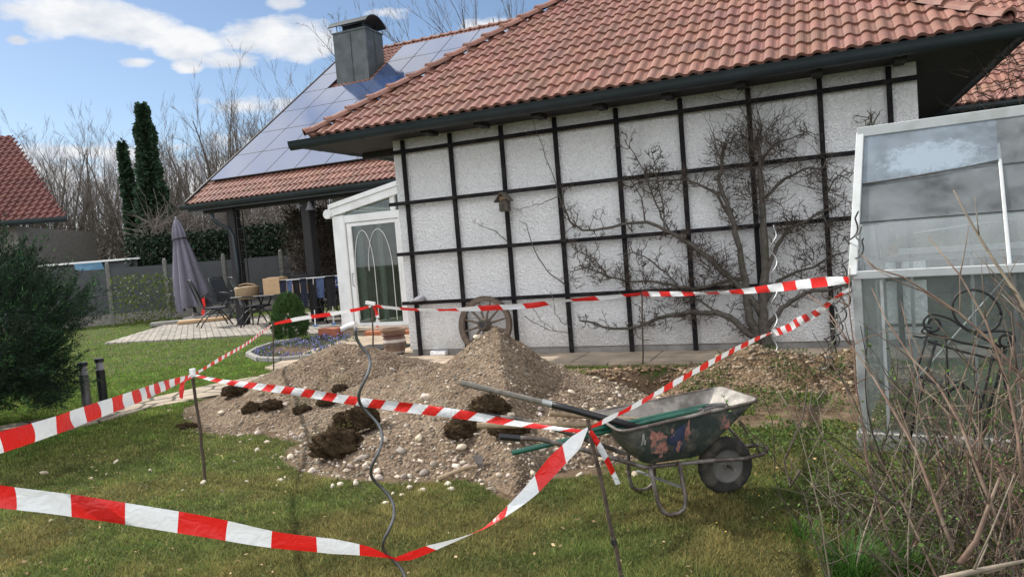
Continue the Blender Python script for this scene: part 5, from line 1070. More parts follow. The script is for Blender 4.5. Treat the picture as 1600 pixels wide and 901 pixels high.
chair('patio chair at the right end of the table beside the laundry rack',520,498,R(170),c1)
tb=empty('patio_table',gz(450,500,.05),0,'long dark metal patio table carrying cardboard boxes','table')
ta=gy(360,466,19.3); tb_=gy(512,446,18.4); ta[2]=tb_[2]=.86
d_=(tb_-ta)/np.linalg.norm(tb_-ta); s_=np.array([-d_[1],d_[0],0]); tc_=(ta+tb_)/2+s_*.45; LT=np.linalg.norm(tb_-ta)
TR=np.array([d_,s_,ZV]).T
mb=MB(); mb.box(tc_,(LT,.95,.035),TR,bev=.01); mb.build('tabletop',MT['patio_metal'],tb)
for a in (-1,1):
    for b in (-1,1): mb=MB(); c=tc_+d_*a*(LT/2-.25)+s_*b*.35; mb.tube([c-ZV*.02,c-ZV*.25-d_*a*.08,c-ZV*.5-d_*a*.02,c-ZV*.81+d_*a*.1],.02,6); mb.build('leg',MT['patio_metal'],tb,smooth=True)
mb=MB(); mb.bar(tc_-d_*(LT/2-.2)-ZV*.4,tc_+d_*(LT/2-.2)-ZV*.4,.03,.03,ZV); mb.build('stretcher',MT['patio_metal'],tb)
def cbx(name,px,w_,dpt,h,label,m_='cardboard',off=.0,flaps=True,z0=.88):
    r=ray(px,455); t=((tc_-s_*.2)@s_-EYE@s_)/(r@s_); c=EYE+r*t+s_*off; c[2]=z0+h/2; mb=MB(); mb.box(c,(w_,dpt,h),TR,bev=.004); o=mb.build(name,MT[m_]); tag(o,label,'box')
    if flaps:
        mb=MB(); mb.box(c+ZV*(h/2+.006),(w_*1.02,dpt*.5,.008),TR@np.array([[1,0,0],[0,.98,-.15],[0,.15,.98]])); mb.build('flap',MT[m_],o)
    return o
cbx('cardboard_box',432,.5,.4,.42,'tall brown cardboard box on the patio table'); cbx('cardboard_box',461,.62,.4,.2,'flat long cardboard box next to the tall box on the table')
cbx('storage_box',463,.75,.35,.34,'grey storage box behind the flat cardboard box','fence',.38,False)
bk=empty('wicker_basket',gz(385,500),0,'round wicker basket standing at the left end of the patio table','basket')
r=ray(386,455); t=((tc_-s_*.15)@s_-EYE@s_)/(r@s_); c=EYE+r*t; c[2]=.80
mb=MB(); mb.lathe([(0,0),(.24,0),(.30,.1),(.31,.3),(.28,.33),(.0,.34)],c,20); mb.build('body',mat('wicker',(.28,.2,.12),.8,var=.4,vscale=20,stretch=(1,1,9)),bk,smooth=True,autosm=40)
mb=MB(); mb.tube([c+ZV*.33+d_*.28*math.cos(t)+ZV*.07*math.sin(t) for t in np.linspace(0,PI,12)],.015,6); mb.build('handle',MT['cardboard'],bk)
# laundry rack
rk=empty('laundry_rack',gz(500,508),0,'white folding laundry rack hung with dark clothes beside the conservatory','drying rack')
ra=gz(493,509,.06); rb=gz(522,506,.06); du=rb-ra; du/=np.linalg.norm(du); dv=np.array([-du[1],du[0],0]); RW=1.55; zt=1.18; cr_=ra-du*.75
mb=MB()
for v in (0,.55): mb=MB(); mb.tube([cr_+dv*v+ZV*zt,cr_+dv*v+du*RW+ZV*zt],.010,6); mb.build('end_rail',MT['white'],rk)
for i in range(9): mb=MB(); mb.tube([cr_+du*(.06+i*.18)+ZV*zt,cr_+du*(.06+i*.18)+dv*.55+ZV*zt],.005,5); mb.build('line_bar',MT['white'],rk)
for a,b in ((0,1),(1,0)):
    mb=MB(); P0=ra+dv*.55*0+du*(0 if a else 0); 
for (f,q) in ((ra,0),(rb,0),(ra,.5),(rb,.5)): mb=MB(); mb.tube([f+dv*q,f+dv*(.5-q)*.6+ZV*zt+du*.05],.010,6); mb.build('leg',MT['white'],rk)
mb=MB(); mb.tube([ra,rb],.011,6); mb.build('foot_bar',MT['white'],rk)
for f in (ra,rb): mb=MB(); mb.box(f,(.09,.05,.05)); mb.build('foot_cap',mat('blue_plastic',(.05,.2,.5),.5),rk)
cl=[('trousers','navy',.0,.62,.16,'dark navy trousers, leftmost on the rack'),('shirt','pattern',.17,.38,.13,'pale blue patterned shirt near the left end of the rack'),('trousers','black_cloth',.31,.66,.16,'black trousers in the middle of the rack'),('trousers','navy',.48,.70,.15,'long navy trousers right of the black ones on the rack'),('jacket','black_cloth',.66,.80,.2,'black jacket hanging lowest on the rack'),('shirt','pattern',.86,.52,.2,'blue checked shirt at the front right of the rack'),('sweater','black_cloth',1.08,.75,.24,'dark sweater at the right end of the rack'),('towel','blue',1.25,.30,.25,'royal blue towel with white print at the top right of the rack')]
for i,(nm,m_,x,h,w_,lb) in enumerate(cl):
    v=-.03+.1*(i%3); V=[]; nu,nv=8,6; r_=random.Random(i)
    for lay in (-1,1):
        for a in range(nv+1):
            for b in range(nu+1):
                s2=b/nu; z=zt+.012-h*a/nv*(1 if lay<0 else .85); wob=.022*math.sin(s2*9+i*2+a*.3)*(a/nv)
                V.append(cr_+du*(x+w_*s2*(1-.12*a/nv*(1 if nm!='trousers' else .2)))+dv*(v+lay*(.012+wob*.4)+wob)+ZV*(z-.03*math.sin(PI*s2)*0))
    q=(nu+1)*(nv+1); fs=[(l*q+a*(nu+1)+b,l*q+a*(nu+1)+b+1,l*q+(a+1)*(nu+1)+b+1,l*q+(a+1)*(nu+1)+b) for l in (0,1) for a in range(nv) for b in range(nu)]+[(b,b+1,q+b+1,q+b) for b in range(nu)]
    mb=MB(); mb.add(V,fs); o=tag(mb.build(nm,MT[m_],smooth=True),lb,nm,'clothes hanging on the laundry rack')
    if nm=='towel':
        m2=MB(); 
        for q_ in range(4): P0=cr_+du*(x+.05+.045*q_)+dv*(v-.045)+ZV*(zt-.06-.03*(q_%2)); m2.bar(P0,P0-ZV*.09+du*.02*(-1)**q_,.012,.004,dv)
        m2.bar(cr_+du*(x+.03)+dv*(v-.045)+ZV*(zt-.22),cr_+du*(x+.21)+dv*(v-.045)+ZV*(zt-.21),.02,.004,dv); m2.build('print',MT['white'],o)

# ------------------------------------------------------------------ foliage
def leaves(name,C_,D_,L_,w_,m_,parent=None,tone=(.6,1.2),seed=0,hue=(1,1,1),quad=False):
    """one leaf-sized face per centre C with direction D"""
    r=np.random.default_rng(seed); n=len(C_); s=np.cross(D_,r.normal(0,1,(n,3))); s/=np.linalg.norm(s,axis=1)[:,None]+1e-9
    L_=L_*r.uniform(.6,1.3,n)[:,None]; w2=w_*r.uniform(.6,1.3,n)[:,None]; g=r.uniform(*tone,n)[:,None]; cols=g*np.array(hue)*r.uniform(.9,1.1,(n,3))
    if quad: V=np.stack([C_,C_+D_*L_*.5+s*w2,C_+D_*L_,C_+D_*L_*.5-s*w2],1); k=4
    else: V=np.stack([C_-s*w2,C_+s*w2,C_+D_*L_],1); k=3
    return npmesh(name,V.reshape(-1,3),np.arange(k*n).reshape(-1,k),m_,parent,np.repeat(cols,k,0))
def conifer_plumes(centers,dirs,lens,per,spread,seed):
    r=np.random.default_rng(seed); n=len(centers); t=r.random((n,per)); off=r.normal(0,1,(n,per,3))*spread*(1.15-t)[...,None]
    C_=centers[:,None]+dirs[:,None]*(lens[:,None]*t)[...,None]+off*lens[:,None,None]
    D_=dirs[:,None]+r.normal(0,.55,(n,per,3)); D_/=np.linalg.norm(D_,axis=2)[...,None]; return C_.reshape(-1,3),D_.reshape(-1,3)
# juniper at the left edge
jn=empty('juniper_shrub',(-6.3,7.9,0),0,'large spreading dark green juniper shrub at the left picture edge','juniper')
r=np.random.default_rng(5); n=2600
th=r.uniform(0,2*PI,n); ph=np.arccos(r.uniform(-.62,1,n)); 
rad=np.stack([np.sin(ph)*np.cos(th)*1.42,np.sin(ph)*np.sin(th)*1.5,np.cos(ph)*1.4],-1)
lump=(1-.16*(np.cos(ph)<.1))*(1+.30*(fbm(th*1.2+ph,ph*2.2-th*.3,1.3,3,31)-.5)*2)
c0=np.array([-6.18,7.9,.92]); shell=r.uniform(.45,1.0,n)**.5; C_=c0+rad*(lump*shell)[:,None]; C_[:,2]=np.maximum(C_[:,2],.05)
D_=rad/np.linalg.norm(rad,axis=1)[:,None]*.8+np.array([.05,0,.55])+r.normal(0,.28,(n,3)); D_/=np.linalg.norm(D_,axis=1)[:,None]
Cl,Dl=conifer_plumes(C_-D_*.15,D_,r.uniform(.16,.44,n),90,.12,6)
leaves('foliage',Cl,Dl,.040,.0045,MT['foliage'],jn,(.4,1.15),7)
sel=r.random(n)<.22; Cl,Dl=conifer_plumes(C_[sel],D_[sel],r.uniform(.2,.4,sel.sum()),22,.15,8); leaves('young_tips',Cl,Dl,.05,.007,MT['foliage'],jn,(1.2,2.1),9,(.9,1.1,.65))
mb=MB()
for k in range(26): an=k*2.4; e=c0+np.array([math.cos(an)*random.uniform(.4,1.1),math.sin(an)*random.uniform(.4,1.1),random.uniform(-.2,1.0)]); b=np.array([-6.2+math.cos(an)*.1,7.9+math.sin(an)*.1,0]); mb.tube([b,b*.5+e*.5-ZV*.1,e],[.04,.025,.008],5)
mb.build('stems',MT['bark'],jn)
# round thuja
tj=empty('round_thuja',gz(455,533),0,'round clipped bright green thuja bush at the terrace edge','thuja'); p=gz(455,532); r=np.random.default_rng(15); n=800
th=r.uniform(0,2*PI,n); ph=np.arccos(r.uniform(-.6,1,n)); rad=np.stack([np.sin(ph)*np.cos(th),np.sin(ph)*np.sin(th),np.cos(ph)],-1); prf=np.where(rad[:,2]<0,.98,1-.22*rad[:,2])
C_=p+np.array([0,0,.42])+rad*np.stack([.385*prf,.385*prf,np.full(n,.60)],-1)*r.uniform(.8,1,n)[:,None]; C_[:,2]=np.maximum(C_[:,2],.03)
D_=rad*.6+ZV*.6+r.normal(0,.2,(n,3)); D_/=np.linalg.norm(D_,axis=1)[:,None]; Cl,Dl=conifer_plumes(C_-D_*.07,D_,np.full(n,.12),60,.25,16)
leaves('foliage',Cl,Dl,.03,.006,MT['foliage'],tj,(1.0,2.3),17,(1.15,1.15,.6))
mb=MB(); mb.tube([p,p+ZV*.5],.04,8); mb.build('stem',MT['bark'],tj)
# flower bed edging and flowers
B_=np.array([q[:2] for q in BED]); 
def along(P,step):
    out=[]; 
    for i in range(len(P)-1):
        L_=np.linalg.norm(P[i+1]-P[i]); m_=max(1,int(round(L_/step)))
        for k in range(m_): out.append((P[i]+(P[i+1]-P[i])*(k+.5)/m_,(P[i+1]-P[i])/L_,L_/m_))
    return out
edge=np.vstack([B_[8:],B_[:4]])
for i,(c,d,l) in enumerate(along(edge,.28)):
    mb=MB(); mb.box((c[0],c[1],.045),(l*.94,.09,.09),np.array([[d[0],-d[1],0],[d[1],d[0],0],[0,0,1]]),bev=.012); tag(mb.build('edging_stone',MT['concrete']),'one of the like kerb stones bordering the purple flower bed','edging stone','kerb stones round the flower bed')
def flowers(name,n,reg,seed,label,col,h=.10,cat='flowers'):
    r=np.random.default_rng(seed); x=r.uniform(reg[0],reg[1],n*6); y=r.uniform(reg[2],reg[3],n*6); k=inpoly(x,y,BED)&(fbm(x,y,2.2,2,81)>.40); x,y=x[k][:n],y[k][:n]; m_=len(x)
    e=empty(name,(x.mean(),y.mean(),0),0,label,cat); C_=np.stack([x,y,r.uniform(.01,h,m_)],-1); C5=np.repeat(C_,5,0)+r.normal(0,.014,(m_*5,3)); D_=r.normal(0,1,(m_*5,3))+ZV*.8; D_/=np.linalg.norm(D_,axis=1)[:,None]
    leaves('petals',C5,D_,.035,.014,col,e,(.6,1.2),seed,quad=True)
    C3=np.repeat(C_,8,0)+r.normal(0,.03,(m_*8,3)); C3[:,2]*=.6; D_=r.normal(0,.6,(m_*8,3))+ZV; D_/=np.linalg.norm(D_,axis=1)[:,None]; leaves('leaves',C3,D_,.05,.008,MT['leaf'],e,(.5,1),seed+1,quad=True)
MT['violet']=mat('violet_petal',(.22,.20,.50),.7,var=.1,tone=True)
xs_=[q[0] for q in BED]; ys_=[q[1] for q in BED]
o=flowers('violet_flowers',330,(min(xs_),max(xs_),min(ys_),max(ys_)),91,'clump of small violet blue spring flowers filling the bed under the round bush',MT['violet'])
# daisies
MT['petal']=mat('white_petal',(.8,.8,.78),.7,var=.05,tone=True)
DS=[(1134,832,'near the bottom right of the lawn, below the barrow wheel'),(1120,818,'small one just above the daisy below the barrow wheel'),(1186,776,'left of the pruned stump, right of the barrow wheel'),(1327,751,'under the leafy shrub, left of centre'),(1388,758,'under the leafy shrub, to its right'),(1336,671,'at the foot of the greenhouse corner'),(1210,818,'at the left tip of the bottom right leaf tuft'),(1300,788,'in the weeds above the leaf tuft')]
for i,(px,py,lb) in enumerate(DS):
    p=gz(px,py,.03); p[2]=surf(p[0],p[1])+.04; o=empty('daisy',p,0,'white daisy '+lb,'daisy','daisies in the grass'); mb=MB()
    for k in range(10): an=2*PI*k/10; d=np.array([math.cos(an),math.sin(an),.15]); s_=np.array([-math.sin(an),math.cos(an),0]); mb.add([p+d*.003,p+d*.012+s_*.004,p+d*.018,p+d*.012-s_*.004],[(0,1,2,3)])
    mb.build('petals',MT['petal'],o); mb=MB(); mb.lathe([(0,.004),(.005,.003),(.006,0),(0,-.002)],p,8); mb.build('centre',mat('yellow_centre',(.6,.4,.03),.7) if i==0 else bpy.data.materials['yellow_centre'],o); mb=MB(); mb.tube([p-ZV*.05,p],.0015,4); mb.build('stalk',MT['leaf'],o)
# bollard lights
for i,(a,b,hh,lb) in enumerate([((137,640),(135,566),.60,'left bollard light with a pale glass band, half behind the juniper'),((162,628),(161,560),.58,'right bollard light, darker, beside the juniper')]):
    p=gz(*a); o=empty('bollard_light',p,0,lb,'bollard light','garden bollard lights'); 
    mb=MB(); mb.lathe([(0,0),(.055,0),(.055,hh*.74),(0,hh*.74)],p,18); mb.build('post',MT['patio_metal'] if i else MT['zinc'],o,smooth=True,autosm=40)
    mb=MB(); mb.lathe([(.045,hh*.74),(.045,hh*.92)],p,16); mb.build('lens',MT['grey_cloth'],o,smooth=True); mb=MB(); mb.lathe([(0,hh*.92),(.058,hh*.92),(.058,hh),(0,hh*1.0)],p,18); mb.build('cap',MT['patio_metal'],o,smooth=True,autosm=40)

# ------------------------------------------------------------------ fence, hedge, neighbour
fa=gy(60,430,26.0); fb=gy(262,410,27.2); fc=gy(540,392,27.8)
fpts=[]; 
P0=np.array([-17.6,24.6]); P1=np.array([-12.6,27.0]); P2=np.array([-4.5,28.3])
fe=empty('panel_fence',(-12,27,0),0,'grey panel fence with concrete posts and kerb behind the terrace','fence')
for (a,b,m_) in ((P0,P1,3),(P1,P2,4)):
    for i in range(m_):
        A=a+(b-a)*i/m_; B=a+(b-a)*(i+1)/m_; d=(B-A)/np.linalg.norm(B-A)
        mb=MB(); mb.bar((*A,1.17),(*B,1.17),.04,1.62,ZV); mb.build('panel',MT['fence'],fe); mb=MB(); mb.bar((*A,.18),(*B,.18),.07,.36,ZV); mb.build('kerb_board',MT['kerb'],fe)
        mb=MB(); mb.bar((*A,-.1),(*A,2.12),.14,.14,(d[0],d[1],0),bev=.02); mb.lathe([(0,.09),(.05,.07),(.07,0),(.05,-.04)],(*A,2.13),10); mb.build('post',MT['fence_post'],fe)
def bushmass(name,P,size,n,m_,label,cat,tone,hue=(1,1,1),L_=.16,w_=.05,seed=1,per=1,group=None):
    r=np.random.default_rng(seed); x=r.uniform(-1,1,(n,3)); q=np.abs(x).max(1); x=x*(r.random(n)**.25/q)[:,None]; C_=np.array(P)+x*np.array(size)/2*(.9+.25*fbm(x[:,0]*3+5,x[:,2]*3+x[:,1],2,3,seed))[:,None]; C_[:,2]=np.maximum(C_[:,2],.05)
    D_=r.normal(0,1,(n,3))+ZV*.5; D_/=np.linalg.norm(D_,axis=1)[:,None]; o=leaves(name,C_,D_,L_,w_,m_,None,tone,seed+1,hue,quad=True); return tag(o,label,cat,group)
bushmass('yew_hedge',(-9.5,30.0,1.6),(11,1.6,3.2),26000,MT['foliage'],'clipped dark green hedge rising behind the grey fence','hedge',(.25,.75))
bushmass('yew_hedge',(-2,31.0,1.7),(7,2,3.4),12000,MT['foliage'],'dark hedge behind the house seen past the porch posts','hedge',(.25,.7),seed=4)
bushmass('fence_shrub',gz(262,500)+np.array([-.1,-1.2,.8]),(1.9,1.2,1.7),1500,MT['leaf'],'thin pale green shrub before the fence left of the parasol','shrub',(.4,1.0),(1.1,.9,.9),.09,.03,seed=6)
# brown twiggy thicket beyond the porch
def tangle(name,P,size,n,m_,label,cat,r0=.006,L_=(.5,1.4),seed=1,up=.8):
    r=random.Random(seed); mb=MB()
    for i in range(n):
        a=np.array(P)+np.array([r.uniform(-.5,.5)*size[0],r.uniform(-.5,.5)*size[1],0]); z=r.random()**1.0*size[2]*.75; a[2]+=z; d=np.array([r.gauss(0,1),r.gauss(0,1),r.gauss(up,.6)]); d/=np.linalg.norm(d); l=r.uniform(*L_); pts=[a]
        for k in range(3): d=d+np.array([r.gauss(0,.35),r.gauss(0,.35),r.gauss(0,.3)]); d/=np.linalg.norm(d); pts.append(pts[-1]+d*l/3)
        if min(p[2] for p in pts)<.02: continue
        mb.tube(pts,[r0*1.3,r0,r0*.7,r0*.4],3,cap=False)
    return tag(mb.build(name,m_),label,cat)
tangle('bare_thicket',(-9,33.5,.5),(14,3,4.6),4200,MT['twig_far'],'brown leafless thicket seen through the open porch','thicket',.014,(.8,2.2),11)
tangle('climbing_vine',W(-7.3,-7.9,.6),(2.4,.8,3.4),2600,MT['twig'],'dense brown leafless vine climbing the second porch post','vine',.010,(.3,.9),12,.2)
bushmass('vine_leaves',W(-7.3,-7.9,1.7),(2.5,.8,2.9),2600,MT['bark'],'withered brown leaves hanging in the vine by the porch','dead leaves',(.4,1.2),(1.4,1,.8),.09,.035,seed=14)
nb=empty('neighbour_house',(-24,33,0),0,'neighbouring house with a dark red tiled roof at the left picture edge','house')
e0=gy(104,345,30); e0[2]=4.25; ed=np.array([-1,-.12,0.]); ed/=np.linalg.norm(ed); bk_=np.array([.12,-1,0.])*-1; bk_/=np.linalg.norm(bk_)
mb=MB(); mb.add([e0,e0+ed*12,e0+ed*12+bk_*9+ZV*6.2,e0+ed*4.2+bk_*4.6+ZV*3.4,],[(0,1,2,3)]); 
Sn=bk_*.80+ZV*.6; Nn_=-bk_*.6+ZV*.8
tmb=MB(); tile_face(tmb,e0+ed*13,-ed,Sn,Nn_,7.5,lambda s:(0,13-s*.62),pitch=.3,course=.36,seg=6,hgt=.05,seed=31); tmb.build('roof',MT['tile_far'],nb,attr=True)
Bv=[e0+ed*13-ZV*.1,e0-ZV*.1,e0+ed*4.7+Sn*7.5-ZV*.1,e0+ed*13+Sn*7.5-ZV*.1]; mb=MB(); mb.poly(Bv,.1,Nn_); mb.build('roof_boarding',MT['soffit'],nb)
mb=MB(); gutter(mb,e0-bk_*.1+ZV*.02,e0+ed*13-bk_*.1+ZV*.02,-bk_,.08,h=.2); mb.build('gutter',MT['gutter'],nb)
mb=MB(); mb.box(e0+ed*9.3+bk_*4.5+np.array([0,0,-e0[2]/2-.1]),(14,7.4,4.1),np.array([-ed,bk_,ZV]).T); mb.build('wall',MT['kerb'],nb)
sh=empty('garden_shed',(-17,31,0),0,'low shed with a pale roof and blue tarp behind the fence at left','shed')
c=gy(150,415,31); mb=MB(); mb.box((c[0],31,1.15),(4.6,2.2,2.3)); mb.build('wall',MT['fence'],sh); mb=MB(); mb.box((c[0],31,2.36),(5.0,2.6,.07)); mb.build('roof',MT['white'],sh)
mb=MB(); mb.poly([(c[0]-.1,29.6,2.32),(c[0]+1.0,29.6,2.32),(c[0]+1.1,29.7,1.9),(c[0]+.0,29.6,1.8)],.03,(0,-1,0)); mb.build('tarp',mat('blue_tarp',(.12,.25,.38),.6),sh)

# ------------------------------------------------------------------ trees
def bare_tree(seed,H,name='bare_tree',trunks=1,spread=.5,dens=1.0,r0=.16,mt='twig_far',lumpy=False,start=.25):
    r=random.Random(seed); tr=MB(); cr=MB()
    def grow(mb,p,d,l,rad,lev,nseg):
        pts=[p]; rs=[rad]; dd=d.copy()
        for k in range(nseg):
            dd=dd+np.array([r.gauss(0,1),r.gauss(0,1),r.gauss(.35,.6)])*(.06 if lev==0 else .11); dd/=np.linalg.norm(dd); pts.append(pts[-1]+dd*l/nseg); rs.append(rad*(1-.8*(k+1)/nseg))
        mb.tube(pts,rs,(6,4,3,3,3)[lev],cap=False); return pts,rs,dd
    def rec(pts,rs,lev,l):
        if lev>3: return
        n=(int(12*dens),int(8*dens),6,5)[lev-1] if lev<=4 else 0
        for i in range(n):
            t=r.uniform(start if lev==1 else .2,.98); q=t*(len(pts)-1); j=min(int(q),len(pts)-2); p=pts[j]+(pts[j+1]-pts[j])*(q-j); rad=rs[j]+(rs[j+1]-rs[j])*(q-j)
            d=pts[j+1]-pts[j]; d/=np.linalg.norm(d); sd=np.cross(d,np.array([r.gauss(0,1),r.gauss(0,1),r.gauss(0,1)])); sd/=np.linalg.norm(sd)+1e-9
            nd=d*r.uniform(.5,.9)+sd*spread*r.uniform(.7,1.4)+ZV*.25; nd/=np.linalg.norm(nd); L2=l*r.uniform(.3,.55)*(1.15-.55*t)
            P,R_,_=grow(cr if lev>1 else tr,p,nd,L2,max((.03,.014,.009,.007)[lev],rad*r.uniform(.4,.6)),lev,(5,4,3,2)[lev-1]); rec(P,R_,lev+1,L2)
    for k in range(trunks):
        b=np.array([r.uniform(-.6,.6)*(trunks>1),r.uniform(-.6,.6)*(trunks>1),-.2]); d=np.array([r.gauss(0,.08+.1*(trunks>1)),r.gauss(0,.08+.1*(trunks>1)),1.]); d/=np.linalg.norm(d)
        P,R_,_=grow(tr,b,d,H,r0,0,8); rec(P,R_,1,H)
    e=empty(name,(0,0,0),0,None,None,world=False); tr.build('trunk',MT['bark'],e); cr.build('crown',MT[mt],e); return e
protos=[bare_tree(1,12,spread=.5,dens=1.0),bare_tree(2,13,trunks=2,spread=.4,dens=.8),bare_tree(3,11,spread=.6,dens=1.1),bare_tree(4,14,trunks=3,spread=.32,dens=.65,r0=.12),bare_tree(5,10,spread=.75,dens=1.1,r0=.2)]
rt_=random.Random(77); used=set()
FL=['tall leafless tree in the wood behind the fence','leafless twin stemmed tree in the wood behind the fence','broad leafless tree in the wood behind the fence','slim many stemmed leafless tree in the wood behind the fence','low spreading leafless tree in the wood behind the fence']
def put(pi,x,y,s,label,group=None,rz=None):
    o=protos[pi] if pi not in used else copy_tree(protos[pi]); used.add(pi); o.location=(x,y,0); o.scale=(s,s,s); o.rotation_euler=(0,0,rt_.uniform(0,6.28) if rz is None else rz); o['label']=label; o['category']='tree'
    if group: o['group']=group
    elif 'group' in o: del o['group']
    return o
def topz(px,py,Y): return gy(px,py,Y)[2]
# single trees the picture shows apart from the wood
def feature(pi,px,py,Y,label):
    H={0:12,1:13,2:11,3:14,4:10}[pi]; P=gy(px,py,Y); g=P.copy(); d=gy(px+10,py,Y)-P; 
    return put(pi,P[0]+ (P[2])*0,Y,P[2]/H*.93,label)
feature(4,30,205,46,'broad gnarled leafless tree above the neighbour roof at far left')
feature(4,120,250,48,'rounded leafless tree with a forked trunk right of the neighbour roof')
feature(3,360,138,42,'tallest leafless tree cluster just left of the solar roof')
feature(1,335,165,44,'leafless tree leaning left of the tallest cluster')
feature(2,560,35,50,'wide leafless tree rising behind the chimney to its left')
feature(0,640,60,52,'leafless tree behind the ridge right of the chimney')
feature(3,735,-20,46,'leafless tree above the solar ridge, left of the pair at the top')
feature(3,800,-25,47,'leafless tree above the solar ridge, right of the pair at the top')
for i in range(84):
    px=-60+i*(560/83)+rt_.uniform(-12,12); Y=rt_.uniform(36,62); top=252+rt_.uniform(-26,40)-(max(0,px-240))*.24
    P=gy(px,top,Y); pi=i%5; H=(12,13,11,14,10)[pi]; put(pi,P[0],Y,max(.55,P[2]/H),FL[pi],'leafless trees of the wood')
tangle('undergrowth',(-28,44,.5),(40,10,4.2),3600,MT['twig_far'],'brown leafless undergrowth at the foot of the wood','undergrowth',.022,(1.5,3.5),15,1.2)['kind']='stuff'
# ivy clad trees
def ivy(px,py,Y,bpx,w_,n,label,seed):
    T=gy(px,py,Y); Bm=gy(bpx,415,Y); Bm[2]=0; e=empty('ivy_clad_tree',Bm,0,label,'tree'); r=np.random.default_rng(seed); mb=MB(); mb.tube([Bm,Bm*.5+T*.5,T],[.3,.2,.04],7); mb.build('trunk',MT['bark'],e)
    t=r.random(n)**.8; wdt=w_*(np.clip(1.02-t,0,1)**.6)*(.25+1.45*fbm(t*9,t*0+seed,2.2,4,seed)); an=r.uniform(0,2*PI,n); rr=wdt*r.random(n)**.4*(.8+.45*fbm(an*1.4,t*9,1.6,3,seed+1)); C_=Bm+(T-Bm)*t[:,None]+np.stack([rr*np.cos(an),rr*np.sin(an),r.normal(0,.1,n)],-1)
    D_=np.stack([np.cos(an),np.sin(an),r.normal(-.1,.5,n)],-1); D_/=np.linalg.norm(D_,axis=1)[:,None]; leaves('crown',C_,D_,.22,.08,MT['foliage'],e,(.6,1.9),seed+2,(1.05,1,.95),quad=True)
ivy(222,168,35,250,.88,24000,'tall dark green ivy clad tree rising above the wood behind the parasol',3)
ivy(190,226,35.5,222,.42,6000,'slender dark ivy clad trunk left of the tall dark tree',8)
bi=empty('birch',gy(330,400,38),0,'pale thin birch trunk seen under the porch eave','birch'); P=gy(332,345,38); mb=MB(); mb.tube([(P[0]+.7,38,0),(P[0]+.2,38,4),(P[0]-.5,38,8)],[.12,.1,.05],7); mb.build('trunk',MT['stone'] if False else MT['grey_cloth'],bi)
mb=MB(); r_=random.Random(9); [mb.tube([np.array([P[0]+.1,38,3+i*.2]),np.array([P[0]+.1+r_.uniform(-1,1),38+r_.uniform(-1,1),4+i*.25])],[.025,.006],3) for i in range(20)]; mb.build('crown',MT['twig'],bi)

# ------------------------------------------------------------------ espalier tree
es=empty('espalier_tree',W(5.1,.15,0),0,'old leafless espaliered pear tree trained flat against the white wall','fruit tree')
EN=.17
BR=[([(1200,545),(1193,510),(1192,480),(1195,420),(1193,350),(1188,290),(1188,245),(1182,212)],.080,.020),
 ([(1190,535),(1172,500),(1166,460),(1163,430),(1150,365),(1140,330),(1130,305),(1123,283),(1128,250),(1133,222)],.060,.015),
 ([(1192,490),(1165,455),(1130,425),(1107,403),(1083,383),(1060,370),(1040,360),(1010,347),(973,350),(940,358),(910,360),(892,347),(883,328),(878,300)],.045,.009),
 ([(1190,528),(1170,522),(1148,500),(1120,489),(1087,487),(1053,492),(1025,497),(1007,507),(985,513),(950,513),(925,503),(905,500)],.050,.010),
 ([(1196,430),(1205,405),(1217,380),(1232,357),(1257,347),(1283,332),(1310,322)],.035,.010),
 ([(1198,510),(1222,480),(1245,465),(1270,455),(1300,452),(1328,440)],.038,.012),
 ([(1196,470),(1215,440),(1240,425),(1270,418),(1300,400),(1325,392)],.026,.008),
 ([(1193,310),(1225,280),(1255,265),(1285,262),(1300,245)],.024,.007),
 ([(1152,360),(1122,305),(1090,287),(1062,280),(1030,282),(1000,285)],.024,.007),
 ([(1045,361),(1030,330),(1018,300),(1008,268),(990,240),(976,218)],.016,.005),
 ([(1038,358),(1036,320),(1028,285),(1022,250),(1018,232)],.012,.004),
 ([(1008,348),(1003,310),(988,285),(975,270)],.012,.004),
 ([(883,445),(857,425),(835,392),(822,350),(812,345)],.010,.004),
 ([(883,335),(872,300),(857,255),(845,222),(832,188)],.009,.003),
 ([(795,378),(775,362),(750,352),(738,347)],.008,.003),
 ([(875,305),(845,318),(822,324),(808,327)],.007,.003),
 ([(1163,435),(1130,440),(1095,450),(1060,448),(1020,440),(985,440),(950,432),(915,418),(890,425)],.028,.006),
 ([(1060,448),(1040,425),(1015,405),(990,395),(965,398)],.016,.005),
 ([(950,433),(930,405),(900,392),(885,370)],.012,.004),
 ([(820,495),(838,505),(860,515),(888,520)],.007,.004),([(860,455),(868,490),(880,505),(893,512)],.006,.003),([(832,480),(845,500),(870,517)],.005,.003),
 ([(1190,250),(1210,225),(1240,215),(1262,205)],.018,.005),([(1188,240),(1165,215),(1150,200)],.015,.004),
 ([(1290,300),(1310,275),(1325,262)],.012,.004),([(1283,332),(1300,360),(1325,372)],.012,.004),
 ([(1357,195),(1362,180),(1355,172)],.01,.004),([(1364,195),(1372,178),(1380,170)],.01,.003),([(1366,215),(1362,180)],.012,.006),
 ([(1120,489),(1095,470),(1070,462),(1040,462)],.018,.005)]
r_=random.Random(21); bigs=MB(); tw=MB()
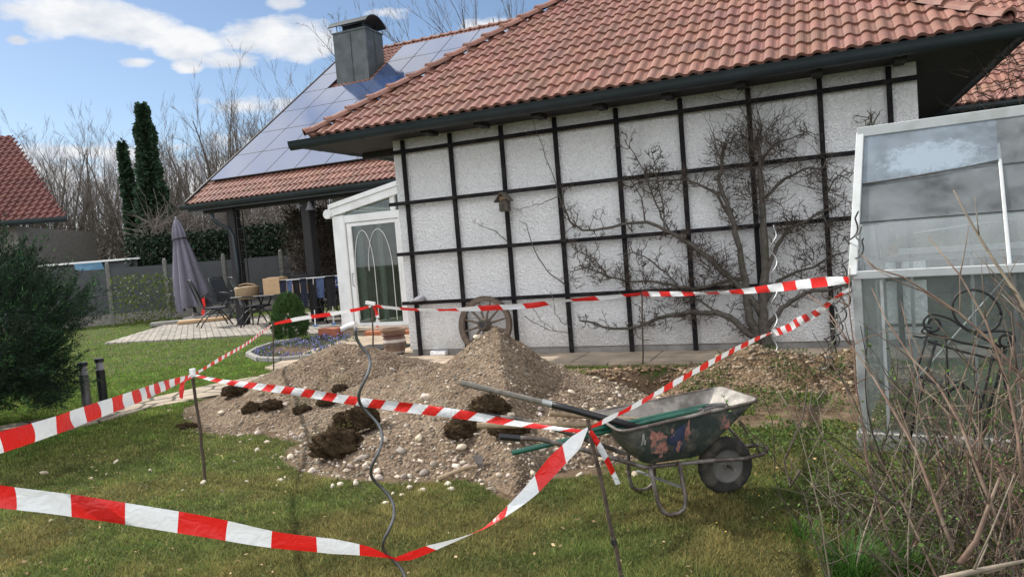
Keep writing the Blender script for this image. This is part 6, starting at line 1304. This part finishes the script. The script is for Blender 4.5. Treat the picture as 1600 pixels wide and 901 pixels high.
def espur(p,d,l,rad,lev):
    pts=[p]; dd=np.array(d,float)
    for k in range(3):
        dd=dd+(UV*r_.gauss(0,.38)+ZV*r_.gauss(.12,.38)+NV*r_.gauss(0,.16)); dd/=np.linalg.norm(dd); q=pts[-1]+dd*l/3
        pts.append(q)
    tw.tube(pts,[rad,rad*.8,rad*.65,rad*.75],4 if rad>.004 else 3,cap=False)
    if lev<3:
        for i in range(r_.choice((1,2,2,3)) if lev>0 else 2):
            j=r_.choice((1,2,3)); nd=dd*.5+UV*r_.gauss(0,.9)+ZV*r_.gauss(.15,.8)+NV*r_.gauss(0,.3); nd/=np.linalg.norm(nd); espur(pts[j],nd,l*r_.uniform(.5,.85),max(.0028,rad*.72),lev+1)
for (pp_,ra,rb) in BR:
    P=[gn(x,y,EN+.0+ (0.02*math.sin(x*.05))) for x,y in pp_]; S=[]
    for i in range(len(P)-1):
        for k in range(3): t=k/3; S.append(P[i]+(P[i+1]-P[i])*t+(UV*r_.gauss(0,1)+ZV*r_.gauss(0,1))*.006)
    S.append(P[-1]); n=len(S); R_=[ra+(rb-ra)*(i/(n-1))**.8 for i in range(n)]; R_=[q*r_.uniform(.9,1.14) for q in R_]; bigs.tube(S,R_,8 if ra>.03 else 5)
    if ra<.08:
        L_=sum(np.linalg.norm(S[i+1]-S[i]) for i in range(n-1)); ns=int(L_/(.058 if ra>.011 else .13))
        for q in range(ns):
            t=r_.uniform(.08,1)*(n-1.001); j=int(t); p=S[j]+(S[j+1]-S[j])*(t-j); d=S[j+1]-S[j]; d/=np.linalg.norm(d)+1e-9; sg=r_.choice((-1,1)); pr=np.cross(d,NV)*sg; nd=pr*.9+d*r_.uniform(-.3,.6)+ZV*.25+NV*r_.uniform(-.1,.4); nd/=np.linalg.norm(nd)
            espur(p,nd,r_.uniform(.07,.17) if ra>.011 else .05,.0065 if ra>.011 else .003,0 if ra>.011 else 2)
# witch's broom at the head of the trunk and tufts
for (cx,cy,nn,ll,sp_) in ((1185,235,84,.42,.36),(1128,238,26,.32,.16),(1178,300,50,.25,.22),(1235,352,24,.22,.14),(1120,420,40,.34,.2),(1060,470,40,.22,.3),(1000,440,30,.2,.28),(1290,290,26,.22,.15),(1315,345,26,.22,.15),(1270,400,30,.22,.2),(920,420,20,.2,.2)):
    c=gn(cx,cy,EN)
    for k in range(nn):
        p=c+UV*r_.gauss(0,sp_*.4)+ZV*r_.gauss(-.05,sp_*.5); d=(p-c)*1.2/max(.05,sp_)+ZV*.75+UV*r_.gauss(0,.5)+NV*r_.uniform(0,.5); d/=np.linalg.norm(d); espur(p,d,ll*r_.uniform(.5,1),.005,r_.choice((1,2)))
tk=bigs.build('trunk',MT['bark_grey'],es,smooth=True); tw.build('twigs',MT['twig'],es)

# ------------------------------------------------------------------ greenhouse
_W,_U,_N,_R=W,UV,NV,RT
GP=_W(6.055,4.34,0); GA=R(8.2)          # the greenhouse stands turned a few degrees against the wall
UV=_U*math.cos(GA)+_N*math.sin(GA); NV=_N*math.cos(GA)-_U*math.sin(GA); RT=np.array([UV,-NV,ZV]).T
def W(u,n,z): return GP+UV*(u-6.055)+NV*(n-4.34)+ZV*z
GHs=empty('greenhouse',W(7.3,3.9,0),0,'small aluminium greenhouse with weathered glass panes at the right picture edge','greenhouse')
gu0,gu1,gnF,gnR,gnB=6.055,8.95,4.34,3.40,2.46; gze,gzr=1.22,2.265
def gbar(name,a,b,w_,h_,m_='alu',u_=ZV,par=None): mb=MB(); mb.bar(a,b,w_,h_,u_,bev=.004); return mb.build(name,MT[m_],par or GHs)
mb=MB(); mb.box(W((gu0+gu1)/2,gnF-.0,.045),(gu1-gu0+.06,.10,.16),RT,bev=.006); mb.build('base_rail',MT['concrete'],GHs)
gbar('corner_post',W(gu0+.02,gnF,.05),W(gu0+.02,gnF,gze),.06,.06,'alu',NV); gbar('corner_post',W(gu0+.02,gnB,.0),W(gu0+.02,gnB,gze),.06,.06,'alu',NV)
gbar('eave_rail',W(gu0,gnF+.02,gze),W(gu1,gnF+.02,gze),.05,.055,'alu_white'); gbar('eave_rail',W(gu0,gnB,gze),W(gu1,gnB,gze),.05,.05)
gbar('ridge_rail',W(gu0-.02,gnR,gzr+.02),W(gu1,gnR,gzr+.02),.10,.075,'alu_white'); gbar('ridge_rail',W(gu0+.05,gnR+.04,gzr-.055),W(gu1,gnR+.04,gzr-.055),.03,.022,'alu_white')
gbar('gable_rafter',W(gu0+.0,gnF+.03,gze-.02),W(gu0+.0,gnR,gzr),.055,.08,'alu_white',ZV+UV*0); gbar('gable_rafter',W(gu0,gnB-.03,gze-.02),W(gu0,gnR,gzr),.05,.06,'alu')
gus=[gu0+.90*i for i in range(1,3)]+[8.9]
slp=np.array(W(0,gnR,gzr)-W(0,gnF,gze)); slp/=np.linalg.norm(slp); gN=np.cross(UV,slp); gN=gN if gN@NV>0 else -gN
for u in gus[:2]:
    gbar('glazing_bar',W(u,gnF+.02,gze+.02),W(u,gnR+.02,gzr-.03),.022,.03,'alu_white',gN); gbar('wall_bar',W(u+.02,gnF,.1),W(u+.02,gnF,gze-.02),.028,.03,'alu_dark',NV)
for u in (gu0+.26,gu0+.72,gu0+1.7): gbar('wall_bar',W(u,gnB,.0),W(u,gnB,gze),.03,.03,'alu_white',NV); gbar('roof_bar',W(u,gnB,gze),W(u,gnR-.02,gzr-.04),.022,.03,'alu_dark',NV)
gbar('wall_bar',W(gu0+.17,gnF-.0,.1),W(gu0+.17,gnF-.0,gze-.03),.022,.02,'alu_white',NV)
gbar('diagonal_brace',W(6.30,gnB+.3,.15),W(7.1,gnB+.3,gze-.05),.02,.012,'alu'); gbar('shelf_rail',W(6.25,gnB+.42,1.30),W(8.9,gnB+.42,1.30),.03,.05,'alu_white'); gbar('mid_rail',W(gu0+.05,gnB,.62),W(gu1,gnB,.62),.02,.03,'alu_dark')
# roof panes: overlapping sheets, the top left one slipped and fogged
def roofpane(u0,u1,t0,t1,m_,tilt=0,off=.0,nm='roof_pane'):
    a=W(u0,gnF,gze); L_=np.linalg.norm(W(0,gnR,gzr)-W(0,gnF,gze)); A=a+slp*L_*t0+gN*(off+.002); mb=MB(); e=UV*(u1-u0); t=slp*L_*(t1-t0); tt=slp*tilt
    mb.poly([A,A+e+tt,A+e+t,A+t],.004,gN); return mb.build(nm,MT[m_],GHs)
ed_=[gu0+.03,gu0+.895,gu0+1.80,gu1]
for i in range(3):
    roofpane(ed_[i],ed_[i+1],.02,.36,'glass_gh'); roofpane(ed_[i],ed_[i+1],.34,.66,'glass_gh',off=.008)
    roofpane(ed_[i],ed_[i+1],.60 if i==0 else .645,.97,'glass_fog' if i==0 else 'glass_gh',tilt=.10 if i==0 else 0,off=.018,nm='roof_pane')
for i,t0 in ((0,.34),(1,.34),(1,.645),(2,.34),(0,.645)):
    L_=np.linalg.norm(W(0,gnR,gzr)-W(0,gnF,gze)); A=W(ed_[i],gnF,gze)+slp*L_*t0+gN*.006; gbar('lap_strip',A,A+UV*(ed_[i+1]-ed_[i]),.004,.008,'alu_dark',gN)
L_=np.linalg.norm(W(0,gnR,gzr)-W(0,gnF,gze)); A=W(ed_[0],gnF,gze)+slp*L_*.60+gN*.024; gbar('lap_strip',A,A+UV*.50+slp*.035,.005,.010,'bark',gN); gbar('lap_strip',A+UV*.50+slp*.035,A+UV*.86+slp*.10,.005,.008,'alu_dark',gN)
for i in range(3):
    mb=MB(); mb.poly([W(ed_[i],gnF-.012,.12),W(ed_[i+1],gnF-.012,.12),W(ed_[i+1],gnF-.012,gze-.03),W(ed_[i],gnF-.012,gze-.03)],.004,NV); mb.build('wall_pane',MT['glass_gh'],GHs)
mb=MB(); mb.poly([W(gu0+.03,gnB,.05),W(gu1,gnB,.05),W(gu1,gnB,gze),W(gu0+.03,gnB,gze)],.004,NV); mb.build('back_pane',MT['glass_gh'],GHs)
mb=MB(); mb.poly([W(gu0+.012,gnF-.03,.1),W(gu0+.012,gnB+.03,.1),W(gu0+.012,gnB+.03,gze),W(gu0+.012,gnR,gzr-.05),W(gu0+.012,gnF-.03,gze)],.004,UV); mb.build('gable_pane',MT['glass_gh'],GHs)
mb=MB(); mb.poly([W(ed_[0],gnB,gze),W(gu1,gnB,gze),W(gu1,gnR,gzr-.02),W(ed_[0],gnR,gzr-.02)],.004,-NV); mb.build('roof_pane',MT['glass_gh'],GHs)
W,UV,NV,RT=_W,_U,_N,_R
# wrought iron ornament in front of the greenhouse
wi=empty('iron_trellis',W(6.75,4.85,0),0,'black wrought iron scroll trellis standing before the greenhouse glass','trellis'); WN=4.95
def it(name,px,r=.0075,k=6): mb=MB(); mb.tube([gn(x,y,WN) for x,y in px],r,k); return mb.build(name,MT['iron'],wi,smooth=True)
it('ring',[(1526+38*math.cos(t),486+33*math.sin(t)+6*math.cos(t)) for t in np.linspace(0,2*PI,36)])
def spir(cx,cy,r0,r1,a0,a1,n=26): return [(cx+(r0+(r1-r0)*i/(n-1))*math.cos(a0+(a1-a0)*i/(n-1)),cy+(r0+(r1-r0)*i/(n-1))*math.sin(a0+(a1-a0)*i/(n-1))*.9) for i in range(n)]
it('scroll',[(1570,545),(1540,530),(1510,515),(1485,498),(1470,493)]+spir(1458,506,17,7,-PI/2,-3*PI)); it('scroll',[(1520,518),(1545,517),(1565,517)]+spir(1572,531,15,6,-PI/2,2.4*PI))
it('cross_bar',[(1452,520),(1500,534),(1570,549)]); it('cross_bar',[(1450,533),(1500,548),(1565,564)])
for (a,b,c,d) in ((1451,516,1418,625),(1463,532,1430,645),(1572,545,1540,660),(1555,540,1528,655),(1560,549,1590,690),(1478,520,1482,600)): it('rod',[(a,b),((a+c)/2,(b+d)/2),(c,d),(c-(a-c)*.35,d+60)],.008 if a!=1478 else .005)
it('leaf_scroll',[(1425,524),(1440,527),(1452,525),(1440,518),(1445,510),(1456,512)]); it('leaf_scroll',[(1438,588),(1470,602),(1485,612),(1492,598),(1503,594),(1506,608)]); it('lower_arc',[(1455,630),(1470,612),(1490,608),(1505,600),(1520,612),(1535,622)])

# ------------------------------------------------------------------ shrubs on the right
def cane_shrub(name,label,base,n,hr,lean,seed,m_,r0=.006,leafy=0,twigs=3,bspread=(.4,.4),hue=(1,1,1),cat='shrub'):
    r=random.Random(seed); e=empty(name,base,0,label,cat); mb=MB(); LC=[];LD=[]
    for i in range(n):
        b=np.array([base[0]+r.gauss(0,bspread[0]),base[1]+r.gauss(0,bspread[1]),0.]); b[2]=ground_h(b[0],b[1])-.02; H=r.uniform(*hr); d=np.array([r.gauss(lean[0],lean[2]),r.gauss(lean[1],lean[2]),1.]); d/=np.linalg.norm(d); pts=[b]; k=8
        for j in range(k): d=d+np.array([r.gauss(0,.11),r.gauss(0,.11),r.gauss(-.03,.05)]); d/=np.linalg.norm(d); pts.append(pts[-1]+d*H/k)
        ra=r0*r.uniform(.6,1.5); mb.tube(pts,[ra*(1-.7*q/k) for q in range(k+1)],5,cap=False)
        for q in range(twigs+r.randint(0,2)):
            j=r.randint(1,k-1); p=pts[j]; td=(pts[j+1]-pts[j]); td/=np.linalg.norm(td); td=td*.6+np.array([r.gauss(0,.7),r.gauss(0,.5),r.gauss(.2,.4)]); td/=np.linalg.norm(td); L_=r.uniform(.08,.35); P=[p]; 
            for w_ in range(3): td=td+np.array([r.gauss(0,.2),r.gauss(0,.2),r.gauss(0,.2)]); td/=np.linalg.norm(td); P.append(P[-1]+td*L_/3)
            mb.tube(P,[ra*.5,ra*.4,ra*.3,ra*.2],3,cap=False)
            for w_ in range(leafy): t=r.random()*2.99; q_=int(t); LC.append(P[q_]+(P[q_+1]-P[q_])*(t-q_)); dd=np.array([r.gauss(0,1),r.gauss(0,1),r.gauss(.6,.8)]); LD.append(dd/np.linalg.norm(dd))
    mb.build('canes',MT[m_],e)
    if LC: leaves('leaves',np.array(LC),np.array(LD),.019,.0065,MT['leaf'],e,(.55,1.3),seed,hue,quad=True)
    return e
MT['cane_red']=mat('reddish_cane',(.12,.075,.052),.8,var=.4,vscale=15,dirt=((.24,.19,.14),8,.5)); MT['cane_pale']=mat('pale_dry_cane',(.19,.155,.115),.85,var=.3,vscale=15)
cane_shrub('bramble_shrub','reddish brown leafless cane shrub filling the lower right corner',(2.35,3.05,0),105,(.6,1.5),(.12,.05,.28),71,'cane_red',.0055,0,4,(.36,.30))
cane_shrub('bramble_shrub','low dense brown twig tangle at the foot of the reddish canes',(2.15,2.95,0),95,(.25,.75),(.0,.0,.5),76,'twig',.0035,1,5,(.42,.34))
cane_shrub('bramble_shrub','dry pale cane tangle among the reddish canes at lower right',(2.2,3.1,0),60,(.35,1.05),(0,.0,.55),72,'cane_pale',.0032,0,4,(.38,.30))
cane_shrub('currant_shrub','budding shrub with small fresh green leaves before the greenhouse corner',(1.95,3.75,0),40,(.5,1.15),(-.15,.1,.45),73,'twig',.0045,6,5,(.22,.28))
cane_shrub('currant_shrub','low leafy twigs spreading over the lawn right of the wheelbarrow',(1.98,3.5,0),20,(.35,.7),(-.42,.0,.35),74,'cane_pale',.003,6,4,(.16,.28))
cane_shrub('currant_shrub','leafy dark twigs in front of the middle of the greenhouse',(2.6,3.7,0),26,(.6,1.35),(.0,.0,.35),75,'twig',.005,6,4,(.35,.2))
def cane(px,Y,r0,label,m_,name='cane',twn=4,seed=0):
    r=random.Random(seed); P=[gy(x,y,Yi) for (x,y),Yi in zip(px,np.linspace(*Y,len(px)))]; mb=MB(); mb.tube(P,[r0*(1-.65*i/(len(P)-1)) for i in range(len(P))],6)
    for k in range(twn): j=r.randint(1,len(P)-2); d=P[j+1]-P[j]; L_=np.linalg.norm(d); d=d/L_+np.array([r.gauss(0,.6),r.gauss(0,.4),r.gauss(.2,.5)]); mb.tube([P[j],P[j]+d*.05,P[j]+d*.12+ZV*.02],[r0*.4,r0*.3,r0*.15],4)
    return tag(mb.build(name,MT[m_],smooth=True),label,'cane','long single canes before the greenhouse')
cane([(1640,560),(1612,500),(1590,460),(1555,410),(1530,370),(1510,335),(1490,297)],(2.7,3.0),.0085,'long pale cane rising highest, before the greenhouse roof','cane_pale',seed=1)
cane([(1650,640),(1590,580),(1545,530),(1500,490),(1455,460),(1410,432),(1370,420),(1345,398)],(2.8,3.3),.0075,'dark reddish cane arching left across the greenhouse front','cane_red',seed=2,twn=7)
cane([(1490,860),(1460,780),(1430,700),(1395,640),(1365,590),(1330,540),(1290,480),(1262,460)],(2.7,3.6),.008,'long dark cane leaning left toward the spiral stakes','cane_red',seed=3,twn=6)
cane([(1560,820),(1530,740),(1500,660),(1465,600),(1425,560),(1385,500),(1362,450)],(2.6,3.3),.008,'reddish cane parallel to the greenhouse corner post','cane_red',seed=4,twn=6)
cane([(1600,760),(1590,680),(1575,600),(1540,500),(1500,430),(1450,370)],(2.6,3.1),.007,'upright thin cane ending left of the tall pale cane','cane_red',seed=5,twn=6)
cane([(1400,790),(1340,740),(1290,690),(1265,640),(1270,600)],(3.1,3.7),.006,'thin dark cane leaning over the dug soil','twig',seed=6,twn=6)
cane([(1250,735),(1235,760),(1225,720),(1255,650),(1262,600)],(3.7,3.9),.008,'short dark stump cane right of the barrow wheel','twig',seed=7,twn=3)
cane([(1470,905),(1520,893),(1570,882),(1640,868)],(2.15,2.15),.011,'pale dead branch lying along the bottom right edge','cane_pale',name='dead_branch',seed=8,twn=3)
st=cane([(1500,880),(1525,845),(1545,790),(1562,745)],(2.6,2.65),.0125,'thick pruned reddish stump with a pale cut top','cane_red',name='pruned_stump',seed=9,twn=1)
# leaf tuft
def tuft(px,py,n,hh,seed,label,hue,w_=.006):
    p=gz(px,py); r=random.Random(seed); mb=MB()
    for i in range(n):
        an=r.uniform(0,2*PI); b=p+np.array([math.cos(an),math.sin(an),0])*r.uniform(0,.13); l=hh*r.uniform(.6,1.1); out=r.uniform(.3,1.0); d=np.array([math.cos(an),math.sin(an),0]); s_=np.array([-math.sin(an),math.cos(an),0])*w_; V=[]
        for k in range(5): t=k/4; c=b+d*l*out*t*t*.9+ZV*l*(t-.45*t*t*out); V+= [c-s_*(1-t*.9),c+s_*(1-t*.9)]
        g=r.uniform(.6,1.2); mb.add(V,[(2*k,2*k+1,2*k+3,2*k+2) for k in range(4)],(g*hue[0],g*hue[1],g*hue[2]))
    return tag(mb.build('leaf_tuft',MT['leaf'],attr=True),label,'leaf tuft')
tuft(1330,905,300,.26,1,'dense tuft of long narrow blue green leaves at the bottom right',(.50,.72,.55),.004); tuft(1250,840,90,.14,2,'small tuft of bright narrow leaves above the big leaf tuft',(.8,1.1,.6),.003); tuft(1420,895,160,.2,3,'narrow leaf tuft under the reddish canes',(.55,.75,.5),.004)
# twiggy bush by the far right eave
tangle('bare_bush',gn(1600,175,-.2)-ZV*2.6,(1.2,1.0,4.4),420,MT['twig'],'bare twiggy bush top in front of the far roof at the right edge','bush',.005,(.25,.6),31)
for o in bpy.data.objects:
    if '_world' in o: del o['_world']

# dry leaf scraps and clover on the lawn
r=np.random.default_rng(88); n=1300; x=r.uniform(-4.5,3.2,n); y=2.2+7*r.random(n)**1.3; k=lawn_ok(x,y)&(fbm(x,y,1.4,3,93)>.45); x,y=x[k],y[k]; n=len(x)
D_=np.stack([r.normal(0,1,n),r.normal(0,1,n),r.normal(0,.25,n)],-1); D_/=np.linalg.norm(D_,axis=1)[:,None]
tag(leaves('leaf_litter',np.stack([x,y,ground_h(x,y)+.016],-1),D_,.028,.007,MT['cardboard'],None,(.4,1.1),89,(.8,.6,.45),quad=True),'dry brown leaf scraps scattered over the lawn','dead leaves',kind='stuff')
n=9000; x=r.uniform(-4.5,3.4,n); y=2.1+7*r.random(n)**1.2; k=lawn_ok(x,y)&(fbm(x,y,2.4,3,97)>.55); x,y=x[k],y[k]; n=len(x)
D_=np.stack([r.normal(0,1,n),r.normal(0,1,n),np.abs(r.normal(.2,.25,n))],-1); D_/=np.linalg.norm(D_,axis=1)[:,None]
tag(leaves('clover',np.stack([x,y,ground_h(x,y)+.014],-1),D_,.016,.006,MT['leaf'],None,(.35,.9),99,(.8,1,.8),quad=True),'small clover leaves in patches of the lawn','clover',kind='stuff')

for (px,py,sp_,nn,lb) in ((520,705,.16,420,'tuft of turf hanging on the biggest dark clod'),(480,655,.08,160,'grass on the little clod left of the biggest one'),(538,634,.08,160,'grass on the turf lump under the striped tape')):
    p=gz(px,py); r=np.random.default_rng(px); n=nn; x=p[0]+r.normal(0,sp_,n); y=p[1]-.10+r.normal(0,sp_*.5,n); z=surf(x,y)+.05+.10*r.random(n)
    D_=np.stack([r.normal(0,.8,n),r.normal(-.3,.6,n),r.normal(.2,.7,n)],-1); D_/=np.linalg.norm(D_,axis=1)[:,None]
    tag(leaves('turf_tuft',np.stack([x,y,z],-1),D_,.035,.003,MT['grass'],None,(.3,.9),px,(1,.95,.8)),lb,'turf','turf on the clods','stuff')

# rubble and crusted mortar left in the barrow tray
r=np.random.default_rng(66); n=150; lx=r.uniform(-.06,.30,n); ly=r.uniform(-.12,.12,n); S=.006+.020*r.random(n)**2
P=np.array([Bq(a,b,.318+.05*max(0,a)+.5*c) for a,b,c in zip(lx,ly,S)])
tag(stones('rubble',P,S,MT['stone'],tone=np.repeat(r.uniform(.3,.8,(n,1)),3,1)*np.array([1,.93,.85])),'gritty rubble lying in the bottom of the wheelbarrow tray','rubble',kind='stuff')
